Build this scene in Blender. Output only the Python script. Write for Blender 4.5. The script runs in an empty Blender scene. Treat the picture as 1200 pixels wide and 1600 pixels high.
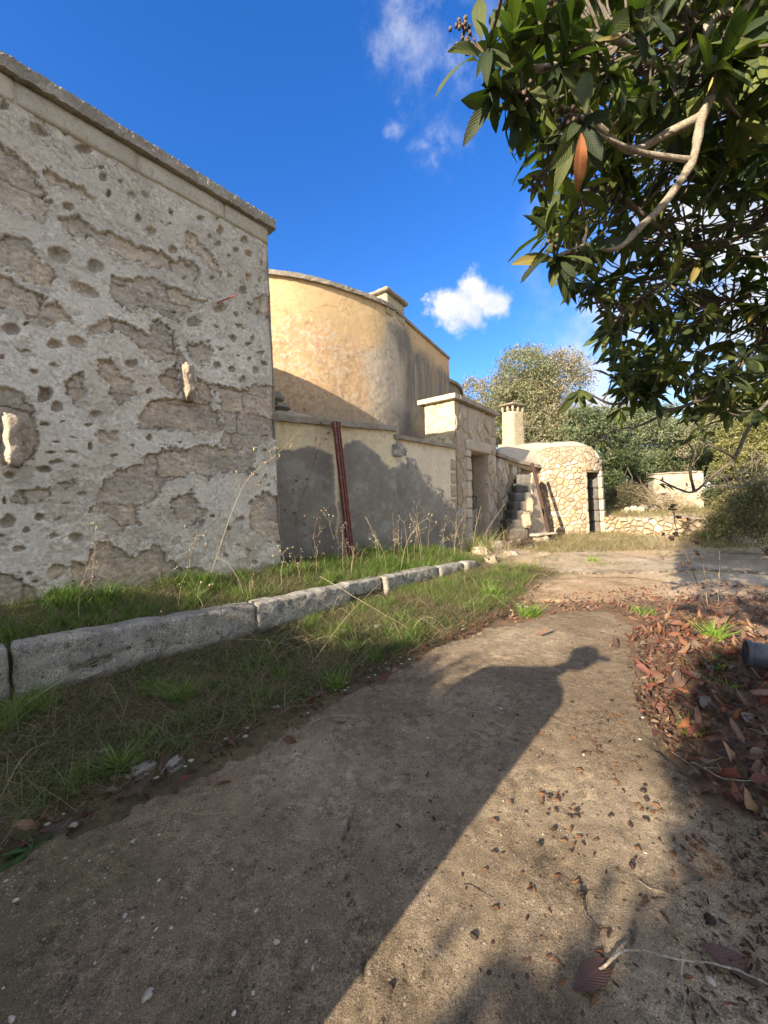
import bpy, math, random
import numpy as np
from math import sin, cos, tan, sinh, radians, pi, sqrt, atan2, exp
from mathutils import Vector, Matrix, Euler

random.seed(7)
rng = np.random.default_rng(11)
SC = bpy.context.scene
COL = SC.collection

# ------------------------------------------------------------------ camera
FPX = 600.0                      # focal length in pixels of a 1200 x 1600 frame
PITCH, ROLL, CAMZ = radians(1.72), radians(2.0), 1.5
Fv = np.array([0, cos(PITCH), -sin(PITCH)])
_r0 = np.array([1.0, 0, 0]); _u0 = np.array([0, sin(PITCH), cos(PITCH)])
Rv = cos(ROLL)*_r0 - sin(ROLL)*_u0
Uv = cos(ROLL)*_u0 + sin(ROLL)*_r0
O = np.array([0, 0, CAMZ])
cam = bpy.data.cameras.new('camera')
cam.sensor_fit = 'VERTICAL'; cam.sensor_height = 24.0; cam.lens = 24.0*FPX/1600
cam.clip_start = 0.05; cam.clip_end = 2000
camo = bpy.data.objects.new('camera', cam); COL.objects.link(camo)
M = Matrix([[Rv[i], Uv[i], -Fv[i], O[i]] for i in range(3)] + [[0, 0, 0, 1]])
camo.matrix_world = M
SC.camera = camo

# ------------------------------------------------------------------ sky, sun, exposure
SUN_AZ, SUN_EL = radians(41.5), radians(22.0)      # azimuth the light travels to (from +Y to +X)
L = np.array([sin(SUN_AZ)*cos(SUN_EL), cos(SUN_AZ)*cos(SUN_EL), -sin(SUN_EL)])
SKY_STRENGTH = 0.100
SUN_STRENGTH = 3.6
EXPOSURE = 1.7
SC.view_settings.view_transform = 'Standard'
SC.view_settings.look = 'None'
SC.view_settings.exposure = EXPOSURE
SC.view_settings.gamma = 1.0
SC.view_settings.use_curve_mapping = False
sun = bpy.data.lights.new('sun', 'SUN'); sun.energy = SUN_STRENGTH; sun.angle = radians(0.53)
sun.color = (1.0, 0.86, 0.68)
suno = bpy.data.objects.new('sun', sun); COL.objects.link(suno)
suno.rotation_euler = Vector(L).to_track_quat('-Z', 'Y').to_euler()

def ray(u, v):
    d = (u-600)/FPX*Rv - (v-800)/FPX*Uv + Fv
    return d
def at(u, v, Y):
    d = ray(u, v); return O + d/d[1]*Y
def onz(u, v, z=0.0):
    d = ray(u, v); return O + d*((z-CAMZ)/d[2])
def pix(P):
    d = np.asarray(P, float) - O
    z = d@Fv; z = np.where(np.abs(z) < 1e-6, 1e-6, z)
    return 600+FPX*(d@Rv)/z, 800-FPX*(d@Uv)/z, z

world = bpy.data.worlds.new('World'); SC.world = world; world.use_nodes = True
wt = world.node_tree; wt.nodes.clear()
class NT:
    def __init__(s, tree): s.t = tree
    def n(s, kind, ins=None, **kw):
        nd = s.t.nodes.new(kind)
        for k, v in kw.items(): setattr(nd, k, v)
        if ins:
            for k, v in ins.items():
                if isinstance(v, bpy.types.NodeSocket): s.t.links.new(v, nd.inputs[k])
                else: nd.inputs[k].default_value = v
        return nd
    def math(s, op, a, b=0.0, clamp=False):
        nd = s.t.nodes.new('ShaderNodeMath'); nd.operation = op; nd.use_clamp = clamp
        for i, v in enumerate((a, b)):
            if isinstance(v, bpy.types.NodeSocket): s.t.links.new(v, nd.inputs[i])
            else: nd.inputs[i].default_value = v
        return nd.outputs[0]
    def sstep(s, x, a, b, lo=0.0, hi=1.0):
        nd = s.n('ShaderNodeMapRange', {0: x, 1: a, 2: b, 3: lo, 4: hi}, interpolation_type='SMOOTHSTEP')
        return nd.outputs[0]
    def mix(s, f, a, b, mode='MIX'):
        nd = s.t.nodes.new('ShaderNodeMix'); nd.data_type = 'RGBA'; nd.blend_type = mode
        for i, v in ((0, f), (6, a), (7, b)):
            if isinstance(v, bpy.types.NodeSocket): s.t.links.new(v, nd.inputs[i])
            elif i == 0: nd.inputs[0].default_value = v
            else: nd.inputs[i].default_value = (v[0], v[1], v[2], 1)
        return nd.outputs[2]
W = NT(wt)
sky = W.n('ShaderNodeTexSky', sky_type='NISHITA', sun_disc=False)
sky.sun_elevation = SUN_EL
sky.sun_rotation = SUN_AZ + pi
sky.air_density = 1.0; sky.dust_density = 0.25; sky.ozone_density = 3.5; sky.altitude = 100
tc = W.n('ShaderNodeTexCoord')
dirv = tc.outputs['Generated']
nz = W.n('ShaderNodeTexNoise', {'Vector': dirv, 'Scale': 9.0, 'Detail': 8.0, 'Roughness': 0.62})
nz2 = W.n('ShaderNodeTexNoise', {'Vector': dirv, 'Scale': 3.2, 'Detail': 6.0, 'Roughness': 0.6})
off = W.n('ShaderNodeVectorMath', {0: nz.outputs['Color'], 1: (0.5, 0.5, 0.5)}, operation='SUBTRACT')
offs = W.n('ShaderNodeVectorMath', {0: off.outputs[0], 'Scale': 0.16}, operation='SCALE')
dd = W.n('ShaderNodeVectorMath', {0: dirv, 1: offs.outputs[0]}, operation='ADD').outputs[0]
def blob(u, v, rpx):
    d = ray(u, v); d = d/np.linalg.norm(d)
    k = 1.0/(1+((u-600)**2+(v-800)**2)/FPX**2)
    dist = W.n('ShaderNodeVectorMath', {0: dd, 1: tuple(d)}, operation='DISTANCE').outputs['Value']
    return W.math('SUBTRACT', 1.0, W.math('DIVIDE', dist, rpx/FPX*sqrt(k)*1.0))
def union(bl):
    m = bl[0]
    for b in bl[1:]: m = W.math('MAXIMUM', m, b)
    return m
puff = union([blob(742, 452, 42), blob(700, 478, 40), blob(725, 490, 42), blob(770, 472, 38), blob(672, 488, 24)])
puffm = W.sstep(puff, 0.02, 0.62, 0.0, 0.97)
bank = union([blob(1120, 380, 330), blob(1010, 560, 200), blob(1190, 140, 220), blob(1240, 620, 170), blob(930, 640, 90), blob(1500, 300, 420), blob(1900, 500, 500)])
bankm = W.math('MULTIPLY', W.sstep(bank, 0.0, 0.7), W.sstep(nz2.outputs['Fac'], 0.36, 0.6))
wisp = union([blob(660, 20, 120), blob(600, 45, 70), blob(735, 60, 80), blob(630, 160, 32), blob(700, 232, 58), blob(690, -60, 160)])
wispm = W.math('MULTIPLY', W.sstep(wisp, 0.0, 1.0, 0.0, 0.62), W.sstep(nz.outputs['Fac'], 0.42, 0.74))
nz3 = W.n('ShaderNodeTexNoise', {'Vector': dirv, 'Scale': 2.3, 'Detail': 8.0, 'Roughness': 0.6})
clear = union([blob(330, 180, 760), blob(780, 330, 420), blob(930, 560, 200), blob(500, 500, 420)])
fill_clouds = W.math('MULTIPLY', W.sstep(nz3.outputs['Fac'], 0.41, 0.54), W.sstep(clear, 0.30, -0.15))  # unseen clouds added out of view to brighten and whiten the shade
cm = W.math('MAXIMUM', W.math('MAXIMUM', puffm, bankm), W.math('MAXIMUM', wispm, fill_clouds), True)
hs = W.n('ShaderNodeHueSaturation', {'Hue': 0.514, 'Saturation': 1.28, 'Value': 1.0, 'Color': sky.outputs[0]})
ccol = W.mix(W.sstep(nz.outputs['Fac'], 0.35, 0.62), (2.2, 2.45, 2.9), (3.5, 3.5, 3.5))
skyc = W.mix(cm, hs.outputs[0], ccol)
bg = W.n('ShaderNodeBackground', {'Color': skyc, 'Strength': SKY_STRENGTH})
wo = W.n('ShaderNodeOutputWorld'); wt.links.new(bg.outputs[0], wo.inputs[0])

# ------------------------------------------------------------------ numpy noise
def _h(i, j, k, seed):
    n = (i.astype(np.int64)*374761393 + j.astype(np.int64)*668265263 + k.astype(np.int64)*2147483647 + seed*974711) & 0xffffffff
    n = ((n ^ (n >> 13))*1274126177) & 0xffffffff
    n = n ^ (n >> 16)
    return (n & 0xffffff)/float(0xffffff)
def vn(x, y, z=0.0, seed=0):
    x, y, z = np.broadcast_arrays(np.asarray(x, float), np.asarray(y, float), np.asarray(z, float))
    i, j, k = np.floor(x), np.floor(y), np.floor(z)
    a, b, c = x-i, y-j, z-k
    a = a*a*(3-2*a); b = b*b*(3-2*b); c = c*c*(3-2*c)
    i = i.astype(np.int64); j = j.astype(np.int64); k = k.astype(np.int64)
    def lay(kk):
        return ((_h(i, j, kk, seed)*(1-a)+_h(i+1, j, kk, seed)*a)*(1-b) + (_h(i, j+1, kk, seed)*(1-a)+_h(i+1, j+1, kk, seed)*a)*b)
    r = lay(k)
    if np.any(c > 0): r = r*(1-c)+lay(k+1)*c
    return r*2-1
def fbm(x, y, z=0.0, seed=0, o=4, g=0.5):
    s = 0; a = 1.0; t = 0
    for q in range(o):
        s = s + a*vn(np.asarray(x)*2**q+q*17.3, np.asarray(y)*2**q+q*9.1, np.asarray(z)*2**q, seed+q); t += a; a *= g
    return s/t
def sst(x, a, b):
    t = np.clip((x-a)/(b-a), 0, 1); return t*t*(3-2*t)

# ------------------------------------------------------------------ objects
def tag(o, label=None, cat=None, group=None, kind=None):
    if label: o['label'] = label
    if cat: o['category'] = cat
    if group: o['group'] = group
    if kind: o['kind'] = kind
    return o
def empty(name, loc, label, cat, group=None):
    o = bpy.data.objects.new(name, None); COL.objects.link(o)
    o.location = tuple(loc); o.empty_display_size = 0.1
    return tag(o, label, cat, group)
def mesh_np(name, V, Fc, mat, col=None, uv=None, smooth=False):
    """V (n,3); Fc (m,k) array or list of lists"""
    me = bpy.data.meshes.new(name)
    V = np.asarray(V, np.float32)
    if isinstance(Fc, np.ndarray):
        m, k = Fc.shape
        me.vertices.add(len(V)); me.vertices.foreach_set('co', V.ravel())
        me.loops.add(m*k); me.loops.foreach_set('vertex_index', Fc.astype(np.int32).ravel())
        me.polygons.add(m); me.polygons.foreach_set('loop_start', np.arange(0, m*k, k, dtype=np.int32))
        me.update(calc_edges=True)
    else:
        me.from_pydata([tuple(map(float, v)) for v in V], [], [tuple(map(int, f)) for f in Fc]); me.update()
    if smooth: me.polygons.foreach_set('use_smooth', np.ones(len(me.polygons), bool))
    if col is not None:
        a = me.color_attributes.new('Col', 'FLOAT_COLOR', 'POINT')
        c = np.ones((len(V), 4), np.float32); c[:, :3] = col
        a.data.foreach_set('color', c.ravel())
    if uv is not None:
        ul = me.uv_layers.new(name='UVMap')
        li = np.zeros(len(me.loops), np.int32); me.loops.foreach_get('vertex_index', li)
        ul.data.foreach_set('uv', np.asarray(uv, np.float32)[li].ravel())
    if mat: me.materials.append(mat)
    return me
def link(name, me, parent=None, loc=None):
    o = bpy.data.objects.new(name, me); COL.objects.link(o)
    if parent is not None: o.parent = parent
    if loc is not None: o.location = tuple(loc)
    return o
def wpos(o):
    p = np.zeros(3)
    while o is not None:
        p = p + np.array(o.location); o = o.parent
    return p
def obj(name, V, Fc, mat, parent=None, col=None, uv=None, smooth=False, center=False):
    V = np.asarray(V, float)
    base = wpos(parent) if parent is not None else np.zeros(3)
    loc = np.zeros(3)
    if center:
        c = V.mean(0); c[2] = V[:, 2].min(); loc = c-base; V = V-c
    else: V = V-base
    return link(name, mesh_np(name, V, Fc, mat, col, uv, smooth), parent, loc)
def grid_faces(nu, nv, keep=None):
    i = np.arange(nu-1)[:, None]*nv + np.arange(nv-1)[None, :]
    f = np.stack([i, i+nv, i+nv+1, i+1], -1).reshape(-1, 4)
    if keep is not None: f = f[keep.reshape(-1)]
    return f
def hexa(c8, n=(4, 4, 4), amp=0.01, rnd=0.02, ns=6.0, seed=0):
    """rough block. c8: 4 bottom corners then 4 top corners (ccw)."""
    c8 = np.asarray(c8, float); nu, nv, nw = n
    idx = {}; V = []; Fs = []
    def vid(i, j, k):
        key = (i, j, k)
        if key not in idx: idx[key] = len(V); V.append(key)
        return idx[key]
    for i in range(nu):
        for j in range(nv):
            Fs.append([vid(i, j, 0), vid(i, j+1, 0), vid(i+1, j+1, 0), vid(i+1, j, 0)])
            Fs.append([vid(i, j, nw), vid(i+1, j, nw), vid(i+1, j+1, nw), vid(i, j+1, nw)])
    for i in range(nu):
        for k in range(nw):
            Fs.append([vid(i, 0, k), vid(i+1, 0, k), vid(i+1, 0, k+1), vid(i, 0, k+1)])
            Fs.append([vid(i, nv, k), vid(i, nv, k+1), vid(i+1, nv, k+1), vid(i+1, nv, k)])
    for j in range(nv):
        for k in range(nw):
            Fs.append([vid(0, j, k), vid(0, j, k+1), vid(0, j+1, k+1), vid(0, j+1, k)])
            Fs.append([vid(nu, j, k), vid(nu, j+1, k), vid(nu, j+1, k+1), vid(nu, j, k+1)])
    K = np.array(V, float)
    a, b, c = K[:, 0]/nu, K[:, 1]/nv, K[:, 2]/nw
    def lerp(a, b, c):
        bot = (c8[0]*((1-a)*(1-b))[:, None] + c8[1]*(a*(1-b))[:, None] + c8[2]*(a*b)[:, None] + c8[3]*((1-a)*b)[:, None])
        top = (c8[4]*((1-a)*(1-b))[:, None] + c8[5]*(a*(1-b))[:, None] + c8[6]*(a*b)[:, None] + c8[7]*((1-a)*b)[:, None])
        return bot*(1-c)[:, None] + top*c[:, None]
    P = lerp(a, b, c)
    cen = c8.mean(0)
    eu = (c8[1]-c8[0]); ev = (c8[3]-c8[0]); ew = (c8[4]-c8[0])
    du, dv_, dw = [np.linalg.norm(e) for e in (eu, ev, ew)]
    # rounding: pull extreme vertices inwards along other axes
    ea = (K[:, 0] == 0)*1.0 - (K[:, 0] == nu); eb = (K[:, 1] == 0)*1.0-(K[:, 1] == nv); ec = (K[:, 2] == 0)*1.0-(K[:, 2] == nw)
    cnt = (ea != 0)*1+(eb != 0)*1+(ec != 0)*1
    k = np.where(cnt >= 2, rnd*(0.5+0.5*(cnt-1)), 0)*(1+0.8*fbm(P[:, 0]*ns, P[:, 1]*ns, P[:, 2]*ns, seed+5))
    P = P + (eu/du)[None]*(ea*k)[:, None] + (ev/dv_)[None]*(eb*k)[:, None] + (ew/dw)[None]*(ec*k)[:, None]
    D = np.stack([fbm(P[:, 0]*ns, P[:, 1]*ns, P[:, 2]*ns, seed+q*31, 4, 0.6) for q in range(3)], 1)
    return P + D*amp, np.array(Fs)
def wallbox(p0, p1, thick, z0, z1, z0b=None, z1b=None, **kw):
    """block standing on the plan line p0-p1 (front), thick to the left of travel"""
    p0 = np.array(p0[:2], float); p1 = np.array(p1[:2], float)
    d = (p1-p0)/np.linalg.norm(p1-p0); nl = np.array([-d[1], d[0]])
    z0b = z0 if z0b is None else z0b; z1b = z1 if z1b is None else z1b
    a, b, c, e = p0, p1, p1+nl*thick, p0+nl*thick
    c8 = [(*a, z0), (*b, z0b), (*c, z0b), (*e, z0), (*a, z1), (*b, z1b), (*c, z1b), (*e, z1)]
    return hexa(c8, **kw)
def tube(pts, rad, seg=6, caps=True):
    pts = np.asarray(pts, float); n = len(pts)
    rad = np.broadcast_to(np.asarray(rad, float), (n,))
    T = np.gradient(pts, axis=0); T /= np.linalg.norm(T, axis=1)[:, None]+1e-9
    ref = np.array([0.13, 0.29, 0.95]); N = np.cross(T, ref); 
    bad = np.linalg.norm(N, axis=1) < 0.1
    N[bad] = np.cross(T[bad], [1, 0, 0]); N /= np.linalg.norm(N, axis=1)[:, None]
    B = np.cross(T, N)
    a = np.linspace(0, 2*pi, seg, endpoint=False)
    V = pts[:, None, :] + rad[:, None, None]*(np.cos(a)[None, :, None]*N[:, None, :]+np.sin(a)[None, :, None]*B[:, None, :])
    V = V.reshape(-1, 3); Fs = []
    for i in range(n-1):
        for j in range(seg):
            Fs.append([i*seg+j, i*seg+(j+1) % seg, (i+1)*seg+(j+1) % seg, (i+1)*seg+j])
    return V, np.array(Fs)
class Acc:
    """collects many pieces into one mesh (quads)"""
    def __init__(s): s.V = []; s.F = []; s.C = []; s.U = []; s.n = 0
    def add(s, V, F, c=None, uv=None):
        V = np.asarray(V); s.V.append(V); s.F.append(np.asarray(F)+s.n); s.n += len(V)
        if c is not None: s.C.append(np.broadcast_to(np.asarray(c, float), (len(V), 3)))
        if uv is not None: s.U.append(uv)
    def make(s, name, mat, parent=None, smooth=False, center=False):
        return obj(name, np.concatenate(s.V), np.concatenate(s.F), mat, parent,
                   col=np.concatenate(s.C) if s.C else None, uv=np.concatenate(s.U) if s.U else None, smooth=smooth, center=center)
def smooth_path(P, n):
    P = np.asarray(P, float); m = len(P)
    t = np.linspace(0, m-1, n); i = np.clip(np.floor(t).astype(int), 0, m-2); f = (t-i)[:, None]
    g = lambda k: P[np.clip(k, 0, m-1)]
    p0, p1, p2, p3 = g(i-1), g(i), g(i+1), g(i+2)
    return 0.5*((2*p1)+(-p0+p2)*f+(2*p0-5*p1+4*p2-p3)*f**2+(-p0+3*p1-3*p2+p3)*f**3)

# ------------------------------------------------------------------ materials
def new_mat(name):
    m = bpy.data.materials.new(name); m.use_nodes = True; m.node_tree.nodes.clear()
    return m, NT(m.node_tree)
def finish(m, N, col, rough=0.9, height=None, dist=0.01, strength=1.0, spec=0.25, **extra):
    ins = {'Base Color': col, 'Roughness': rough, 'Specular IOR Level': spec}
    ins.update(extra)
    if height is not None:
        b = N.n('ShaderNodeBump', {'Height': height, 'Distance': dist, 'Strength': strength}); ins['Normal'] = b.outputs[0]
    p = N.n('ShaderNodeBsdfPrincipled', ins)
    o = N.n('ShaderNodeOutputMaterial'); m.node_tree.links.new(p.outputs[0], o.inputs[0])
    return m
def rough_mat(name, base=None, alt=None, dark=None, s1=2.0, s2=18.0, s3=90.0, dist=0.01, attr=False, contrast=0.5, rnd=0.0, rough=0.92, speck=0.0, speck_col=(0.6, 0.55, 0.48), speck_s=60.0, warp=None):
    m, N = new_mat(name)
    pos = N.n('ShaderNodeNewGeometry').outputs['Position']
    n1 = N.n('ShaderNodeTexNoise', {'Vector': pos, 'Scale': s1, 'Detail': 6.0, 'Roughness': 0.6}).outputs['Fac']
    n2 = N.n('ShaderNodeTexNoise', {'Vector': pos, 'Scale': s2, 'Detail': 8.0, 'Roughness': 0.7}).outputs['Fac']
    n3 = N.n('ShaderNodeTexNoise', {'Vector': pos, 'Scale': s3, 'Detail': 5.0, 'Roughness': 0.7}).outputs['Fac']
    if attr:
        c = N.n('ShaderNodeAttribute', attribute_name='Col').outputs['Color']
    else:
        c = N.mix(N.sstep(n1, 0.35, 0.65), base, alt if alt else base)
        if dark: c = N.mix(N.sstep(n2, 0.5, 0.72), c, dark)
    n0 = N.n('ShaderNodeTexNoise', {'Vector': pos, 'Scale': s1*2.7, 'Detail': 4.0, 'Roughness': 0.6}).outputs['Fac']
    amt = N.sstep(n0, 0.36, 0.64, 0.25, 1.35)
    def vary(n, k): return N.math('ADD', 1.0, N.math('MULTIPLY', N.math('MULTIPLY', N.sstep(n, 0.22, 0.78, -0.5, 0.5), k), amt))
    v = N.math('MULTIPLY', vary(n2, contrast*1.0), vary(n3, contrast*0.9))
    nd = N.n('ShaderNodeTexNoise', {'Vector': pos, 'Scale': s2*3.1, 'Detail': 3.0, 'Roughness': 0.55}).outputs['Fac']
    v = N.math('MULTIPLY', v, N.sstep(nd, 0.30, 0.38, 1-0.35*contrast, 1.0))
    if rnd:
        r = N.n('ShaderNodeObjectInfo').outputs['Random']
        v = N.math('MULTIPLY', v, N.n('ShaderNodeMapRange', {0: r, 1: 0.0, 2: 1.0, 3: 1-rnd, 4: 1+rnd*0.8}).outputs[0])
    vv = N.n('ShaderNodeCombineColor', {0: v, 1: v, 2: v}).outputs[0]
    c = N.mix(1.0, c, vv, 'MULTIPLY')
    h = N.math('ADD', N.math('MULTIPLY', n2, 0.9), N.math('MULTIPLY', n3, 0.35))
    if speck:
        n4 = N.n('ShaderNodeTexNoise', {'Vector': pos, 'Scale': 260.0, 'Detail': 4.0, 'Roughness': 0.75}).outputs['Fac']
        g_ = N.sstep(n4, 0.35, 0.68, 0.55, 1.5)
        c = N.mix(1.0, c, N.n('ShaderNodeCombineColor', {0: g_, 1: g_, 2: g_}).outputs[0], 'MULTIPLY')
        h = N.math('ADD', h, N.math('MULTIPLY', n4, 0.5))
        wp = N.n('ShaderNodeVectorMath', {0: N.n('ShaderNodeTexNoise', {'Vector': pos, 'Scale': 55.0, 'Detail': 3.0}).outputs['Color'], 'Scale': 0.016}, operation='SCALE').outputs[0]
        pos2 = N.n('ShaderNodeVectorMath', {0: pos, 1: wp}, operation='ADD').outputs[0]
        vb = N.n('ShaderNodeTexVoronoi', {'Vector': pos2, 'Scale': 26.0, 'Randomness': 1.0})
        rb_ = N.n('ShaderNodeSeparateColor', {0: vb.outputs['Color']})
        kb2 = N.math('MULTIPLY', N.sstep(rb_.outputs[0], 0.90, 0.91), N.sstep(vb.outputs['Distance'], 0.30, 0.20))
        c = N.mix(N.math('MULTIPLY', kb2, 0.55), c, N.mix(rb_.outputs[1], (0.42, 0.36, 0.28), (0.16, 0.12, 0.09)))
        for sc_, th_, amt_ in ((48.0, 0.82, 0.7), (140.0, 0.70, 0.8)):
            v3 = N.n('ShaderNodeTexVoronoi', {'Vector': pos2, 'Scale': sc_, 'Randomness': 1.0}); r3 = N.n('ShaderNodeSeparateColor', {0: v3.outputs['Color']})
            k3 = N.math('MULTIPLY', N.sstep(r3.outputs[0], th_, th_+0.01), N.sstep(v3.outputs['Distance'], 0.36, 0.24))
            c = N.mix(N.math('MULTIPLY', k3, amt_), c, N.mix(N.sstep(r3.outputs[1], 0.42, 0.5), (0.055, 0.04, 0.028), (0.50, 0.41, 0.31)))
            h = N.math('ADD', h, N.math('MULTIPLY', k3, 0.5))
        pos = pos2
        vo = N.n('ShaderNodeTexVoronoi', {'Vector': pos, 'Scale': speck_s, 'Randomness': 1.0})
        rr = N.n('ShaderNodeSeparateColor', {0: vo.outputs['Color']}).outputs[0]
        k = N.math('MULTIPLY', N.sstep(rr, 1-speck, 1-speck+0.02), N.sstep(vo.outputs['Distance'], 0.42, 0.28))
        k = N.math('MULTIPLY', k, N.sstep(n2, 0.35, 0.7, 0.15, 0.75))
        c = N.mix(k, c, speck_col)
        h = N.math('ADD', h, N.math('MULTIPLY', k, 0.35))
    return finish(m, N, c, rough, h, dist, 1.0)

M_relief = rough_mat('old_plaster', attr=True, s2=26, s3=130, dist=0.016, contrast=0.75)
M_cast = rough_mat('rendered_wall', attr=True, s1=1.5, s2=14, s3=70, dist=0.006, contrast=0.35)
M_ground = rough_mat('earth', attr=True, s2=16, s3=80, dist=0.02, contrast=0.9)
M_path = rough_mat('worn_concrete', attr=True, s2=20, s3=120, dist=0.012, contrast=0.9, speck=0.16, speck_col=(0.48, 0.40, 0.31), speck_s=85.0)
M_kerb = rough_mat('lichen_stone', (0.31, 0.285, 0.24), (0.48, 0.44, 0.375), (0.13, 0.118, 0.095), s1=4.3, s2=13, s3=85, dist=0.03, contrast=1.5, rnd=0.06)
M_coping = rough_mat('weathered_coping', (0.30, 0.26, 0.20), (0.42, 0.37, 0.29), (0.15, 0.13, 0.10), s1=3, s2=25, s3=90, dist=0.02, contrast=0.9, rnd=0.1)
M_lime = rough_mat('lime_block', (0.52, 0.45, 0.335), (0.60, 0.53, 0.41), (0.34, 0.28, 0.20), s1=2, s2=14, s3=70, dist=0.014, contrast=0.6, rnd=0.12)
M_stone = rough_mat('limestone_rubble', (0.41, 0.33, 0.225), (0.48, 0.40, 0.285), (0.30, 0.225, 0.15), s1=5, s2=24, s3=70, dist=0.04, contrast=1.0, rnd=0.26)
M_ostone = rough_mat('orange_stone', (0.52, 0.33, 0.18), (0.55, 0.40, 0.24), (0.36, 0.22, 0.12), s1=5, s2=24, s3=70, dist=0.02, contrast=0.6)
M_pstone = rough_mat('tower_stone', (0.47, 0.38, 0.275), (0.55, 0.46, 0.345), (0.30, 0.235, 0.165), s1=3, s2=16, s3=60, dist=0.03, contrast=0.8, rnd=0.14)
M_mortar = rough_mat('mortar', (0.30, 0.215, 0.135), (0.36, 0.27, 0.17), (0.22, 0.16, 0.10), s1=4, s2=22, s3=80, dist=0.03, contrast=0.8)
M_render = rough_mat('pale_render', (0.52, 0.44, 0.32), (0.58, 0.50, 0.37), (0.38, 0.31, 0.22), s1=2, s2=20, s3=60, dist=0.02, contrast=0.5)
M_cream = rough_mat('cream_render', (0.50, 0.42, 0.27), (0.54, 0.46, 0.31), (0.30, 0.23, 0.14), s1=4, s2=13, s3=40, dist=0.04, contrast=1.0)
M_dstone = rough_mat('dark_stone', (0.13, 0.12, 0.105), (0.19, 0.175, 0.15), (0.07, 0.065, 0.06), s1=4, s2=20, s3=60, dist=0.03, contrast=0.8, rnd=0.2)
M_bark = rough_mat('pale_bark', (0.30, 0.25, 0.185), (0.40, 0.35, 0.27), (0.13, 0.105, 0.075), s1=14, s2=45, s3=150, dist=0.006, contrast=1.2)
M_obark = rough_mat('olive_bark', (0.16, 0.13, 0.10), (0.22, 0.19, 0.15), (0.08, 0.07, 0.05), s1=3, s2=20, s3=60, dist=0.02, contrast=0.7)
M_straw = rough_mat('dry_stem', (0.44, 0.37, 0.24), (0.36, 0.28, 0.17), (0.22, 0.16, 0.10), s1=3, s2=30, s3=100, dist=0.002, contrast=0.5)
M_dstem = rough_mat('dark_stem', (0.12, 0.085, 0.06), (0.17, 0.12, 0.09), None, s1=6, s2=40, s3=100, dist=0.002, contrast=0.5)
M_fruit = rough_mat('dried_fruit', (0.035, 0.022, 0.018), (0.06, 0.035, 0.025), None, s1=30, s2=90, s3=200, dist=0.003, contrast=0.6, rough=0.7)
M_husk = rough_mat('brown_husk', (0.20, 0.09, 0.04), (0.13, 0.06, 0.03), None, s1=30, s2=90, s3=200, dist=0.003, contrast=0.6, rnd=0.3, rough=0.8)
M_pebble = rough_mat('pale_pebble', (0.62, 0.55, 0.46), (0.50, 0.41, 0.32), None, s1=20, s2=60, s3=160, dist=0.002, contrast=0.5, rnd=0.35)
M_cloth = rough_mat('dark_cloth', (0.05, 0.055, 0.07), (0.06, 0.065, 0.08), None, s1=6, s2=60, s3=300, dist=0.002, contrast=0.3)
M_skin = rough_mat('skin', (0.45, 0.27, 0.19), (0.47, 0.29, 0.2), None, s1=6, s2=60, s3=300, dist=0.001, contrast=0.15, rough=0.6)
M_hair = rough_mat('hair', (0.05, 0.035, 0.025), (0.06, 0.04, 0.03), None, s1=6, s2=60, s3=300, dist=0.002, contrast=0.3)

def metal_mat():
    m, N = new_mat('brown_painted_pipe')
    pos = N.n('ShaderNodeNewGeometry').outputs['Position']
    n1 = N.n('ShaderNodeTexNoise', {'Vector': pos, 'Scale': 14.0, 'Detail': 8.0, 'Roughness': 0.7}).outputs['Fac']
    c = N.mix(N.sstep(n1, 0.40, 0.62), (0.17, 0.05, 0.035), (0.27, 0.095, 0.065))
    c = N.mix(N.sstep(n1, 0.56, 0.70), c, (0.36, 0.19, 0.13))
    return finish(m, N, c, 0.5, n1, 0.003, 0.6, 0.5)
M_pipe = metal_mat()
def plain(name, c, rough=0.6, spec=0.4, s=40.0, dist=0.001):
    m, N = new_mat(name)
    pos = N.n('ShaderNodeNewGeometry').outputs['Position']
    n1 = N.n('ShaderNodeTexNoise', {'Vector': pos, 'Scale': s, 'Detail': 6.0, 'Roughness': 0.65}).outputs['Fac']
    cc = N.mix(n1, tuple(x*0.75 for x in c), tuple(x*1.25 for x in c))
    return finish(m, N, cc, rough, n1, dist, 0.7, spec)
M_grey = plain('grey_plastic', (0.075, 0.08, 0.09), 0.45, 0.5, 18)
M_red = plain('red_rod_paint', (0.40, 0.06, 0.04), 0.5)
M_rust = plain('dark_rusty_pipe', (0.07, 0.038, 0.028), 0.75, 0.3, 25, 0.004)
M_hole_shade = plain('hole_shade', (0.03, 0.026, 0.022), 0.95, 0.1)  # near-black colour painted for the shade inside holes

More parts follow.
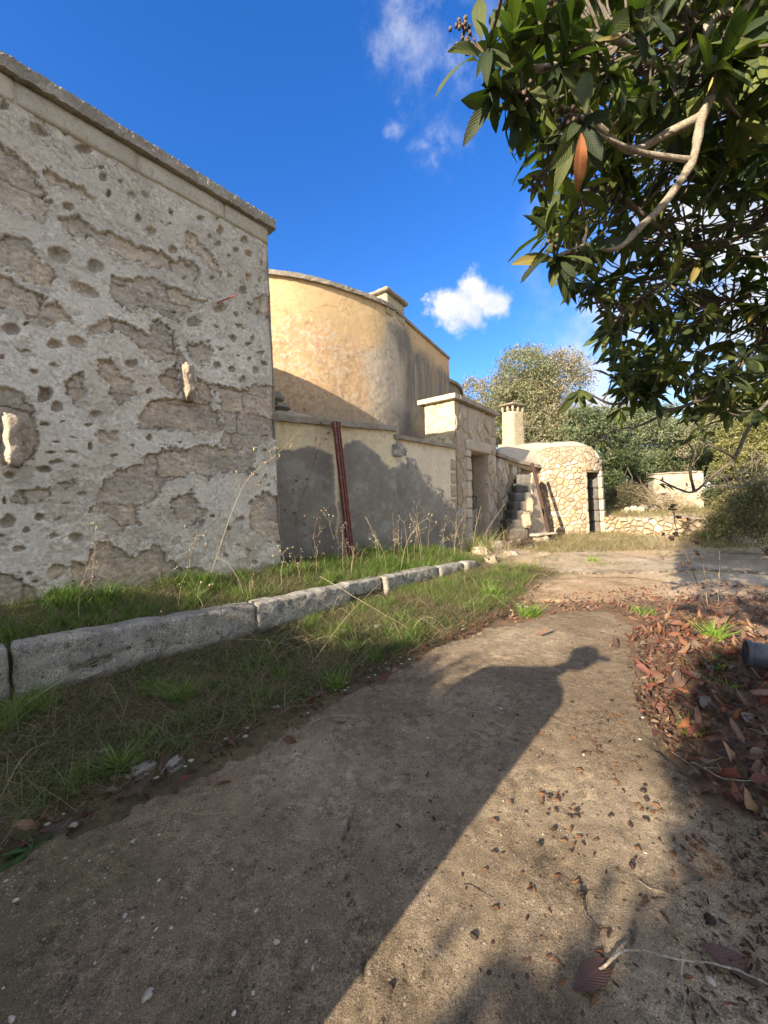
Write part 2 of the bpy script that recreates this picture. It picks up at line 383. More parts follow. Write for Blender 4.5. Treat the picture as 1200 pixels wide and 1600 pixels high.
def leaf_mat(name, under=0.6, trans=0.35, gloss=0.35, veins=True, backcol=None):
    m, N = new_mat(name)
    c = N.n('ShaderNodeAttribute', attribute_name='Col').outputs['Color']
    g = N.n('ShaderNodeNewGeometry')
    h = None
    if veins:
        uv = N.n('ShaderNodeUVMap').outputs[0]
        sx = N.n('ShaderNodeSeparateXYZ', {0: uv})
        au = N.math('ABSOLUTE', N.math('SUBTRACT', sx.outputs[0], 0.5))
        t = N.math('SUBTRACT', N.math('MULTIPLY', sx.outputs[1], 78.0), N.math('MULTIPLY', au, 42.0))
        wv = N.math('SINE', t)
        vein = N.sstep(wv, 0.72, 0.98)
        mid = N.sstep(au, 0.035, 0.012)
        vm = N.math('MAXIMUM', N.math('MULTIPLY', vein, 0.16), N.math('MULTIPLY', mid, 0.7))
        n = N.n('ShaderNodeTexNoise', {'Vector': g.outputs['Position'], 'Scale': 22.0, 'Detail': 5.0}).outputs['Fac']
        c = N.mix(N.sstep(n, 0.35, 0.7, 0.0, 0.35), c, N.mix(1.0, c, (1.5, 1.25, 0.9), 'MULTIPLY'))
        c = N.mix(vm, c, N.mix(1.0, c, (1.9, 1.75, 1.6), 'MULTIPLY'))
        h = N.math('SUBTRACT', N.math('MULTIPLY', N.math('SINE', t), 0.5), vm)
    if backcol:
        b = N.mix(1.0, c, backcol, 'MULTIPLY')
        c = N.mix(g.outputs['Backfacing'], c, b)
    ins = {'Base Color': c, 'Roughness': 1-gloss, 'Specular IOR Level': 0.45}
    if h is not None:
        ins['Normal'] = N.n('ShaderNodeBump', {'Height': h, 'Distance': 0.0015, 'Strength': 0.8}).outputs[0]
    p = N.n('ShaderNodeBsdfPrincipled', ins)
    o = N.n('ShaderNodeOutputMaterial')
    if trans:
        tcx = N.mix(1.0, c, (1.3, 1.7, 0.6), 'MULTIPLY')
        tr = N.n('ShaderNodeBsdfTranslucent', {'Color': tcx})
        mx = N.n('ShaderNodeMixShader', {0: trans, 1: p.outputs[0], 2: tr.outputs[0]})
        m.node_tree.links.new(mx.outputs[0], o.inputs[0])
    else: m.node_tree.links.new(p.outputs[0], o.inputs[0])
    return m
M_leaf = leaf_mat('loquat_leaf', gloss=0.38, trans=0.22, backcol=(1.8, 1.8, 1.5))
M_dead = leaf_mat('dead_leaf', gloss=0.4, trans=0.10, backcol=(1.5, 1.4, 1.4))
M_grass = leaf_mat('grass', gloss=0.4, trans=0.35, veins=False)
M_fol = leaf_mat('foliage', gloss=0.4, trans=0.25, veins=False)

# ------------------------------------------------------------------ plan of the place
AZ = radians(40.5)
Lw = np.array([sin(AZ), cos(AZ)]); Nw = np.array([cos(AZ), -sin(AZ)])
C0 = at(418, 352, 5.87)[:2]
def sq(s, q, z=None):
    p = C0 + np.multiply.outer(s, Lw) + np.multiply.outer(q, Nw) if np.ndim(s) or np.ndim(q) else C0+s*Lw+q*Nw
    return p if z is None else np.array([p[0], p[1], z])
def to_sq(x, y):
    dx, dy = x-C0[0], y-C0[1]
    return dx*Lw[0]+dy*Lw[1], dx*Nw[0]+dy*Nw[1]
Lh = np.array([sin(SUN_AZ), cos(SUN_AZ)]); Wh = np.array([cos(SUN_AZ), -sin(SUN_AZ)])
def wa(w, al, z=None):
    p = Wh*w+Lh*al; return p if z is None else (p[0], p[1], z)
KS = np.array([-6, -3.2, -2.4, -1.4, -0.2, 0.35, 1.5, 3.7, 6.0])
KQ = np.array([0.95, 0.98, 1.02, 1.12, 1.14, 1.17, 1.15, 1.30, 1.3])
KZ = np.array([0.52, 0.50, 0.47, 0.41, 0.36, 0.35, 0.29, 0.22, 0.12])
# terrace retaining wall far right
T0 = onz(942, 832)[:2]; T1 = onz(1110, 842)[:2]; T2 = T1+np.array([2.0, -0.6])
def gz(x, y, fine=True):
    x = np.asarray(x, float); y = np.asarray(y, float)
    s, q = to_sq(x, y)
    kq = np.interp(s, KS, KQ); kz = np.interp(s, KS, KZ)
    z = 0.02*fbm(x*0.6, y*0.6, 0, 3, 3)
    bed = sst(q, kq+0.02, kq-0.10)*sst(s, 5.2, 3.2)*sst(s, -6.6, -6.2)
    zb = kz - 0.05 + 0.20*sst(q, kq-0.15, 0.0)
    z = z*(1-bed) + zb*bed
    z = z + 0.10*sst(s, 3.2, 4.6)*sst(q, 1.3, 0.1)*sst(s, 13, 9)
    # verge, slightly hummocky
    ver = sst(q, 3.0, 2.4)*sst(q, kq-0.05, kq+0.2)
    if fine:
        z = z + ver*(0.03*fbm(x*3, y*3, 0, 8, 3)+0.015)
        z = z + 0.012*fbm(x*7, y*7, 0, 9, 4)*(0.4+0.6*ver+bed)
    # terrace behind the retaining wall
    t = (T1-T0)/np.linalg.norm(T1-T0); nn = np.array([-t[1], t[0]])
    dist = (x-T0[0])*nn[0]+(y-T0[1])*nn[1]
    al = (x-T0[0])*t[0]+(y-T0[1])*t[1]
    z = z + 0.60*sst(dist, 0.05, 0.5)*sst(y, 9, 12)
    z = z + 0.10*sst(x, 1.7, 3.5)*sst(y, 6, 3)         # litter bank under the loquat
    return z
def gzs(x, y): return float(gz(np.array([x]), np.array([y]))[0])
def ong(u, v):
    z = 0.0
    for _ in range(6):
        p = onz(u, v, z); z = gzs(p[0], p[1])
    return np.array([p[0], p[1], z])

def in_poly(px, py, poly):
    ins = np.zeros(np.shape(px), bool); n = len(poly)
    for i in range(n):
        x1, y1 = poly[i]; x2, y2 = poly[(i+1) % n]
        c = ((y1 > py) != (y2 > py)) & (px < (x2-x1)*(py-y1)/((y2-y1) if y2 != y1 else 1e-9)+x1)
        ins ^= c
    return ins
def poly_sd(px, py, poly):
    """signed distance, positive inside"""
    d = np.full(np.shape(px), 1e9); n = len(poly)
    for i in range(n):
        x1, y1 = poly[i]; x2, y2 = poly[(i+1) % n]
        ex, ey = x2-x1, y2-y1; l2 = ex*ex+ey*ey+1e-12
        t = np.clip(((px-x1)*ex+(py-y1)*ey)/l2, 0, 1)
        d = np.minimum(d, np.hypot(px-x1-t*ex, py-y1-t*ey))
    return np.where(in_poly(px, py, poly), d, -d)

# ------------------------------------------------------------------ ground sheet
def build_ground():
    n = 500
    u = np.linspace(-1, 1, n); a = 6.4
    gx = 1.2 + 350*np.sinh(a*u)/sinh(a); gy = 3.4 + 350*np.sinh(a*u)/sinh(a)
    X, Y = np.meshgrid(gx, gy, indexing='ij'); X = X.ravel(); Y = Y.ravel()
    Z = gz(X, Y)
    s, q = to_sq(X, Y)
    kq = np.interp(s, KS, KQ)
    nA = fbm(X*0.8, Y*0.8, 0, 21, 4); nB = fbm(X*3.1, Y*3.1, 0, 22, 4)
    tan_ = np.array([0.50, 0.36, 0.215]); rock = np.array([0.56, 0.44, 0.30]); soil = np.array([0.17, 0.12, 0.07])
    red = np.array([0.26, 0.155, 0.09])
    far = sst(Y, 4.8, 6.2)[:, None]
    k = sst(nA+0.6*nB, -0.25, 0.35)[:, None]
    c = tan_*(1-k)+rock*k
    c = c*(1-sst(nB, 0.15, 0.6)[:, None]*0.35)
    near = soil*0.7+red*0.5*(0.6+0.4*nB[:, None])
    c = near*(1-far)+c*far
    ver = (sst(q, 3.2, 2.6)*sst(s, 5.5, 4.0))[:, None]
    c = c*(1-ver)+np.array([0.115, 0.10, 0.05])*(1+0.4*nB[:, None])*ver
    gr = (sst(s, 3.5, 5)*sst(q, 2.2, 0.4)*sst(s, 12, 9))[:, None]
    c = c*(1-0.5*gr)+soil*1.6*0.5*gr
    fr = sst(np.hypot(X, Y), 22, 30)[:, None]
    c = c*(1-fr)+np.array([0.12, 0.11, 0.06])*fr
    f = grid_faces(n, n)
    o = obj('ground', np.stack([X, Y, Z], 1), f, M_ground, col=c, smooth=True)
    tag(o, kind='structure')
build_ground()

def build_slab(name, poly, z, h, ds, c0, c1, seed, edge=0.06, moss=True, cracks=()):
    poly = np.array(poly); x0, y0 = poly.min(0)-0.3; x1, y1 = poly.max(0)+0.3
    nx = int((x1-x0)/ds); ny = int((y1-y0)/ds)
    X, Y = np.meshgrid(np.linspace(x0, x1, nx), np.linspace(y0, y1, ny), indexing='ij')
    wx = X+edge*fbm(X*2.2, Y*2.2, 0, seed, 4, 0.6)+edge*0.5*fbm(X*9, Y*9, 0, seed+50, 4, 0.65); wy = Y+edge*fbm(X*2.2, Y*2.2, 0, seed+9, 4, 0.6)+edge*0.5*fbm(X*9, Y*9, 0, seed+51, 4, 0.65)
    sd = poly_sd(wx, wy, poly)
    Z = z + 0.010*fbm(X*2.5, Y*2.5, 0, seed+1, 4) + 0.0045*fbm(X*18, Y*18, 0, seed+2, 3, 0.7)
    Z = Z - h*(1-sst(sd, -0.03, 0.035))
    crk = np.zeros_like(X)
    for (pa, wd) in cracks:
        P = np.array(pa); d = np.full(X.shape, 9.0)
        ax = X+0.05*fbm(X*5, Y*5, 0, seed+4, 4); ay = Y+0.05*fbm(X*5, Y*5, 0, seed+5, 4)
        for i in range(len(P)-1):
            e = P[i+1]-P[i]; l2 = e@e
            t = np.clip(((ax-P[i, 0])*e[0]+(ay-P[i, 1])*e[1])/l2, 0, 1)
            d = np.minimum(d, np.hypot(ax-P[i, 0]-t*e[0], ay-P[i, 1]-t*e[1]))
        crk = np.maximum(crk, sst(d, wd, wd*0.2))
    Z = Z - 0.012*crk
    keep = (sd > -0.045)
    kf = keep[:-1, :-1] & keep[1:, :-1] & keep[1:, 1:] & keep[:-1, 1:]
    nA = fbm(X*0.9, Y*0.9, 0, seed+11, 4); nB = fbm(X*4, Y*4, 0, seed+12, 5, 0.6); nC = fbm(X*25, Y*25, 0, seed+13, 3)
    c0 = np.array(c0); c1 = np.array(c1)
    k = sst(nA+0.5*nB, -0.4, 0.4)[..., None]
    c = c0*(1-k)+c1*k
    c = c*(1+0.22*nB[..., None]+0.18*nC[..., None])
    if moss:
        mk = sst(fbm(X*1.3, Y*1.3, 0, seed+20, 4), 0.12, 0.55)[..., None]*0.6
        c = c*(1-mk)+np.array([0.15, 0.13, 0.065])*mk
    st = sst(fbm(X*2.1, Y*2.1, 0, seed+30, 5, 0.6), 0.2, 0.5)[..., None]*0.5
    c = c*(1-st)+np.array([0.165, 0.11, 0.06])*st
    so = (sst(sd, 0.28, 0.0)*sst(nB+0.6*nC, -0.25, 0.25))[..., None]*0.75; c = c*(1-so)+np.array([0.13, 0.09, 0.055])*(1+0.3*nC[..., None])*so
    big_ = sst(fbm(X*0.55+3, Y*0.55, 0, seed+33, 4), -0.05, 0.4)[..., None]*0.35; c = c*(1-big_)+np.array([0.155, 0.115, 0.068])*big_
    c = c*(1-0.5*crk[..., None])
    V = np.stack([X, Y, Z], -1).reshape(-1, 3)
    F = grid_faces(nx, ny, kf)
    used = np.zeros(len(V), bool); used[F.ravel()] = True
    mp = np.cumsum(used)-1
    o = obj(name, V[used], mp[F], M_path, col=c.reshape(-1, 3)[used], smooth=True)
    return o
def zp(pts, z=0.03): return [tuple(onz(u, v, z)[:2]) for u, v in pts]
slabA = zp([(40, 1332), (180, 1270), (265, 1235), (350, 1190), (480, 1128), (620, 1050), (690, 1008), (760, 984), (850, 962), (950, 950), (1005, 975), (1015, 1050), (1020, 1120), (1065, 1195), (1130, 1250)])
slabA = [(-3.2, -1.6), (-2.2, 1.0)] + slabA + [(2.05, 1.5), (2.3, 0.6), (2.2, -1.6)]
ck = [(zp([(540, 1290), (545, 1380), (560, 1470), (558, 1600)]), 0.006), (zp([(930, 1500), (1000, 1420), (1100, 1360), (1200, 1330)]), 0.004)]
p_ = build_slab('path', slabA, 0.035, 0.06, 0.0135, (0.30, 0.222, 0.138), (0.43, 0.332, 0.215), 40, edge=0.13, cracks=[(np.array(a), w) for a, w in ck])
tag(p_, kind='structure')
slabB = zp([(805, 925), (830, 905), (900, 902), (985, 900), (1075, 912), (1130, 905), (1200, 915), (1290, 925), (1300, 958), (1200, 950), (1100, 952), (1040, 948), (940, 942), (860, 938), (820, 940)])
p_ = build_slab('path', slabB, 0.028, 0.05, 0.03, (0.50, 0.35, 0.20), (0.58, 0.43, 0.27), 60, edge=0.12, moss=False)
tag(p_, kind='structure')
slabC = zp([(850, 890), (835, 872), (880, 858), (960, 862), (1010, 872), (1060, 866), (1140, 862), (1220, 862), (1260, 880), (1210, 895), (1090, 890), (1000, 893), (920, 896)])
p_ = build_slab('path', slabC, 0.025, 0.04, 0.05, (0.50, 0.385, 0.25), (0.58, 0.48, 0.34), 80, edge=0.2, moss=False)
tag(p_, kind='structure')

# ------------------------------------------------------------------ relief sheets
def relief(name, path, z0, z1, dz, fn, mat, parent, smooth=True, keepfn=None):
    """path (n,2): dense plan line, outward = right of travel. fn(S,Z,P)->(disp,col)"""
    path = np.asarray(path, float); n = len(path); nz_ = max(2, int((z1-z0)/dz)+1)
    T = np.gradient(path, axis=0); T /= np.linalg.norm(T, axis=1)[:, None]
    Nn = np.stack([T[:, 1], -T[:, 0]], 1)
    S = np.concatenate([[0], np.cumsum(np.linalg.norm(np.diff(path, axis=0), axis=1))])
    zz = np.linspace(z0, z1, nz_)
    P = np.zeros((n, nz_, 3)); P[..., 0] = path[:, None, 0]; P[..., 1] = path[:, None, 1]; P[..., 2] = zz[None]
    SS = np.repeat(S[:, None], nz_, 1)
    d, c = fn(SS, P[..., 2], P)
    P[..., 0] += d*Nn[:, None, 0]; P[..., 1] += d*Nn[:, None, 1]
    keep = None
    if keepfn is not None:
        k = keepfn(SS, P[..., 2]); keep = k[:-1, :-1] & k[1:, :-1] & k[1:, 1:] & k[:-1, 1:]
    F = grid_faces(n, nz_, keep)
    V = P.reshape(-1, 3); cc = c.reshape(-1, 3)
    if keep is not None:
        used = np.zeros(len(V), bool); used[F.ravel()] = True; mp = np.cumsum(used)-1
        V = V[used]; cc = cc[used]; F = mp[F]
    return obj(name, V, F, mat, parent, col=cc, smooth=smooth)
def sweep_rect(name, path, out, inn, z0, z1, mat, parent, amp=0.015, ns=7.0, seed=0, m=3, dip=None):
    """moulding that follows a plan line"""
    path = np.asarray(path, float); n = len(path)
    T = np.gradient(path, axis=0); T /= np.linalg.norm(T, axis=1)[:, None]
    Nn = np.stack([T[:, 1], -T[:, 0]], 1)
    h = z1-z0; r = h*0.3
    prof = [(-inn, z0)]
    for t in np.linspace(0, 1, m+1): prof.append((-inn+(inn+out)*t, z0))
    prof = prof[1:]
    for t in np.linspace(0.15, 0.85, m): prof.append((out, z0+h*t))
    for t in np.linspace(0, 1, m*2+1): prof.append((out-(inn+out)*t, z1))
    for t in np.linspace(0.15, 0.85, m): prof.append((-inn, z1-h*t))
    prof = np.array(prof); k = len(prof)
    V = np.zeros((n, k, 3))
    for j, (o_, z_) in enumerate(prof):
        V[:, j, 0] = path[:, 0]+Nn[:, 0]*o_; V[:, j, 1] = path[:, 1]+Nn[:, 1]*o_; V[:, j, 2] = z_
    if dip is not None: V[..., 2] += dip(V[..., 0], V[..., 1])
    x, y, z = V[..., 0]*ns, V[..., 1]*ns, V[..., 2]*ns
    for q in range(3): V[..., q] += amp*fbm(x, y, z, seed+q*13, 4, 0.65)
    F = []
    for i in range(n-1):
        for j in range(k):
            F.append([i*k+j, (i+1)*k+j, (i+1)*k+(j+1) % k, i*k+(j+1) % k])
    Vf = V.reshape(-1, 3); base = len(Vf)
    Vf = np.concatenate([Vf, [V[0].mean(0)], [V[-1].mean(0)]])
    F = F + [[j, (j+1) % k, base, base] for j in range(k)] + [[(n-1)*k+(j+1) % k, (n-1)*k+j, base+1, base+1] for j in range(k)]
    F = [f if f[2] != f[3] else f[:3] for f in F]
    return obj(name, Vf, F, mat, parent)
def zc(pts, ox, oy, s=0.375): return [(ox+x*s, oy+y*s) for x, y in pts]

# ------------------------------------------------------------------ near building
nb = empty('farm_building', (C0[0], C0[1], 0.3), 'tall flat-roofed building with pitted peeling plaster wall nearest the camera at the left', 'building')
BIG = [zc(p, 0, 60) for p in [
 [(0,430),(60,480),(120,540),(165,590),(215,690),(190,770),(120,740),(0,690),(-80,640),(-80,430)],
 [(180,525),(240,560),(310,600),(400,670),(390,690),(300,640),(220,610),(185,570)],
 [(250,750),(330,745),(400,790),(480,805),(560,850),(640,880),(720,920),(770,915),(840,960),(835,990),(810,1015),(740,990),(660,960),(560,920),(480,890),(420,860),(380,830),(300,825),(255,795)],
 [(-60,810),(0,820),(100,825),(150,880),(170,935),(240,970),(245,990),(210,1040),(130,1020),(60,990),(0,960),(-60,950)],
 [(-60,980),(0,990),(60,1020),(120,1050),(180,1075),(240,1120),(310,1190),(250,1185),(200,1200),(150,1190),(80,1120),(-60,1130)],
 [(470,985),(560,990),(640,985),(710,1030),(800,1080),(880,1085),(790,1110),(785,1150),(740,1180),(680,1160),(600,1110),(560,1140),(500,1110),(450,1050)],
 [(350,1210),(430,1165),(500,1160),(560,1190),(620,1240),(640,1170),(700,1200),(740,1250),(755,1310),(780,1350),(700,1360),(620,1350),(590,1290),(500,1220),(440,1240),(370,1235)],
 [(780,1270),(850,1260),(885,1300),(870,1350),(820,1370),(785,1330)],
 [(280,1420),(350,1385),(355,1500),(320,1520),(280,1490)],
 [(410,1350),(460,1335),(490,1390),(550,1430),(550,1470),(575,1500),(500,1530),(460,1500),(460,1440),(410,1400)],
 [(765,815),(820,830),(870,880),(900,920),(930,970),(920,1000),(880,960),(810,900),(770,860)],
 [(1030,1110),(1080,1070),(1200,1080),(1200,1170),(1060,1170)]]]
BIG += [zc(p, 0, 560) for p in [
 [(-60,110),(0,120),(70,140),(140,190),(150,260),(160,400),(100,440),(0,450),(-60,440)],
 [(565,270),(600,210),(680,165),(780,180),(880,190),(920,230),(920,320),(850,310),(750,310),(650,300),(590,300)],
 [(880,110),(960,130),(1010,135),(1060,110),(1220,100),(1220,320),(1070,370),(1000,380),(920,360),(930,200)],
 [(370,650),(400,560),(430,500),(500,470),(590,440),(600,410),(700,375),(760,390),(820,360),(900,370),(1060,370),(1060,480),(920,470),(880,500),(800,480),(760,500),(700,520),(640,600),(580,620),(590,690),(510,720),(480,670),(400,640)],
 [(710,600),(800,560),(860,640),(830,700),(760,700),(730,660)],
 [(190,900),(250,855),(280,880),(250,920),(200,930)],
 [(300,840),(370,840),(400,760),(470,780),(560,830),(640,780),(750,870),(840,880),(900,990),(700,1080),(480,1060),(330,1000),(300,920)],
 [(-60,900),(80,900),(150,960),(170,1010),(160,1080),(-60,1080)],
 [(180,1010),(220,955),(330,990),(400,1040),(400,1150),(190,1150)],
 [(400,310),(490,305),(495,340),(430,375),(405,350)],
 [(40,570),(80,550),(230,535),(220,580),(130,615),(50,600)],
 [(250,520),(310,505),(320,540),(270,550)],
 [(160,120),(220,150),(190,175),(160,170)],
 [(655,80),(740,20),(770,170),(700,130)],
 [(815,80),(880,110),(885,170),(830,180)],
 [(1040,600),(1120,560),(1220,600),(1220,780),(1100,760),(1050,700)]]]
PITS = [(x*0.375, 60+y*0.375, a*0.375, b*0.375, r) for x, y, a, b, r in [
 (20,280,22,20,0),(165,380,50,22,35),(270,385,15,15,0),(345,462,42,20,15),(425,535,15,12,0),(430,575,20,22,0),(505,590,15,8,30),(452,645,12,20,0),(548,650,17,22,0),(607,645,22,18,30),(712,722,14,10,30),(577,745,18,16,30),(630,805,25,22,40),(718,878,18,20,0),(835,752,17,11,30),(905,750,8,8,0),(920,800,16,22,0),(878,825,14,8,35),(908,855,16,10,0),(1018,838,18,16,40),(983,880,10,14,0),(1038,895,18,14,40),(950,910,12,8,30),(960,990,14,9,30),(1030,997,14,18,0),(1013,1048,18,22,0),(884,993,12,9,0),(285,700,28,18,35),(245,900,58,35,20),(400,950,38,28,15),(350,1045,75,28,28),(45,1208,38,24,10),(105,1185,18,8,-30),(225,1275,32,20,0),(320,1262,50,25,20),(100,1300,35,7,20),(228,1360,26,10,20),(138,1390,25,12,15),(12,1330,15,12,0),(548,1352,33,20,0),(188,1478,34,28,0),(240,1530,28,22,0),(400,1565,35,14,5),(920,1125,28,18,0),(985,1150,15,10,30),(1000,1203,25,9,30),(905,1200,18,8,30),(972,1248,18,14,0),(1052,1250,8,14,0),(920,1295,12,9,0),(1035,1275,14,8,0),(992,1322,10,9,0),(1035,1333,13,9,0),(902,1362,20,18,0),(966,1376,20,16,0),(1088,1310,20,10,0),(1103,1357,14,10,0),(1066,1385,16,18,0),(1012,1418,10,16,0),(617,1468,12,9,0),(810,1180,35,26,0),(725,1138,15,8,0),(630,1070,16,10,10),(1085,1000,10,14,0),(1090,940,9,12,0),(1075,1140,9,12,0),(675,760,9,7,20),(710,775,9,7,20)]]
PITS += [(x*0.375, 560+y*0.375, a*0.375, b*0.375, r) for x, y, a, b, r in [
 (30,680,35,25,-20),(160,660,22,18,-20),(112,712,18,14,-10),(220,740,22,10,0),(315,750,35,22,0),(80,795,30,12,0),(240,668,20,8,-10),(272,605,18,8,0),(343,568,22,11,0),(187,462,34,17,0),(40,485,26,15,0),(315,450,18,7,0),(215,392,20,7,0),(295,388,20,7,0),(230,350,18,6,0),(302,330,18,6,0),(187,270,20,8,0),(260,264,16,4,0),(372,275,20,5,0),(400,232,35,14,0),(476,405,16,7,0),(555,365,12,5,0),(620,332,14,10,0),(750,352,9,4,0),(600,68,9,5,0),(617,133,14,9,0),(845,688,18,18,0),(1000,672,15,14,0),(890,655,10,8,0),(955,708,12,12,0),(1105,320,15,6,0),(1103,385,12,8,0),(1105,490,10,8,0),(1120,530,10,10,0),(1095,565,10,8,0),(1038,800,12,9,0),(940,820,14,12,0),(1065,480,9,7,0),(1085,520,8,7,0),(1060,850,12,10,0),(990,780,9,7,0),(120,900,16,8,0),(150,930,18,9,0),(15,590,10,18,0),(0,740,14,9,0),(375,370,12,16,0),(235,430,34,9,0)]]
TOPZ = 5.62
def near_fn(S, Z, P):
    u, v, _ = pix(P)
    sw = -S  # unused
    a = fbm(S*4, Z*4, 0, 101, 4, 0.6); b = fbm(S*4, Z*4, 0, 102, 4, 0.6)
    a2 = fbm(S*16, Z*16, 0, 103, 3, 0.6); b2 = fbm(S*16, Z*16, 0, 104, 3, 0.6)
    a3 = fbm(S*45, Z*45, 0, 107, 3, 0.6); b3 = fbm(S*45, Z*45, 0, 108, 3, 0.6)
    uu = u+7*a+7*a2+3*a3; vv = v+7*b+7*b2+3*b3
    big = np.full(S.shape, -50.0)
    for p in BIG:
        A = np.array(p); m = (uu > A[:, 0].min()-8) & (uu < A[:, 0].max()+8) & (vv > A[:, 1].min()-8) & (vv < A[:, 1].max()+8)
        if m.any(): big[m] = np.maximum(big[m], poly_sd(uu[m], vv[m], p))
    kb = sst(big, -0.6, 1.6)
    pit = np.zeros(S.shape); uu = u+2.5*a+3.5*a2+1.5*a3; vv = v+2.5*b+3.5*b2+1.5*b3
    for (x, y, ra, rb, r) in PITS:
        m = (np.abs(u-x) < 1.8*max(ra, rb)+6) & (np.abs(v-y) < 1.8*max(ra, rb)+6)
        if not m.any(): continue
        r = radians(r); dx = uu[m]-x; dy = vv[m]-y
        e = np.hypot((dx*cos(r)+dy*sin(r))/ra, (-dx*sin(r)+dy*cos(r))/rb)
        pit[m] = np.maximum(pit[m], np.clip(1-e**2.2, 0, 1)*(0.7+0.3*min(1, rb/6)))
    # scattered erosion where the list does not reach
    ero = sst(fbm(S*2.3, Z*2.3, 0, 120, 5, 0.6)+0.25*fbm(S*14, Z*14, 0, 121, 3), 0.42, 0.50)*0.7
    low = sst(Z, 1.5, 0.7)
    chip = sst(fbm(S*19, Z*19, 0, 123, 3, 0.55)+0.35*fbm(S*2.1, Z*2.1, 0, 124, 3), 0.44, 0.52)
    scr = sst(fbm(S*3.4+9, Z*4.2, 0, 125, 5, 0.62)+0.2*a2, 0.16, 0.24)
    ero = np.maximum(ero, chip*0.55)
    ero = np.maximum(ero, low*sst(fbm(S*5, Z*5, 0, 122, 4, 0.6), 0.05, 0.2))
    kp = sst(pit, 0.0, 0.22)
    ex = np.maximum(np.maximum(kb, kp), ero*0.8)
    rgh = fbm(S*22, Z*22, 0, 130, 4, 0.65); rg2 = fbm(S*7, Z*9, 0, 131, 4, 0.6)
    d = 0.010*fbm(S*1.6, Z*1.6, 0, 132, 4) + 0.005*fbm(S*24, Z*24, 0, 133, 4, 0.65)+0.007*fbm(S*9, Z*9, 0, 136, 3)
    d = d - kb*(0.026+0.018*rg2+0.014*rgh) - 0.055*pit*(0.55+0.6*sst(rg2, -0.4, 0.4)) - 0.010*ero - ex*0.006*np.abs(rgh)
    d = d - 0.028*np.exp(-((big-1.6)/1.5)**2)*sst(a2+a, -0.35, 0.4) + 0.006*np.exp(-((big+2.5)/2.0)**2)
    blk = np.zeros(S.shape); zc_ = (Z+0.05*a+0.02*a2+0.01*a3)/0.31; row = np.floor(zc_); xc_ = (S+0.05*b+0.02*b2+0.01*b3)/0.62+0.5*(row % 2)+0.37*np.sin(row*5.1)
    fx, fz = xc_-np.floor(xc_), zc_-row
    jt = np.maximum(sst(np.minimum(fx, 1-fx), 0.03, 0.008), sst(np.minimum(fz, 1-fz), 0.05, 0.012))*kb*sst(fbm(S*3, Z*3, 0, 172, 3), -0.15, 0.3)
    d = d - 0.016*jt - 0.006*scr*(1-ex) + kb*0.012*(_h(np.floor(xc_).astype(np.int64), row.astype(np.int64), row.astype(np.int64)*0, 9)-0.5)
    crk = np.exp(-(fbm(S*1.3, Z*1.3, 0, 170, 5, 0.62)/0.010)**2)*(1-ex)*sst(fbm(S*0.9, Z*0.9, 0, 171, 2), 0.0, 0.3)
    d = d - 0.010*crk
    # arris at the broken far corner
    smax = S.max(); cr = sst(smax-S, 0.10, 0.0)
    d = d - cr*(0.03+0.03*fbm(Z*3, Z*0+4, 0, 140, 4, 0.6))
    # frieze recess strip
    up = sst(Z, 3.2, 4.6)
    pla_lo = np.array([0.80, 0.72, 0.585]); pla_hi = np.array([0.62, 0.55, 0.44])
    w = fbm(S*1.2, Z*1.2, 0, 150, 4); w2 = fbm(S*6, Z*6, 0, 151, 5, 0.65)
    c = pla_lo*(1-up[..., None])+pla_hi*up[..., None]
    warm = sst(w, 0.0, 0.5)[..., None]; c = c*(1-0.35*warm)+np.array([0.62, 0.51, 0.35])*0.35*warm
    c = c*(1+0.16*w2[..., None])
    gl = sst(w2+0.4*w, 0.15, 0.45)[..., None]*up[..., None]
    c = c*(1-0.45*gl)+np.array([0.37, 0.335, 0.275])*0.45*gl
    wh = (sst(fbm(S*2.5, Z*2.5, 0, 155, 5, 0.6), 0.15, 0.4)*(1-0.5*up))[..., None]; c = c*(1-0.35*wh)+np.array([0.78, 0.72, 0.60])*0.35*wh
    exs = np.array([0.56, 0.465, 0.35])*(1+0.35*rg2+0.35*rgh)[..., None]
    gy_ = sst(fbm(S*1.7, Z*1.7, 0, 160, 3), -0.1, 0.4)[..., None]*(0.4+0.6*up[..., None])
    exs = exs*(1-0.6*gy_)+np.array([0.44, 0.385, 0.305])*(1+0.3*rgh[..., None])*0.6*gy_
    hb = _h(np.floor(xc_).astype(np.int64), row.astype(np.int64), row.astype(np.int64)*0, 12)
    exs = exs*(0.88+0.28*hb)[..., None]*np.stack([1+0*hb, 1.02-0.05*hb, 1.06-0.12*hb], -1)
    lich = sst(fbm(S*6, Z*6, 0, 163, 5, 0.7), 0.1, 0.35)[..., None]*0.5; exs = exs*(1-lich)+np.array([0.50, 0.43, 0.33])*lich
    exs = exs*(1-0.3*jt[..., None])
    sc_ = (scr*0.55)[..., None]; c = c*(1-sc_)+np.array([0.50, 0.43, 0.33])*(1+0.2*w2[..., None])*sc_
    c = c*(1-0.4*crk[..., None])
    exs = exs*(1-0.15*kp[..., None])
    c = c*(1-ex[..., None])+exs*ex[..., None]
    # rim of broken plaster
    rim = (np.exp(-((big+1.5)/1.5)**2)*0.35)[..., None]
    c = c*(1-rim)+np.array([0.6, 0.57, 0.5])*rim
    dm = (low*sst(fbm(S*3, Z*3, 0, 165, 4), -0.2, 0.4))[..., None]*0.35
    c = c*(1-dm)+np.array([0.38, 0.31, 0.22])*dm
    return d, np.clip(c, 0.02, 0.85)
sA = np.arange(-3.7, 0.001, 0.0095)
relief('plaster_wall', sq(sA, 0*sA), 0.3, TOPZ-0.01, 0.0095, near_fn, M_relief, nb)
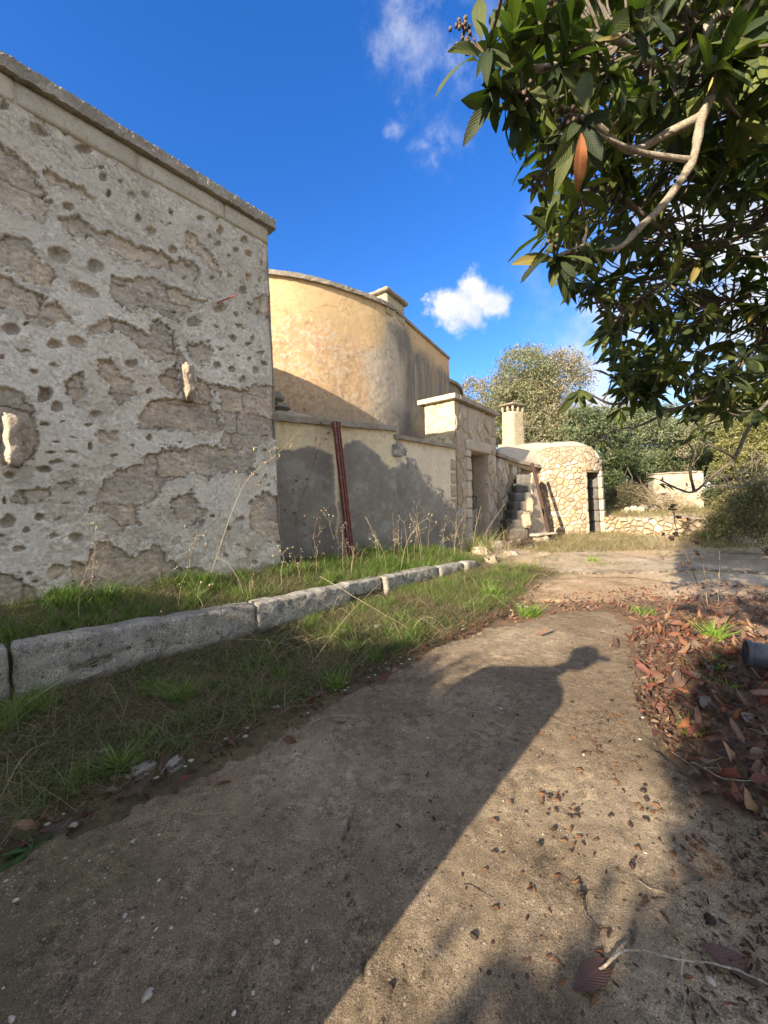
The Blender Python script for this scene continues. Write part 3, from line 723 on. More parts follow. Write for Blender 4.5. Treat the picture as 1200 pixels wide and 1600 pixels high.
def plain_fn(col, amp=0.01, sd=1):
    col = np.array(col)
    def f(S, Z, P):
        n1 = fbm(S*1.5, Z*1.5, 0, sd, 4); n2 = fbm(S*7, Z*7, 0, sd+1, 4)
        return amp*(n1+0.5*n2), col*(1+0.2*n1+0.15*n2)[..., None]
    return f
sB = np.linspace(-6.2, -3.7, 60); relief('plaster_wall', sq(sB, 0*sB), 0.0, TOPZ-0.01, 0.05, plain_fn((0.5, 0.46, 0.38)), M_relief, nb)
e0 = sq(0.0, -0.015); eb = e0-Nw*7.0
relief('end_wall', np.linspace(e0, eb, 120), 0.2, TOPZ-0.01, 0.06, plain_fn((0.45, 0.40, 0.32), 0.02, 5), M_relief, nb)
e1 = sq(-6.2, 0.0); relief('end_wall', np.linspace(e1-Nw*7, e1, 60), 0.0, TOPZ-0.01, 0.15, plain_fn((0.45, 0.40, 0.32), 0.02, 5), M_relief, nb)
relief('back_wall', np.linspace(e0-Nw*7, e1-Nw*7, 60), 0.0, TOPZ-0.01, 0.15, plain_fn((0.45, 0.40, 0.32), 0.02, 5), M_relief, nb)
V, F = hexa([(*sq(-6.2, -7.0), TOPZ-0.15), (*sq(-6.2, -0.3), TOPZ-0.15), (*sq(-0.3, -0.3), TOPZ-0.15), (*sq(-0.3, -7.0), TOPZ-0.15), (*sq(-6.2, -7.0), TOPZ-0.04), (*sq(-6.2, -0.3), TOPZ-0.04), (*sq(-0.3, -0.3), TOPZ-0.04), (*sq(-0.3, -7.0), TOPZ-0.04)], n=(6, 6, 1), amp=0.01)
obj('roof', V, F, M_render, nb)
def lumpy(x, y): return 0.0*x
# frieze of smooth blocks below the coping
xs = [-6.2, -4.9, -3.75, -2.75, -1.72, -0.68, 0.0]
for i in range(len(xs)-1):
    V, F = wallbox(sq(xs[i]+0.004, 0.018), sq(xs[i+1]-0.004, 0.018), 0.12, TOPZ-0.235, TOPZ-0.002, n=(14, 2, 5), amp=0.006, rnd=0.006, seed=i*7)
    obj('frieze_block', V, F, M_lime, nb)
pth = sq(np.linspace(-6.3, 0.09, 420), 0*np.linspace(0, 1, 420))
sweep_rect('coping', pth, 0.085, 0.45, TOPZ, TOPZ+0.135, M_coping, nb, amp=0.022, ns=16, seed=3, m=4)
pth = np.linspace(sq(0.0, -0.46), sq(0.0, -7.0), 160)
sweep_rect('coping', pth, 0.085, 0.45, TOPZ, TOPZ+0.13, M_coping, nb, amp=0.022, ns=14, seed=5, m=3)
# projecting stubs
def onwall(u, v, P=None, az=AZ, off=0.0):
    P = C0 if P is None else np.array(P); n2 = np.array([cos(az), -sin(az), 0.0]); d = ray(u, v)
    t = ((np.array([P[0], P[1], 0])-O)@n2+off)/(d@n2); return O+d*t
for (u0, v0, u1, v1) in ((284, 570, 302, 622), (6, 650, 28, 722)):
    a = onwall(u0, v1); b = onwall(u1, v1); t = onwall(u0, v0)
    sa, _ = to_sq(a[0], a[1]); sb, _ = to_sq(b[0], b[1])
    dd_ = 0.15
    V, F = wallbox(sq(sa, dd_), sq(sa+0.12, dd_), dd_+0.06, a[2]-0.03, t[2], n=(6, 7, 14), amp=0.045, rnd=0.02, ns=9, seed=int(u0))
    obj('projecting_stone', V, F, M_pstone, nb, smooth=True)
pa = onwall(336, 474); pb = at(372, 461, pa[1]+0.0)
sa, _ = to_sq(pa[0], pa[1])
b_ = sq(sa+0.18, 0.20, pa[2]+0.10)
V, F = tube(np.linspace(pa-np.array([*Nw, 0])*0.05, b_, 5), 0.008, 7); 
obj('metal_rod', V, F, M_red, nb)

# ------------------------------------------------------------------ courtyard wall (middle)
def zr3(p): return [(400+x*0.3, 420+y*0.3) for x, y in p]
MP = [np.array(onwall(400, 660, (-1.9, 7.1), radians(56.5))[:2]), np.array([-1.9, 7.1])]
dA = np.array([sin(radians(56.5)), cos(radians(56.5))]); mS0 = np.array([-1.9, 7.1])-dA*0.5; mS1 = np.array([0.27, 8.54]); mS2 = np.array([2.04, 10.65])
mw = empty('courtyard_wall', (mS1[0], mS1[1], 0.4), 'plastered courtyard wall with grey cement lower half and stepped break, between the tall building and the stone doorway', 'wall')
GREY = [zr3(p) for p in [
 [(60,960),(140,935),(200,945),(280,925),(340,935),(410,965),(430,1600),(0,1600)],
 [(425,960),(460,915),(500,893),(545,900),(590,935),(650,975),(700,1045),(745,1030),(780,1090),(790,1700),(425,1700)],
 [(740,1000),(790,1000),(830,1030),(850,1090),(900,1150),(950,1180),(990,1230),(1040,1270),(1080,1320),(1110,1420),(1110,1700),(700,1700)]]]
SCAR = zr3([(60,1000),(430,1010),(690,960),(715,905),(755,915),(775,985),(830,1000),(855,1075),(905,1090),(905,1140),(960,1150),(985,1205),(1025,1210),(1030,1260),(1075,1270),(1100,1340),(1120,1700),(60,1700)])
def mid_fn(sec):
    def f(S, Z, P):
        u, v, _ = pix(P)
        a = fbm(S*2.5+sec*9, Z*2.5, 0, 201, 4, 0.6); b = fbm(S*2.5, Z*2.5+sec*7, 0, 202, 4, 0.6)
        g = np.zeros(S.shape)
        a9 = fbm(S*11, Z*11, 0, 207, 4, 0.65); uu = u+6*a+3*a9; vv = v+6*b+4*a9
        for p in GREY: g = np.maximum(g, sst(poly_sd(uu, vv, p), -1.5, 3))
        sc = poly_sd(u+3*a, v+3*b, SCAR); scm = sst(sc, -1.0, 1.5)
        d = 0.012*a + 0.003*fbm(S*14, Z*14, 0, 203, 3)
        if sec == 1: d = d + 0.10*scm - 0.02 + scm*0.02*b - 0.10*scm*sst(S, 0.35, 0.0)
        else: d = d + 0.0
        cr = np.array([0.80, 0.645, 0.41]); cr2 = np.array([0.76, 0.65, 0.475]); gry = np.array([0.235, 0.215, 0.185])
        w = fbm(S*1.3+5, Z*1.3, 0, 204, 4); w2 = fbm(S*5, Z*5, 0, 205, 5, 0.6)
        c = (cr if sec == 0 else cr2)*(1+0.15*w+0.10*w2)[..., None]
        gcol = gry*(1+0.25*w+0.22*w2)[..., None]
        pale = sst(w2+0.5*w, 0.12, 0.5)[..., None]*0.5; gcol = gcol*(1-pale)+np.array([0.36, 0.35, 0.32])*pale
        c = c*(1-g[..., None]*0.93)+gcol*g[..., None]*0.93
        if sec == 1:
            # rough beige patch by the break
            bk = sst(w2, 0.0, 0.3)[..., None]*scm[..., None]*0.35
            c = c*(1-bk)+np.array([0.33, 0.29, 0.22])*bk
            ed = (np.exp(-(sc/3.0)**2))[..., None]*0.5; c = c*(1-ed)+np.array([0.17, 0.15, 0.12])*ed
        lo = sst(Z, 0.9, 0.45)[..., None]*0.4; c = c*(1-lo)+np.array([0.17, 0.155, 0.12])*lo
        st = (sst(Z, 2.5, 2.9)*sst(w2, -0.1, 0.4))[..., None]*0.35; c = c*(1-st)+np.array([0.30, 0.26, 0.19])*st
        return d, np.clip(c, 0.02, 0.8)
    return f
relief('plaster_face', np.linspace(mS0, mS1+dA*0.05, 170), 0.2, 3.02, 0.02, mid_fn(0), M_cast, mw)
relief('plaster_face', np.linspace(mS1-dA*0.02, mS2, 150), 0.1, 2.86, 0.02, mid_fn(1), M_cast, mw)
nlA = np.array([-dA[1], dA[0]])
sweep_rect('coping', np.linspace(mS0, mS1+dA*0.06, 130), 0.09, 0.30, 3.02, 3.13, M_coping, mw, amp=0.016, ns=9, seed=8)
sweep_rect('coping', np.linspace(mS1, mS2, 130), 0.07, 0.30, 2.86, 2.95, M_coping, mw, amp=0.012, ns=9, seed=9)
relief('back_face', np.linspace(mS2+np.array([-0.3, .2]), mS0+nlA*0.3, 60), 0.0, 2.9, 0.1, plain_fn((0.42, 0.37, 0.28), 0.01, 7), M_cast, mw)
# dark broken stones along the stepped break
dB = (mS2-mS1)/np.linalg.norm(mS2-mS1); azB = atan2(dB[0], dB[1])
for i, (zx, zy, w_, h_) in enumerate([(748, 945, 42, 60), (806, 1020, 46, 55), (882, 1110, 46, 56), (944, 1178, 50, 50), (1003, 1232, 46, 44), (1054, 1300, 50, 70)]):
    u, v = 400+zx*0.3, 420+zy*0.3
    p = onwall(u, v, mS1, azB); w = w_*0.3*p[1]/600*1.5; h = h_*0.3*p[1]/600
    w *= 1.5; h *= 1.1
    V, F = wallbox(p[:2]-dB*w*0.6+np.array([dB[1], -dB[0]])*0.075, p[:2]+dB*w*0.4+np.array([dB[1], -dB[0]])*0.075, 0.22, p[2]-h/2, p[2]+h/2, n=(9, 4, 9), amp=0.07, rnd=0.015, ns=10, seed=300+i)
    obj('broken_stone', V, F, M_kerb, mw)
# lean-to slope and roof stones behind the coping
V, F = hexa([(*(mS0+nlA*0.32), 2.95), (*(mS1+nlA*0.32), 2.95), (*(mS1+nlA*1.6+dA*0.3), 2.95), (*(mS0+nlA*1.6), 2.95), (*(mS0+nlA*0.32), 3.08), (*(mS1+nlA*0.32), 3.0), (*(mS1+nlA*1.6+dA*0.3), 3.3), (*(mS0+nlA*1.6), 3.9)], n=(16, 8, 2), amp=0.05, rnd=0.02, ns=3)
obj('roof_slope', V, F, M_coping, mw, smooth=True)
for i, (u, v, w, h) in enumerate([(434, 616, 0.30, 0.22), (443, 632, 0.34, 0.14)]):
    p = at(u, v, 7.75); V, F = wallbox(p[:2]-dA*w/2, p[:2]+dA*w/2, 0.25, p[2]-h*0.7, p[2]+h*0.3, n=(5, 4, 3), amp=0.05, rnd=0.05, seed=340+i)
    obj('loose_stone', V, F, M_coping, mw)

# brown drainpipe leaning on the wall
pt = onwall(525, 660, mS0, radians(56.5), off=0.16); pb = ong(549, 876); pb = onz(549, 872, 0.42)
dp = empty('drain_pipe', pb, 'brown metal drainpipe leaning against the grey courtyard wall', 'pipe')
def chan(p0, p1, w, d, side, n=12):
    ax = (p1-p0); ax /= np.linalg.norm(ax); s = np.array(side, float); s -= ax*(s@ax); s /= np.linalg.norm(s); fr = np.cross(s, ax)
    prof = [(-w, -d), (-w, d), (-w*0.55, d), (-w*0.45, d*0.45), (-w*0.1, d*0.45), (0, d), (w*0.35, d), (w*0.45, d*0.5), (w*0.6, d*0.5), (w*0.7, d), (w, d), (w, -d)]
    k = len(prof); V = []
    for i in range(n):
        c = p0+(p1-p0)*i/(n-1)
        for a, b in prof: V.append(c+s*a+fr*b)
    F = [[i*k+j, i*k+(j+1) % k, (i+1)*k+(j+1) % k, (i+1)*k+j] for i in range(n-1) for j in range(k)]
    return np.array(V), F
frn = np.array([dA[1], -dA[0], 0])
V, F = chan(pb+np.array([0, 0, -0.05]), pt, 0.062, 0.05, (dA[0], dA[1], 0)); obj('channel', V, F, M_pipe, dp)
V, F = chan(pt-np.array([0, 0, 0.12]), pt+(pt-pb)/np.linalg.norm(pt-pb)*0.01, 0.075, 0.058, (dA[0], dA[1], 0), 3); obj('collar', V, F, M_pipe, dp)

# ------------------------------------------------------------------ ochre building
yb = empty('ochre_building', (-0.2, 11.0, 0.2), 'high curved ochre plastered building with dark streaks behind the courtyard wall', 'building')
YPA = smooth_path([(-6.5, 9.2), (-4.6, 9.15), (-2.9, 9.55), (-1.58, 10.0), (-0.18, 10.96), (0.52, 11.66)], 205)
YPB = smooth_path([(0.52, 11.66), (1.18, 12.85), (2.0, 14.3), (2.85, 15.8)], 128)
YP = np.concatenate([YPA, YPB[1:]]); NA = len(YPA)
def yel_fn(S, Z, P):
    u, v, _ = pix(P)
    a = fbm(S*1.2, Z*1.2, 0, 301, 4, 0.6); b = fbm(S*1.2, Z*1.2, 0, 302, 4, 0.6); f1 = fbm(S*9, Z*9, 0, 303, 4, 0.7); f2 = fbm(S*14, Z*14, 0, 304, 2)
    uu = u+10*a; vv = v+10*b
    c = np.array([0.64, 0.445, 0.235])*(1+0.14*a)[..., None]
    zone = sst(poly_sd(uu, vv, zr3([(60,330),(180,230),(330,210),(450,330),(560,380),(640,430),(700,560),(720,900),(60,900)])), -12, 18)
    er = zone*sst(f1+0.5*f2+0.35*a+0.15, -0.1, 0.25)
    c = c*(1-0.7*er[..., None])+np.array([0.48, 0.30, 0.175])*0.7*er[..., None]
    wh = zone*sst(f1*0.7-0.6*f2+0.15*a, 0.05, 0.25)
    c = c*(1-0.5*wh[..., None])+np.array([0.62, 0.54, 0.42])*0.5*wh[..., None]
    pale = sst(poly_sd(uu, vv, zr3([(540,420),(640,400),(700,230),(740,230),(775,300),(790,900),(620,900),(590,700)])), -10, 14)
    c = c*(1-0.75*pale[..., None])+np.array([0.55, 0.48, 0.37])*0.75*pale[..., None]
    stn = sst(poly_sd(uu+0, vv, zr3([(690,270),(745,280),(800,330),(830,420),(880,440),(920,500),(1000,530),(1090,600),(1090,680),(900,700),(890,780),(830,790),(800,900),(765,900),(770,600),(740,420)])), -8, 10)
    stv = stn*(0.85+0.7*fbm(S*6, Z*0.9, 0, 306, 4, 0.6))
    c = c*(1-np.clip(stv, 0, 0.95)[..., None])+np.array([0.19, 0.175, 0.15])*np.clip(stv, 0, 0.95)[..., None]
    dr = sst(fbm(S*5, Z*0.5, 0, 307, 4), 0.2, 0.55)*sst(Z, 3.5, 6.5)*0.25
    c = c*(1-dr[..., None])+np.array([0.40, 0.31, 0.19])*dr[..., None]
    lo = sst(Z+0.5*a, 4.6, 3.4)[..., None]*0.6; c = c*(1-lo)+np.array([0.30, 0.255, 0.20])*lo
    c = c*(1+0.10*f1)[..., None]
    dk = np.exp(-(fbm(S*1.1, Z*1.1, 0, 312, 5, 0.6)/0.012)**2)[..., None]*0.35; c = c*(1-dk)
    rid = np.exp(-((S-S.max()*0.578)/0.22)**2)*0.07*sst(Z, 7.2, 6.8)
    return 0.014*a+0.006*f1*(0.3+zone), np.clip(c, 0.02, 0.8)
YH = 7.13
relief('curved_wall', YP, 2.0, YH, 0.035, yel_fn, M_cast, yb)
sweep_rect('coping', YP[:NA-3], 0.09, 0.35, YH, YH+0.11, M_coping, yb, amp=0.018, ns=8, seed=12)
sweep_rect('coping', YP[NA+2:], 0.06, 0.35, YH, YH+0.09, M_coping, yb, amp=0.012, ns=8, seed=13)
YP2 = smooth_path([(2.6, 15.75), (3.3, 16.7), (3.75, 18.0), (3.9, 19.5)], 60)
relief('curved_wall', YP2, 2.0, 6.3, 0.06, yel_fn, M_cast, yb)
sweep_rect('coping', YP2, 0.12, 0.3, 6.3, 6.42, M_coping, yb, amp=0.02, ns=8, seed=14)
pk = YP[NA]; tk = YP[NA+5]-YP[NA-5]; tk /= np.linalg.norm(tk)
V, F = wallbox(pk-tk*0.42, pk+tk*0.62, 0.9, YH-0.2, YH+0.42, n=(10, 8, 6), amp=0.01, rnd=0.01, seed=15); obj('parapet_block', V, F, M_cream, yb)
nk = np.array([tk[1], -tk[0]])
V, F = wallbox(pk-tk*0.52+nk*0.1, pk+tk*0.72+nk*0.1, 1.1, YH+0.42, YH+0.53, n=(26, 20, 3), amp=0.02, rnd=0.01, ns=12, seed=16); obj('parapet_cap', V, F, M_coping, yb)
# flat roof so that the building is closed
cen = np.array([-2.0, 17.0]); rp = np.concatenate([YP[::8], [[2.85, 22.0], [-7.0, 22.0]]])
V = np.concatenate([[[cen[0], cen[1], YH-0.02]], np.column_stack([rp, np.full(len(rp), YH-0.02)])]); n_ = len(rp)
obj('roof', V, [[0, 1+i, 1+(i+1) % n_] for i in range(n_)], M_render, yb)
relief('back_wall', np.linspace((2.85, 15.8), (2.85, 22.0), 40), 0.0, YH-0.02, 0.3, plain_fn((0.5, 0.4, 0.25), 0.02, 9), M_cast, yb)
relief('back_wall', np.linspace((2.85, 22), (-7.0, 22.0), 40), 0.0, YH-0.02, 0.3, plain_fn((0.5, 0.4, 0.25), 0.02, 9), M_cast, yb)

# ------------------------------------------------------------------ rubble stone generator
def clip_half(poly, mx, my, nx, ny):
    out = []; n = len(poly)
    for i in range(n):
        a = poly[i]; b = poly[(i+1) % n]
        da = (a[0]-mx)*nx+(a[1]-my)*ny; db = (b[0]-mx)*nx+(b[1]-my)*ny
        if da <= 0: out.append(a)
        if (da < 0 < db) or (db < 0 < da):
            t = da/(da-db); out.append((a[0]+(b[0]-a[0])*t, a[1]+(b[1]-a[1])*t))
    return out
def rubble_cells(w, h, cw, ch, jit=0.42, seed=0, hole=None, gap=0.012):
    R = random.Random(seed); pts = []
    rows = max(1, int(round(h/ch))); 
    for j in range(-1, rows+1):
        cols = max(1, int(round(w/cw*R.uniform(0.85, 1.2))))
        for i in range(-1, cols+1):
            pts.append(((i+0.5+(0.5 if j % 2 else 0)+R.uniform(-jit, jit))*w/cols, (j+0.5+R.uniform(-jit, jit)*0.9)*h/rows))
    pts = [p for p in pts if R.random() > 0.24]
    cells = []
    for a, (x, y) in enumerate(pts):
        if not (-cw*0.5 < x < w+cw*0.5 and -ch*0.5 < y < h+ch*0.5): continue
        poly = [(x-cw*2, y-ch*2), (x+cw*2, y-ch*2), (x+cw*2, y+ch*2), (x-cw*2, y+ch*2)]
        for b, (p, q) in enumerate(pts):
            if b == a or abs(p-x) > cw*3 or abs(q-y) > ch*3: continue
            nx, ny = p-x, q-y
            poly = clip_half(poly, (x+p)/2, (y+q)/2, nx, ny)
            if len(poly) < 3: break
        for (mx, my, nx, ny) in ((0, 0, -1, 0), (w, 0, 1, 0), (0, 0, 0, -1), (0, h, 0, 1)):
            if len(poly) >= 3: poly = clip_half(poly, mx, my, nx, ny)
        if len(poly) < 3: continue
        cx = sum(p[0] for p in poly)/len(poly); cy = sum(p[1] for p in poly)/len(poly)
        if hole:
            x0, x1, y0, y1 = hole
            if x0 < cx < x1 and y0 < cy < y1: continue
            if cx <= x0: poly = clip_half(poly, x0, 0, 1, 0)
            elif cx >= x1: poly = clip_half(poly, x1, 0, -1, 0)
            elif cy >= y1: poly = clip_half(poly, 0, y1, 0, -1)
            if len(poly) < 3: continue
        # drop tiny edges, shrink for the joint
        P = [poly[0]]
        for p in poly[1:]:
            if math.hypot(p[0]-P[-1][0], p[1]-P[-1][1]) > 0.15*min(cw, ch): P.append(p)
        if len(P) < 3: continue
        cx = sum(p[0] for p in P)/len(P); cy = sum(p[1] for p in P)/len(P)
        rr = sum(math.hypot(p[0]-cx, p[1]-cy) for p in P)/len(P)
        if rr < 0.25*min(cw, ch): continue
        k = max(0.55, 1-gap/rr*R.uniform(0.6, 2.2))
        Q = []
        for i_ in range(len(P)):
            a_, b_ = P[i_], P[(i_+1) % len(P)]; Q.append(a_); l_ = math.hypot(b_[0]-a_[0], b_[1]-a_[1])
            if l_ > 0.45*min(cw, ch):
                t_ = R.uniform(0.35, 0.65); f_ = -abs(R.gauss(0, 0.06))*l_
                nx_, ny_ = (b_[1]-a_[1])/l_, -(b_[0]-a_[0])/l_
                s_ = 1 if ((a_[0]+b_[0])/2-cx)*nx_+((a_[1]+b_[1])/2-cy)*ny_ > 0 else -1
                Q.append((a_[0]+(b_[0]-a_[0])*t_+nx_*s_*f_, a_[1]+(b_[1]-a_[1])*t_+ny_*s_*f_))
        P = Q
        P = [(cx+(p[0]-cx)*k*R.uniform(0.94, 1.02), cy+(p[1]-cy)*k*R.uniform(0.94, 1.02)) for p in P]
        cells.append((cx, cy, P))
    return cells
def stones(parent, cells, mapfn, depth, mats, wts, seed=0, name='stone', limit=300, inner=0.06):
    R = random.Random(seed)
    rest = []
    for idx, (cx, cy, P) in enumerate(cells):
        n = len(P); V = []; dz = depth*R.uniform(0.5, 1.3)
        tx, ty = R.uniform(-.3, .3), R.uniform(-.3, .3)
        for (x, y) in P: V.append(mapfn(x, y, -inner))
        for (x, y) in P: V.append(mapfn(cx+(x-cx)*0.97, cy+(y-cy)*0.97, dz*R.uniform(0.35, 0.6)))
        for (x, y) in P: V.append(mapfn(cx+(x-cx)*0.72, cy+(y-cy)*0.72, dz*(1+tx*(1 if x > cx else -1)*0.5+R.uniform(-.15, .15))))
        V.append(mapfn(cx, cy, dz*R.uniform(0.95, 1.15)))
        F = []
        for i in range(n):
            j = (i+1) % n
            F += [[i, j, n+j, n+i], [n+i, n+j, 2*n+j, 2*n+i], [2*n+i, 2*n+j, 3*n]]
        m = R.choices(mats, wts)[0]
        if idx >= limit: rest.append((V, F)); continue
        obj(name, V, F, m, parent, center=True)

    if rest:
        VV, FF = [], []
        for V, F in rest:
            k = len(VV); VV += list(V); FF += [[q+k for q in f] for f in F]
        obj(name, VV, FF, mats[0], parent)['kind'] = 'stuff'
# ------------------------------------------------------------------ stone doorway tower
d37 = np.array([sin(radians(37)), cos(radians(37))]); n37 = np.array([d37[1], -d37[0]])
TW = mS2+np.array([0.0, 0.0]); TWL = 3.05
tw = empty('stone_doorway', (*(TW+d37*1.2), 0.2), 'tall rough stone gate block with pale lintel over a narrow doorway, right end of the courtyard wall', 'gateway')
def twm(s, z, d): p = TW+d37*s+n37*d; return (p[0], p[1], z)
def tu(u):  # s on the front face for a pixel column at y 720
    p = onwall(u, 740, TW, radians(37)); return float((p[:2]-TW)@d37)
ds0, ds1 = tu(734), tu(762); s_end = tu(776)
s_end = min(s_end, 3.4)
zl0 = onwall(745, 706, TW, radians(37))[2]; zl1 = onwall(745, 690, TW, radians(37))[2]
ztop = 4.22
door_hole = (ds0, ds1, 0.0, zl0)
def core_piece(a, b, z0, z1, sd): 
    V, F = wallbox(TW+d37*a-n37*0.012, TW+d37*b-n37*0.012, 0.6, z0, z1, n=(12, 4, 22), amp=0.035, rnd=0.01, seed=sd); return obj('wall_core', V, F, M_pstone, tw)
core_piece(0.02, ds0-0.02, 0.0, ztop-0.02, 1); core_piece(ds1+0.02, s_end, 0.0, ztop-0.02, 2); core_piece(ds0-0.02, ds1+0.02, zl0+0.06, ztop-0.02, 3)
cells = rubble_cells(s_end, ztop, 0.50, 0.33, seed=4, hole=door_hole, gap=0.006)
cells = [(cx, cy, P) for cx, cy, P in cells if not (ds0-0.25 < cx < ds1+0.3 and zl0-0.02 < cy < zl1+0.05) and not (ds0-0.22 < cx < ds0 and cy < zl0) and cy < ztop-0.35]
stones(tw, cells, twm, 0.03, [M_pstone, M_stone, M_lime], [8, 1, 1.2], seed=5)
V, F = wallbox(TW+d37*(ds0-0.28)+n37*0.06, TW+d37*(ds1+0.26)+n37*0.06, 0.5, zl0, zl1, n=(16, 6, 6), amp=0.022, rnd=0.006, ns=10, seed=6); obj('lintel', V, F, M_lime, tw)
zz = 0.15; R_ = random.Random(3); k_ = 0
while zz < zl0-0.1:
    h = min(R_.uniform(0.28, 0.5), zl0-zz)
    V, F = wallbox(TW+d37*(ds0-R_.uniform(0.18, 0.34))+n37*0.055, TW+d37*(ds0+R_.uniform(0.0, 0.05))+n37*0.055, 0.42, zz+0.008, zz+h-0.008, n=(6, 5, 7), amp=0.026, rnd=0.006, ns=11, seed=20+k_); obj('jamb_stone', V, F, M_lime, tw)
    zz += h; k_ += 1
# dimly seen reveal, back of the passage
V, F = wallbox(TW+d37*(ds0-0.1)-n37*0.62, TW+d37*(ds1+0.5)-n37*0.62, 0.15, 0.0, zl0+0.3, n=(6, 2, 8), amp=0.02, rnd=0.0, seed=31); obj('passage_wall', V, F, M_kerb, tw)
cells = rubble_cells(ds1-ds0+0.3, 1.35, 0.5, 0.42, seed=8, gap=0.012)
stones(tw, cells, lambda x, y, d: twm(ds0+0.02+x*0.95, 0.2+y, d-0.42), 0.05, [M_dstone, M_kerb], [1, 2], seed=9, name='blocking_stone', inner=0.15)
# lit side face, plastered
tl = TW-n37*0.95
def sidefn(S, Z, P):
    n1 = fbm(S*3, Z*3, 0, 330, 4); n2 = fbm(S*9, Z*9, 0, 331, 4, 0.6); ck_ = np.exp(-((fbm(S*2, Z*2, 0, 332, 4, 0.6))/0.03)**2)
    c = np.array([0.62, 0.53, 0.32])*(1+0.12*n1+0.16*n2)[..., None]; br = sst(n1-n2, 0.25, 0.5)[..., None]*0.6
    c = c*(1-br)+np.array([0.38, 0.27, 0.17])*br
    return 0.02*n1+0.015*n2-0.02*ck_-0.02*br[..., 0], c*(1-0.4*ck_[..., None])
relief('side_face', np.linspace(tl, TW-n37*0.0-d37*0.012, 60), 0.1, ztop, 0.03, sidefn, M_cast, tw)
sweep_rect('coping', np.linspace(TW-n37*1.1-d37*0.05, TW-d37*0.05+n37*0.1, 50), 0.10, 0.25, ztop, ztop+0.13, M_lime, tw, amp=0.012, seed=21)
sweep_rect('coping', np.linspace(TW+d37*0.16, TW+d37*(s_end+0.1), 90), 0.12, 0.6, ztop, ztop+0.12, M_coping, tw, amp=0.015, ns=9, seed=22)
# brown broken strip left of the jamb where plaster has come off
for i in range(5):
    z_ = 0.8+i*0.36; V, F = wallbox(TW-dB*0.30+np.array([dB[1], -dB[0]])*0.012, TW-dB*0.03+np.array([dB[1], -dB[0]])*0.03, 0.12, z_, z_+0.33, n=(5, 2, 5), amp=0.035, rnd=0.02, seed=60+i)
    obj('edge_stone', V, F, M_pstone, tw)

# ------------------------------------------------------------------ low oven building with steps
TE = TW+d37*s_end
A0 = TE; A1 = onwall(812, 720, TE, radians(48))[:2]
lb = empty('oven_building', (A0[0], A0[1], 0.1), 'low stone outbuilding with sloping plaster roof between the doorway and the round hut', 'outbuilding')
dL = (A1-A0)/np.linalg.norm(A1-A0); nL = np.array([dL[1], -dL[0]]); lenL = float(np.linalg.norm(A1-A0))
z0L = at(778, 712, A0[1])[2]; z1L = at(812, 727, A1[1])[2]
V, F = wallbox(A0-nL*0.03, A1-nL*0.03, 0.4, 0.0, z0L, 0.0, z1L, n=(8, 3, 10), amp=0.03, rnd=0.01, seed=70); obj('wall_core', V, F, M_mortar, lb)
cells = rubble_cells(lenL, 1.0, 0.40, 0.105, seed=71, gap=0.006)
stones(lb, cells, lambda x, y, d: (A0[0]+dL[0]*x+nL[0]*d, A0[1]+dL[1]*x+nL[1]*d, 0.05+y*(z0L+(z1L-z0L)*x/lenL-0.08)), 0.06, [M_pstone, M_stone, M_lime], [5, 2, 3], seed=72)
B1 = onwall(850, 735, A1, radians(62))[:2]
sweep_rect('coping', np.linspace(A0, B1, 60), 0.09, 0.25, 0, 0.11, M_coping, lb, amp=0.03, ns=6, seed=73, dip=lambda x, y: np.interp((x-A0[0])/(B1[0]-A0[0]), [0, 0.4, 1], [z0L, z1L+0.05, at(848, 733, B1[1])[2]]))
# second wall stretch right of the steps, carrying on to the hut
V, F = wallbox(A1-nL*0.05, B1, 0.35, 0.0, z1L, 0.0, at(848, 735, B1[1])[2], n=(8, 3, 10), amp=0.03, rnd=0.01, seed=74); obj('wall_core', V, F, M_mortar, lb)
# sloping roof
r1, r2, r3, r4 = at(776, 706, A0[1]+0.1), at(848, 731, B1[1]+0.1), at(862, 690, 15.6), at(778, 694, 15.8)
V, F = hexa([r1-[0, 0, .3], r2-[0, 0, .3], r3-[0, 0, .6], r4-[0, 0, .6], r1, r2, r3, r4], n=(14, 10, 2), amp=0.05, rnd=0.02, ns=2.5, seed=75); obj('roof_slope', V, F, M_render, lb, smooth=True)
# chimney: its own thing
cy = 15.3; cb = at(803, 700, cy); ct = at(803, 629, cy); zc0 = 3.0; zc1 = ct[2]
ch = empty('chimney_stack', (cb[0], cb[1], zc0), 'square rough-rendered chimney with a slab cap on short pillars above the oven roof', 'chimney')
dl = at(783, 660, cy+0.35)[:2]-cb[:2]; dr_ = at(820, 660, cy+0.35)[:2]-cb[:2]
def quadbox(c, a, b, z0, z1, k0=1.0, k1=1.0, **kw):
    c = np.array(c[:2]); mid = c+(a+b)/2
    P = [c, c+b, c+a+b, c+a]
    lo = [mid+(p-mid)*k0 for p in P]; hi = [mid+(p-mid)*k1 for p in P]
    return hexa([(*p, z0) for p in lo]+[(*p, z1) for p in hi], **kw)
V, F = quadbox(cb, dl, dr_, zc0, zc1-0.30, 1.04, 0.96, n=(8, 8, 20), amp=0.022, rnd=0.015, ns=8, seed=80); obj('stack', V, F, M_cream, ch)
for a, b in ((0, 0), (0.42, 0), (0.84, 0), (0, 0.42), (0, 0.84), (0.84, 0.42), (0.42, 0.84), (0.84, 0.84)):
    V, F = quadbox(cb[:2]+dl*(a+0.02)+dr_*(b+0.02), dl*0.14, dr_*0.14, zc1-0.33, zc1-0.08, n=(2, 2, 3), amp=0.01, rnd=0.01, seed=int(81+a*10+b*50)); obj('pillar', V, F, M_cream, ch)
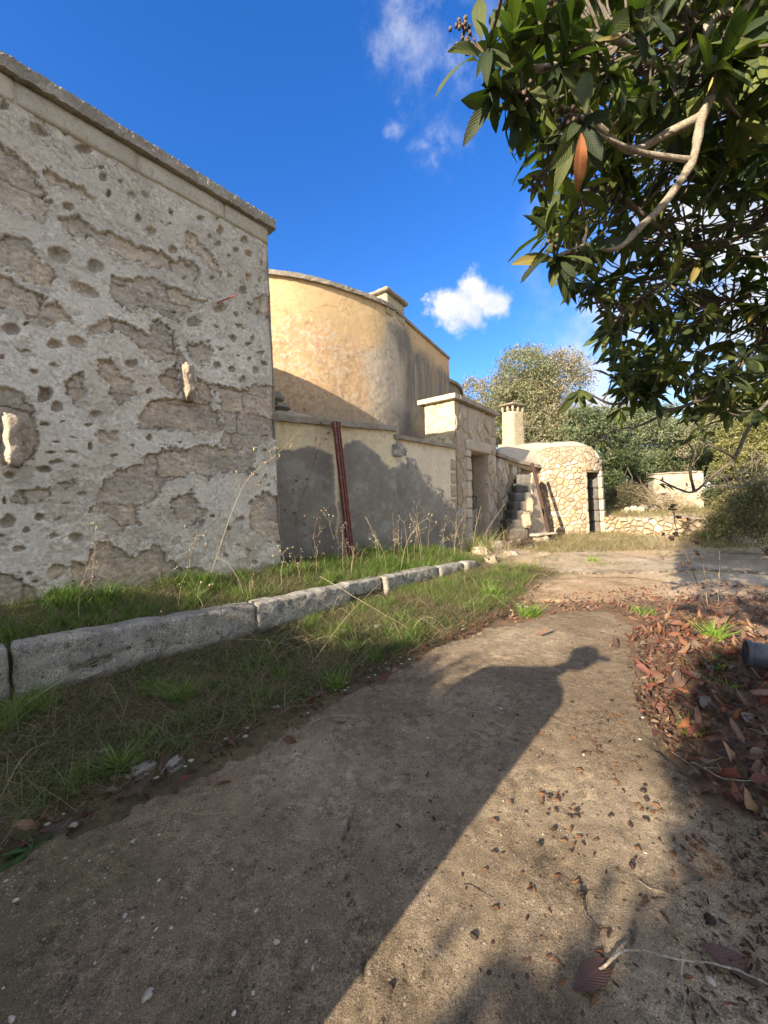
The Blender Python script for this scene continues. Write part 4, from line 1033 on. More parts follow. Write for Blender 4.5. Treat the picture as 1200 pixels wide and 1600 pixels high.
V, F = quadbox(cb[:2]-dl*0.14-dr_*0.14, dl*1.28, dr_*1.28, zc1-0.08, zc1+0.02, n=(8, 8, 2), amp=0.02, rnd=0.02, seed=90); obj('cap', V, F, M_coping, ch)
V, F = quadbox(cb[:2]+dl*0.25+dr_*0.25, dl*0.5, dr_*0.5, zc1-0.32, zc1-0.28, n=(2, 2, 1), amp=0.0, rnd=0.0, seed=91); obj('flue_shade', V, F, M_hole_shade, ch)  # dark slab painted as the shade in the chimney mouth
V, F = quadbox(cb[:2]-dl*0.25-dr_*0.25, dl*1.5, dr_*1.5, zc0-0.6, zc0+0.35, 1.15, 0.72, n=(7, 7, 5), amp=0.05, rnd=0.03, ns=4, seed=92); obj('plinth', V, F, M_kerb, ch, smooth=True)

# steps
st = empty('stone_steps', tuple(onz(808, 846, 0.1)), 'flight of dark worn stone steps climbing to the oven roof beside the leaning pipe', 'steps')
NS = 7; yb0, yt0 = 11.7, 13.5
for i in range(NS):
    t = i/(NS-1); Yd = yb0+(yt0-yb0)*t
    vt = 826-(826-741)*(i+0.0)/(NS-1); ul = 796+(809-796)*t; ur = 824+(834-824)*t
    a = at(ul, vt, Yd); b = at(ur+1, vt, Yd)
    zt = (a[2]+b[2])/2
    V, F = wallbox(a[:2], b[:2], 0.75, max(0.0, zt-0.34), zt, n=(12, 6, 6), amp=0.035, rnd=0.012, ns=9, seed=100+i)
    obj('step', V, F, M_dstone, st)
a = at(798, 850, 11.9); b = at(828, 850, 11.9)
V, F = wallbox((a[0], 12.1), (b[0], 12.1), 1.6, 0.0, 0.5, 0.0, 0.5, n=(4, 4, 4), amp=0.03, rnd=0.02, seed=110); obj('base', V, F, M_dstone, st)
# cheek buttress right of the steps
bt = empty('plaster_buttress', tuple(onz(842, 846, 0.05)), 'sloping plastered buttress between the steps and the leaning dark pipe', 'buttress')
c0 = onz(826, 846, 0.0); c1 = onz(858, 840, 0.0); c2 = c1+np.array([0.5, 1.6, 0]); c3 = c0+np.array([0.5, 1.8, 0])
t0 = at(831, 738, 13.4); t1 = at(838, 737, 13.6)
V, F = hexa([c0, c1, c2, c3, t0, t1, t1+np.array([0.1, 0.5, 0]), t0+np.array([0.1, 0.5, 0])], n=(6, 4, 14), amp=0.03, rnd=0.02, ns=5, seed=111); obj('plaster_body', V, F, M_pstone, bt, smooth=True)
V, F = tube(smooth_path([at(831, 724, 13.2), at(838, 750, 13.0), at(849, 795, 12.55), at(859, 838, 12.1)], 9), 0.055, 8)
lp = obj('leaning_pipe', V, F, M_rust, None, center=True); tag(lp, 'thin dark rusty pipe leaning beside the stone steps', 'pipe')
for i, (u0, v0, u1, v1, Yd) in enumerate([(819, 800, 832, 826, 11.6), (825, 778, 836, 801, 11.75)]):
    a = at(u0, v1, Yd); b = at(u1, v1, Yd); t = at(u0, v0, Yd)
    V, F = wallbox(a[:2], b[:2], 0.24, a[2], t[2], n=(6, 6, 7), amp=0.06, rnd=0.05, ns=7, seed=120+i)
    o_ = obj('pale_stone', V, F, M_stone, None, center=True); tag(o_, ['larger sunlit pale stone at the foot of the dark steps', 'smaller sunlit pale stone stacked above the larger one by the steps'][i], 'stone')
# threshold slab on its block
sl = empty('stone_bench', tuple(onz(856, 846, 0)), 'thin stone slab on a rough block at the foot of the buttress', 'bench')
a = onz(842, 851, 0); b = onz(868, 848, 0)
zs = at(848, 836, a[1])[2]
V, F = wallbox(a[:2]+[0.02, 0.05], b[:2]-[0.12, 0], 0.3, -0.02, zs-0.06, n=(6, 4, 4), amp=0.04, rnd=0.03, seed=130); obj('block', V, F, M_pstone, sl)
V, F = wallbox(a[:2]-[0.05, 0.0], b[:2]+[0.22, 0.25], 0.55, zs-0.055, zs+0.02, n=(10, 5, 2), amp=0.02, rnd=0.01, seed=131); obj('slab', V, F, M_render, sl)

# ------------------------------------------------------------------ round hut
HC = np.array([7.14, 15.4]); HR = 1.42
hut = empty('round_hut', (HC[0], HC[1], 0.0), 'small round rubble-stone hut with low domed roof and narrow dark doorway', 'hut')
HZ = 3.28
def hr(z): return HR*(1.06-0.10*np.clip(z/HZ, 0, 1)-0.24*np.clip((z-2.45)/0.83, 0, 1)**2.4)
def hp(th, z, d=0.0):
    r = hr(z)+d; return (HC[0]+r*cos(th), HC[1]+r*sin(th), z)
def th_of(u):
    best = None
    for th in np.linspace(-pi*0.62, 0.25, 1200):
        P = hp(th, 1.4); uu = pix(P)[0]
        if best is None or abs(uu-u) < best[0]: best = (abs(uu-u), th)
    return best[1]
thd0, thd1 = th_of(918), th_of(934)
thd1 = max(thd1, thd0+0.42)+0.13
zd = at(925, 738, 15.0)[2]
TH0, TH1 = -pi*1.0, 0.35
def hmap(x, y, d): return hp(TH0+x/HR, y, d)
hole = ((thd0-TH0)*HR, (thd1-TH0)*HR, -0.1, zd)
cells = rubble_cells((TH1-TH0)*HR, HZ, 0.215, 0.13, jit=0.5, seed=140, hole=hole, gap=0.006)
# biggest in view first
cells.sort(key=lambda c: 0 if (-2.9 < TH0+c[0]/HR < 0.1) else 1)
print('hut stones', len(cells))
stones(hut, cells, hmap, 0.035, [M_stone, M_lime, M_ostone, M_pstone], [8, 2.2, 0.7, 0.8], seed=141, limit=300)
th = np.linspace(-pi*1.2, pi*0.8, 160); zz_ = np.linspace(0, HZ, 40); Vc = np.array([[hp(t, z, -0.012) for z in zz_] for t in th])
kp = ~((th[:, None] > thd0+0.01) & (th[:, None] < thd1-0.01) & (zz_[None] < zd-0.02)); kf = kp[:-1, :-1] | kp[1:, 1:]
obj('wall_core', Vc.reshape(-1, 3), grid_faces(160, 40, kf), M_mortar, hut, smooth=True)
Vi = np.array([[hp(t, z, -0.42) for z in zz_] for t in th]); obj('inner_wall', Vi.reshape(-1, 3), grid_faces(160, 40, kf)[:, ::-1], M_dstone, hut, smooth=True)
rr = np.linspace(1.0, 0.02, 14); tt = np.linspace(0, 2*pi, 64, endpoint=False)
Vd = np.array([[(HC[0]+hr(HZ)*r*cos(t), HC[1]+hr(HZ)*r*sin(t), HZ+0.30*(1-r**2.4)+0.02*vn(3*cos(t)*r, 3*sin(t)*r, 0, 7)) for t in tt] for r in rr])
Fd = [[i*64+j, i*64+(j+1) % 64, (i+1)*64+(j+1) % 64, (i+1)*64+j] for i in range(13) for j in range(64)]
obj('domed_roof', Vd.reshape(-1, 3), Fd, M_render, hut, smooth=True)
for side, tb in ((-1, thd0), (1, thd1)):
    z_ = 0.0; k_ = 0
    while z_ < zd-0.05:
        h = min(0.42, zd-z_)
        w0, w1 = (tb-0.20, tb+0.0) if side < 0 else (tb, tb+0.22)
        if side < 0:
            w0 = tb-0.06
        c8 = [hp(w0, z_+.006, 0.05), hp(w1, z_+.006, 0.05), hp(w1, z_+.006, -0.42), hp(w0, z_+.006, -0.42)]; c8 += [hp(w0, z_+h-.006, 0.05), hp(w1, z_+h-.006, 0.05), hp(w1, z_+h-.006, -0.42), hp(w0, z_+h-.006, -0.42)]
        if side > 0:
            for q_, s0_, s1_, m_ in ((0, 0.05, -0.11, M_lime), (1, -0.12, -0.42, M_dstone)):  # inner reveal gets a dark stone colour, standing in for its shade
                c9 = [hp(w0+0.012*q_, z_+.006, s0_), hp(w1, z_+.006, s0_), hp(w1, z_+.006, s1_), hp(w0+0.012*q_, z_+.006, s1_)]; c9 += [(p[0], p[1], z_+h-.006) for p in c9]
                V, F = hexa(c9, n=(4, 4, 5), amp=0.02, rnd=0.008, ns=9, seed=150+k_+q_*9); obj('jamb_stone' if q_ == 0 else 'shade_dark_reveal', V, F, m_, hut)
            z_ += h; k_ += 1; continue
        V, F = hexa(c8, n=(3, 5, 4), amp=0.02, rnd=0.008, ns=9, seed=150+k_); obj('jamb_stone', V, F, M_stone, hut); z_ += h; k_ += 1
c8 = [hp(thd0-0.16, zd, 0.06), hp(thd0+0.22, zd, 0.06), hp(thd0+0.22, zd, -0.4), hp(thd0-0.16, zd, -0.4), hp(thd0-0.14, zd+0.3, 0.05), hp(thd0+0.1, zd+0.3, 0.05), hp(thd0+0.1, zd+0.3, -0.4), hp(thd0-0.14, zd+0.3, -0.4)]
V, F = hexa(c8, n=(4, 4, 4), amp=0.02, rnd=0.02, seed=160); o_ = obj('lintel_stone', V, F, M_ostone, hut); o_['label'] = 'orange stone over the left side of the doorway'
c8 = [hp(thd0+0.23, zd, 0.04), hp(thd1+0.1, zd, 0.04), hp(thd1+0.1, zd, -0.4), hp(thd0+0.23, zd, -0.4), hp(thd0+0.23, zd+0.25, 0.03), hp(thd1+0.1, zd+0.25, 0.03), hp(thd1+0.1, zd+0.25, -0.4), hp(thd0+0.23, zd+0.25, -0.4)]
V, F = hexa(c8, n=(4, 4, 4), amp=0.02, rnd=0.02, seed=161); obj('lintel_stone', V, F, M_stone, hut)

# ------------------------------------------------------------------ terrace wall and cistern
dT = (T1-T0)/np.linalg.norm(T1-T0); nT = np.array([dT[1], -dT[0]]); lT = float(np.linalg.norm(T1-T0))
tr = empty('terrace_wall', (*T0, 0.0), 'low rubble retaining wall in the sun right of the round hut', 'wall')
V, F = wallbox(T0-nT*0.03, T1-nT*0.03, 0.3, -0.05, 0.58, n=(12, 2, 4), amp=0.03, rnd=0.01, seed=170); obj('wall_core', V, F, M_mortar, tr)
cells = rubble_cells(lT, 0.6, 0.25, 0.13, seed=171, gap=0.012)
stones(tr, cells, lambda x, y, d: (T0[0]+dT[0]*x+nT[0]*d, T0[1]+dT[1]*x+nT[1]*d, y), 0.07, [M_stone, M_ostone, M_lime], [7, 1.5, 2], seed=172)
cis = at(1023, 798, 19.0); cir = at(1089, 802, 18.3)
ct_ = at(1023, 741, 19.0)[2]; cd = cir[:2]-cis[:2]; cl = float(np.linalg.norm(cd)); cd /= cl; cn = np.array([cd[1], -cd[0]])
ci = empty('cistern_block', (*cis[:2], 0.55), 'square pale stone cistern block among dry brush at the far right', 'cistern')
V, F = wallbox(cis[:2], cir[:2], 1.7, 0.3, ct_-0.02, n=(12, 6, 8), amp=0.03, rnd=0.015, ns=4, seed=180); obj('wall_core', V, F, M_render, ci)
cells = rubble_cells(cl, ct_-0.5, 0.55, 0.36, seed=181, gap=0.006)
stones(ci, cells, lambda x, y, d: (cis[0]+cd[0]*x+cn[0]*d, cis[1]+cd[1]*x+cn[1]*d, 0.5+y*0.98), 0.02, [M_stone, M_lime, M_render], [2, 3, 4], seed=182)
for (u, v, w, h) in ((1035, 748, 0.10, 0.2), (1073, 757, 0.09, 0.2), (1037, 772, 0.24, 0.14)):
    p = onwall(u, v, cis[:2], atan2(cd[0], cd[1])); V, F = wallbox(p[:2]-cd*w/2+cn*0.045, p[:2]+cd*w/2+cn*0.045, 0.08, p[2]-h/2, p[2]+h/2, n=(2, 1, 2), amp=0.01, rnd=0.01, seed=183); obj('opening_shade', V, F, M_hole_shade, ci)  # solid dark blocks painted as the shade of wall holes
V, F = wallbox(cir[:2]-cd*0.02+cn*0.05, cir[:2]+cd*0.28+cn*0.05, 0.5, 0.3, ct_, n=(3, 3, 8), amp=0.02, rnd=0.02, seed=184); obj('corner_pier', V, F, M_lime, ci)
V, F = wallbox(cis[:2]+cn*0.06-cd*0.04, cir[:2]+cn*0.06+cd*0.3, 1.8, ct_-0.02, ct_+0.06, n=(14, 6, 2), amp=0.02, rnd=0.02, seed=185); obj('top_slab', V, F, M_render, ci)
rb = empty('rubble_heap', tuple(at(995, 800, 17.0)), 'heap of pale stones in front of the cistern block', 'rubble')
R_ = random.Random(9)
for i in range(16):
    p = at(R_.uniform(972, 1020), R_.uniform(793, 806), R_.uniform(16.2, 17.2)); w = R_.uniform(0.15, 0.4)
    V, F = wallbox(p[:2], p[:2]+[w, R_.uniform(-.1, .1)], w*0.8, p[2]-0.12, p[2]+w*0.4, n=(3, 3, 2), amp=0.06, rnd=0.05, seed=190+i); obj('stone', V, F, M_lime, rb)

# ------------------------------------------------------------------ kerb of the planting bed
kb_ = empty('stone_kerb', (*sq(-2.5, 1.0), 0.0), 'long low kerb of grey lichened stone edging the grassy bed', 'kerb')
def kpt(s): return sq(s, float(np.interp(s, KS, KQ)))
segs = [(-5.4, -4.1), (-4.08, -3.12), (-3.10, -1.15), (-1.14, 0.28), (0.30, 1.02), (1.05, 1.42), (1.46, 2.5), (2.54, 3.3), (3.34, 3.75)]
for i, (a, b) in enumerate(segs):
    za, zb = float(np.interp(a, KS, KZ)), float(np.interp(b, KS, KZ))
    off_ = [0, 0.0, 0.01, 0.02, -0.05, 0.04, -0.02, 0.0, 0.06][i]
    pa, pb_ = kpt(a)+Nw*off_, kpt(b)+Nw*off_
    n = max(6, int((b-a)/0.022)); fine = (a < 1.5)
    if not fine: n = max(6, int((b-a)/0.06))
    V, F = wallbox(pa, pb_, 0.22, -0.06, za, -0.06, zb, n=(n, 9 if fine else 5, 20 if fine else 7), amp=0.012, rnd=0.010, ns=8.0, seed=400+i)
    # bulge and undercut of the front
    s_, q_ = to_sq(V[:, 0], V[:, 1]); h_ = V[:, 2]/max(za, 0.1)
    push = 0.012*np.sin(np.clip(h_, 0, 1)*pi)-0.05*sst(h_, 0.25, 0.0)+0.011*fbm(s_*9, V[:, 2]*14, 0, 410+i, 5, 0.75)-0.010*np.exp(-(fbm(s_*1.6, V[:, 2]*3, 0, 415+i, 4, .6)/0.012)**2)
    front = sst(q_, np.interp(s_, KS, KQ)-0.12, np.interp(s_, KS, KQ)-0.02)
    if i == 2:   # chipped hollow with fresh stone
        e = np.hypot((s_+2.62+0.03*fbm(s_*9, V[:, 2]*9, 0, 5, 3))/0.13, (V[:, 2]-0.19-0.08*(s_+2.62))/0.055); push = push-0.07*np.clip(1-e**3, 0, 1)
        e2 = np.hypot((s_+2.4)/0.06, (V[:, 2]-0.25)/0.03); push = push-0.04*np.clip(1-e2**2, 0, 1)
    V[:, 0] += Nw[0]*push*front; V[:, 1] += Nw[1]*push*front
    V[:, 2] += 0.022*fbm(s_*3, s_*0, 0, 420+i, 4, 0.65)*sst(h_, 0.6, 1.0)
    obj('kerb_block', V, F, M_kerb, kb_, smooth=True)
rs = empty('tumbled_stones', tuple(ong(765, 868)), 'tumbled pale stones at the far end of the kerb in long grass', 'stones')
for i, (u, v, w, h) in enumerate([(742, 866, 0.5, 0.22), (770, 855, 0.45, 0.2), (790, 868, 0.5, 0.16), (800, 852, 0.5, 0.18), (762, 880, 0.35, 0.2), (822, 856, 0.35, 0.12)]):
    p = ong(u, v); V, F = wallbox(p[:2], p[:2]+Lw*w*0.5+Nw*w*0.5, w*0.6, p[2]-0.12, p[2]+h*0.7, n=(9, 7, 6), amp=0.11, rnd=0.06, ns=4, seed=430+i); obj('stone', V, F, M_kerb if i % 2 else M_pstone, rs)
# small stones showing through the verge
gs = []
for i, (u, v, w) in enumerate([(205, 1225, 0.16), (255, 1215, 0.13), (90, 1240, 0.10), (150, 1190, 0.09), (590, 985, 0.13), (625, 995, 0.10), (680, 980, 0.11)]):
    p = ong(u, v); V, F = wallbox(p[:2], p[:2]+Lw*w, w*0.7, p[2]-0.04, p[2]+0.035, n=(7, 6, 4), amp=0.03, rnd=0.025, ns=9, seed=450+i)
    o_ = obj('half_buried_stone', V, F, M_kerb, None, center=True, smooth=True)
    tag(o_, ['pale half-buried stone between dead leaves at the lower left path edge', 'speckled half-buried stone beside the pale one at the path edge', 'small grey stone under the grass at the far left', 'small rough stone in the groundcover below the kerb', 'flat grey stone in the grass strip beyond the kerb crack', 'second flat grey stone in the middle of the grass strip', 'flat stone in the grass strip near the sunlit tufts'][i], 'stone')
#PART2
# ------------------------------------------------------------------ foliage helpers
def unit(v): return v/(np.linalg.norm(v, axis=-1, keepdims=True)+1e-9)
def leaf_quads(C, size, rg, col, up=0.0, aspect=0.42):
    """one folded diamond (two triangles as a quad) per centre"""
    n = len(C)
    d = unit(rg.normal(size=(n, 3))+np.array([0, 0, up])); r = unit(rg.normal(size=(n, 3))); w = unit(np.cross(d, r)); nn = np.cross(d, w)
    s = (size*rg.uniform(0.6, 1.3, n))[:, None]
    V = np.stack([C-d*s*0.5, C+w*s*aspect*0.5+nn*s*0.06, C+d*s*0.5, C-w*s*aspect*0.5+nn*s*0.06], 1).reshape(-1, 3)
    F = np.arange(4*n).reshape(n, 4)
    return V, F, np.repeat(col, 4, 0)
def crown(blobs, n, size, pal, rg, sprigs=260, spread=0.16, shell=0.72, up=0.3):
    """leaf masses: blobs = [(centre, radii)], many sprigs over each, leaves round every sprig"""
    vol = np.array([r[0]*r[1]*r[2] for _, r in blobs])**0.66; vol = vol/vol.sum()
    AV, AF, AC = [], [], []; off = 0
    for (c, r), f in zip(blobs, vol):
        m = int(n*f); k = max(8, int(sprigs*(f*len(blobs))))
        u = unit(rg.normal(size=(k, 3))); u[:, 2] = np.where(u[:, 2] < -0.5, -u[:, 2], u[:, 2])
        rad = rg.uniform(shell, 1.08, k)[:, None]*(1+0.22*vn(u[:, 0]*2.3+c[0], u[:, 1]*2.3+c[1], u[:, 2]*2.3+c[2], 5))[:, None]
        sp = np.array(c)+u*rad*np.array(r)
        pc = np.array(pal)[rg.integers(0, len(pal), k)]*rg.uniform(0.6, 1.35, (k, 1))
        tint = np.array(pal)[rg.integers(0, len(pal))]
        pc = pc*0.6+tint*0.4
        i = rg.integers(0, k, m)
        C = sp[i]+rg.normal(size=(m, 3))*spread*np.array(r)*np.array([1, 1, 0.8])
        col = pc[i]*rg.uniform(0.75, 1.3, (m, 1))
        V, F, cc = leaf_quads(C, size, rg, col, up)
        AV.append(V); AF.append(F+off); AC.append(cc); off += len(V)
    return np.concatenate(AV), np.concatenate(AF), np.concatenate(AC)
def limbs(base, tips, r0, rg, seg=6):
    A = Acc()
    for t in tips:
        t = np.array(t); b = np.array(base); m = (b+t)/2+rg.normal(size=3)*0.12*np.linalg.norm(t-b); m2 = b+(t-b)*0.2+np.array([0, 0, 0.1*np.linalg.norm(t-b)])
        P = smooth_path([b, m2, m, t], 9); V, F = tube(P, np.linspace(r0, r0*0.12, 9), seg); A.add(V, F)
    return A
OL = [(0.115, 0.140, 0.070), (0.155, 0.175, 0.095), (0.08, 0.105, 0.05), (0.20, 0.205, 0.125)]
OLB = [(0.125, 0.145, 0.07), (0.24, 0.19, 0.125), (0.16, 0.175, 0.09), (0.27, 0.225, 0.155)]
DK = [(0.05, 0.07, 0.025), (0.08, 0.10, 0.035), (0.035, 0.05, 0.02)]
BR = [(0.27, 0.20, 0.13), (0.20, 0.15, 0.10), (0.17, 0.16, 0.08)]
def tree(name, label, cat, px, py_base, Y, hpx, wpx, n, size, pal, seed, group=None, nb=16, low=0.25, dark=None, spread=0.125):
    """crown given by its centre column, base row, depth and size seen from the path"""
    rg = np.random.default_rng(seed)
    b = at(px, py_base, Y); top = at(px, hpx, Y)[2]; w = wpx/FPX*Y/2
    zg = gzs(b[0], b[1]); H = top-zg
    root = empty(name, (b[0], b[1], zg), label, cat, group)
    blobs = []
    for i in range(nb):
        a = rg.uniform(0, 2*pi); rr = sqrt(rg.uniform(0, 1)); z = rg.uniform(low, 0.86)
        env = sqrt(max(0.05, 1-((z-0.45)/0.62)**2))
        r = rg.uniform(0.24, 0.42)*w
        blobs.append(((b[0]+cos(a)*rr*env*(w-r*0.8), b[1]+sin(a)*rr*env*(w-r*0.8)*0.9, zg+z*H), (r, r, r*rg.uniform(0.7, 1.0))))
    # top of the crown reaches the given height
    blobs.append(((b[0]+rg.uniform(-.2, .2)*w, b[1], zg+H*0.84), (0.34*w, 0.34*w, 0.16*H)))
    V, F, c = crown(blobs, int(n*1.5), size*1.35, [tuple(q*1.25 for q in w_) for w_ in pal], rg, spread=spread)
    cr = obj('crown', V, F, M_fol, root, col=c)
    tips = [bl[0] for bl in blobs]
    A = limbs((b[0], b[1], zg+H*0.16), tips, 0.035*H*0.6, rg); A.make('limbs', M_obark, root)
    P = smooth_path([(b[0], b[1], zg-0.1), (b[0]+0.1, b[1], zg+H*0.1), (b[0], b[1], zg+H*0.2)], 6); V, F = tube(P, np.linspace(0.045*H, 0.03*H, 6), 10); obj('trunk', V, F, M_obark, root)
    return root
tree('olive_tree', 'largest olive tree, its brownish crown rising behind the chimney', 'tree', 835, 800, 23, 541, 225, 44000, 0.105, OLB, 1, nb=22)
tree('olive_tree', 'olive tree with grey green crown behind the round hut roof', 'tree', 905, 800, 21, 640, 170, 24000, 0.10, OL, 2)
tree('olive_tree', 'olive tree half hidden behind the stone doorway block', 'tree', 752, 800, 26, 590, 120, 13000, 0.12, OLB, 3)
tree('olive_tree', 'rounded green olive tree standing between the round hut and the cistern', 'tree', 1003, 800, 27, 634, 190, 26000, 0.12, OL, 4)
tree('olive_tree', 'darker olive tree directly behind the cistern block', 'tree', 1080, 800, 27, 664, 170, 20000, 0.12, OL, 5)
tree('oak_tree', 'low dark evergreen shrub tree right of the round hut doorway', 'tree', 962, 800, 20.5, 700, 90, 9000, 0.09, DK, 6, low=0.1)
tree('oak_tree', 'dark green thicket tree behind the left edge of the cistern', 'tree', 1010, 800, 23.5, 712, 130, 10000, 0.10, [DK[1], OL[0], DK[0]], 7, low=0.08)
tree('olive_tree', 'tall pale olive tree at the right edge behind the hanging loquat branch', 'tree', 1190, 800, 19, 560, 210, 24000, 0.10, OLB, 8, low=0.3)
tree('lentisk_tree', 'bushy yellow green shrub tree at the right edge with bare twigs', 'tree', 1195, 830, 11.5, 655, 150, 19000, 0.062, [(0.16, 0.16, 0.05), (0.21, 0.19, 0.07), (0.10, 0.11, 0.035)], 9, low=0.15)
tree('lentisk_tree', 'dark evergreen bush right of the cistern block', 'tree', 1150, 820, 15, 725, 90, 9000, 0.07, DK+[OL[0]], 10, low=0.05)
# more woodland that closes the view to the sides
for i, (px, Y, hp_, w_) in enumerate([(700, 33, 640, 140), (1290, 22, 520, 260), (1400, 17, 480, 300), (930, 34, 655, 260), (1120, 34, 650, 260), (1250, 34, 600, 260)]):
    tree('olive_tree', ['olive tree mostly hidden by the ochre building', 'olive tree just past the right edge of the view', 'second olive tree past the right edge of the view', 'distant olive tree behind the round hut', 'distant olive tree behind the cistern', 'distant olive tree at the right edge'][i], 'tree', px, 800, Y, hp_, w_, 9000, 0.17, OL, 20+i, nb=12, low=0.12)
# low bushes
def bush(name, label, blobs, n, size, pal, seed, cat='bush', up=0.4, spread=0.22):
    rg = np.random.default_rng(seed); c = np.mean([b[0] for b in blobs], 0); zg = gzs(c[0], c[1])
    root = empty(name, (c[0], c[1], zg), label, cat)
    V, F, cc = crown(blobs, n, size, pal, rg, sprigs=120, spread=spread, up=up); obj('foliage', V, F, M_fol, root, col=cc)
    A = limbs((c[0], c[1], zg-0.05), [b[0] for b in blobs]+[np.array(b[0])+rg.normal(size=3)*0.2 for b in blobs], 0.02, rg, 5); A.make('stems', M_obark, root)
    return root
def bl(u, v, Y, r, rz=None):
    p = at(u, v, Y); return (tuple(p), (r, r, rz or r))
bush('rosemary_bush', 'dense grey green rosemary bush at the right edge beside the shaded paving', [bl(1180, 800, 8.2, 0.42, .5), bl(1215, 790, 8.0, 0.6, .7), bl(1165, 835, 8.6, 0.35, .3), bl(1200, 835, 8.2, 0.5, .35), bl(1250, 810, 8.0, 0.7, .8)], 17000, 0.055, [(0.12, 0.125, 0.06), (0.17, 0.16, 0.085), (0.09, 0.10, 0.04), (0.25, 0.21, 0.12)], 31, up=1.6)
bush('green_bush', 'upright green bush left of the rosemary at the end of the terrace wall', [bl(1155, 790, 10.5, 0.5, .6), bl(1135, 820, 10.8, 0.42, .35), bl(1160, 815, 10.2, 0.5, .4), bl(1110, 838, 10.6, 0.25, .15)], 11000, 0.07, [(0.11, 0.14, 0.05), (0.18, 0.18, 0.08), (0.23, 0.19, 0.10)], 32, up=1.5)
bush('dry_bush', 'dark dry bush against the right side of the round hut', [bl(962, 780, 16.8, 0.42, .5), bl(978, 770, 17.2, 0.4, .4)], 5000, 0.07, [(0.13, 0.11, 0.06), (0.07, 0.07, 0.035)], 33)
bush('bramble_patch', 'brown leafless bramble patch above the terrace wall', [bl(985, 790, 17, 0.4, .35), bl(1000, 775, 18, 0.5, .4), bl(1030, 785, 16.3, 0.5, .35), bl(1050, 795, 16, 0.45, .3), bl(1075, 805, 15, 0.5, .25), bl(1100, 815, 13.8, 0.5, .2)], 9000, 0.055, BR, 34)

# ------------------------------------------------------------------ loquat tree over the path
def leaf_shape(rg, L_=1.0, W_=0.26, droop=0.25, fold=0.25, ns_=6, curl=0.0, tooth=0.04):
    V, U = [], []
    for i in range(ns_+1):
        t = i/ns_; w = W_*0.5*(sin(pi*min(1, t*0.96+0.02))**0.75)*(0.75+0.5*t)*(1.0 if t < .8 else 1-(t-.8)*2.2)
        w = max(w, 0.006)
        z = -droop*t*t; y = t*(1-0.12*droop*t)
        tw = curl*t
        for k in (-1, -0.5, 0, 0.5, 1):
            ww = w*k*(1+tooth*rg.uniform(-1, 1)*abs(k)); zz2 = z+fold*abs(ww)+0.25*curl*ww+0.012*rg.uniform(-1, 1)*(abs(k) > 0)
            V.append((ww*cos(tw), y, zz2+ww*sin(tw))); U.append((0.5+k*0.5, t))
    F = [[i*5+j, i*5+j+1, (i+1)*5+j+1, (i+1)*5+j] for i in range(ns_) for j in range(4)]
    return np.array(V)*L_, np.array(F), np.array(U)
rgl = np.random.default_rng(77)
LPAL = [(0.042, 0.062, 0.018), (0.030, 0.046, 0.015), (0.068, 0.088, 0.022), (0.022, 0.034, 0.012), (0.08, 0.10, 0.025)]
LV = []
for k in range(12):
    c = np.array(LPAL[k % 5]) if k < 10 else np.array([(0.34, 0.13, 0.05), (0.24, 0.20, 0.06)][k-10])
    V, F, U = leaf_shape(rgl, 1.0, rgl.uniform(0.22, 0.30), rgl.uniform(0.02, 0.4), rgl.uniform(0.1, 0.45), curl=rgl.uniform(-0.5, 0.5))
    LV.append((V, F, U, c, mesh_np('loquat_leaf', V, F, M_leaf, np.tile(c, (len(V), 1)), U, True)))
def leaf_frame(d, nrm):
    y = d/np.linalg.norm(d); x = np.cross(y, nrm); x /= np.linalg.norm(x)+1e-9; z = np.cross(x, y)
    return np.stack([x, y, z], 1)
LOQ = np.array([3.5, 1.9, 0.0]); LOQ[2] = gzs(3.5, 1.9)
loq = empty('loquat_tree', LOQ, 'loquat tree with long leathery leaves hanging over the path at upper right', 'tree')
BRN = []   # (points, radii)
def branch(pts, r0, r1, n=None):
    P = smooth_path(pts, n or max(6, len(pts)*4)); BRN.append((P, np.linspace(r0, r1, len(P)))); return P
fork = np.array([3.3, 2.2, 1.6]); fork2 = np.array([2.9, 1.4, 2.6])
branch([LOQ-[0, 0, .1], LOQ+[0.05, 0, .7], fork], 0.13, 0.10, 10)
branch([fork, (3.2, 1.8, 2.3), fork2], 0.09, 0.065)
branch([fork2, (2.5, 1.5, 3.3), at(1230, -40, 1.75), at(1168, 5, 1.7), at(1140, 90, 1.7), at(1098, 180, 1.72), at(1082, 250, 1.74), at(1040, 315, 1.76), at(1000, 355, 1.76), at(965, 388, 1.75), at(925, 384, 1.7), at(890, 392, 1.65), at(868, 402, 1.6)], 0.030, 0.007, 60)
branch([at(1098, 180, 1.72), at(1040, 210, 1.8), at(985, 235, 1.8), at(930, 190, 1.7), at(880, 110, 1.6), at(840, 108, 1.5), at(790, 100, 1.45), at(758, 85, 1.4)], 0.020, 0.006, 30)
branch([fork2, (2.4, 1.6, 3.1), at(1150, 20, 1.9), at(1090, 75, 1.85), at(1040, 105, 1.8), at(960, 60, 1.6), at(900, 50, 1.5), at(850, 45, 1.4)], 0.03, 0.006, 30)
branch([at(1082, 250, 1.74), at(1010, 240, 1.7), at(955, 220, 1.62), at(910, 195, 1.55)], 0.014, 0.005, 14)
branch([fork, (3.1, 2.6, 2.1), at(1290, 560, 2.5), at(1200, 628, 2.5), at(1168, 672, 2.5), at(1148, 715, 2.5), at(1115, 742, 2.5), at(1085, 768, 2.48), at(1060, 764, 2.45), at(1032, 750, 2.42)], 0.017, 0.005, 40)
branch([at(1085, 768, 2.48), at(1078, 735, 2.4), at(1083, 705, 2.35), at(1070, 688, 2.3)], 0.010, 0.004, 10)
branch([at(1148, 715, 2.5), at(1120, 700, 2.4), at(1100, 690, 2.4), at(1098, 672, 2.4)], 0.010, 0.004, 10)
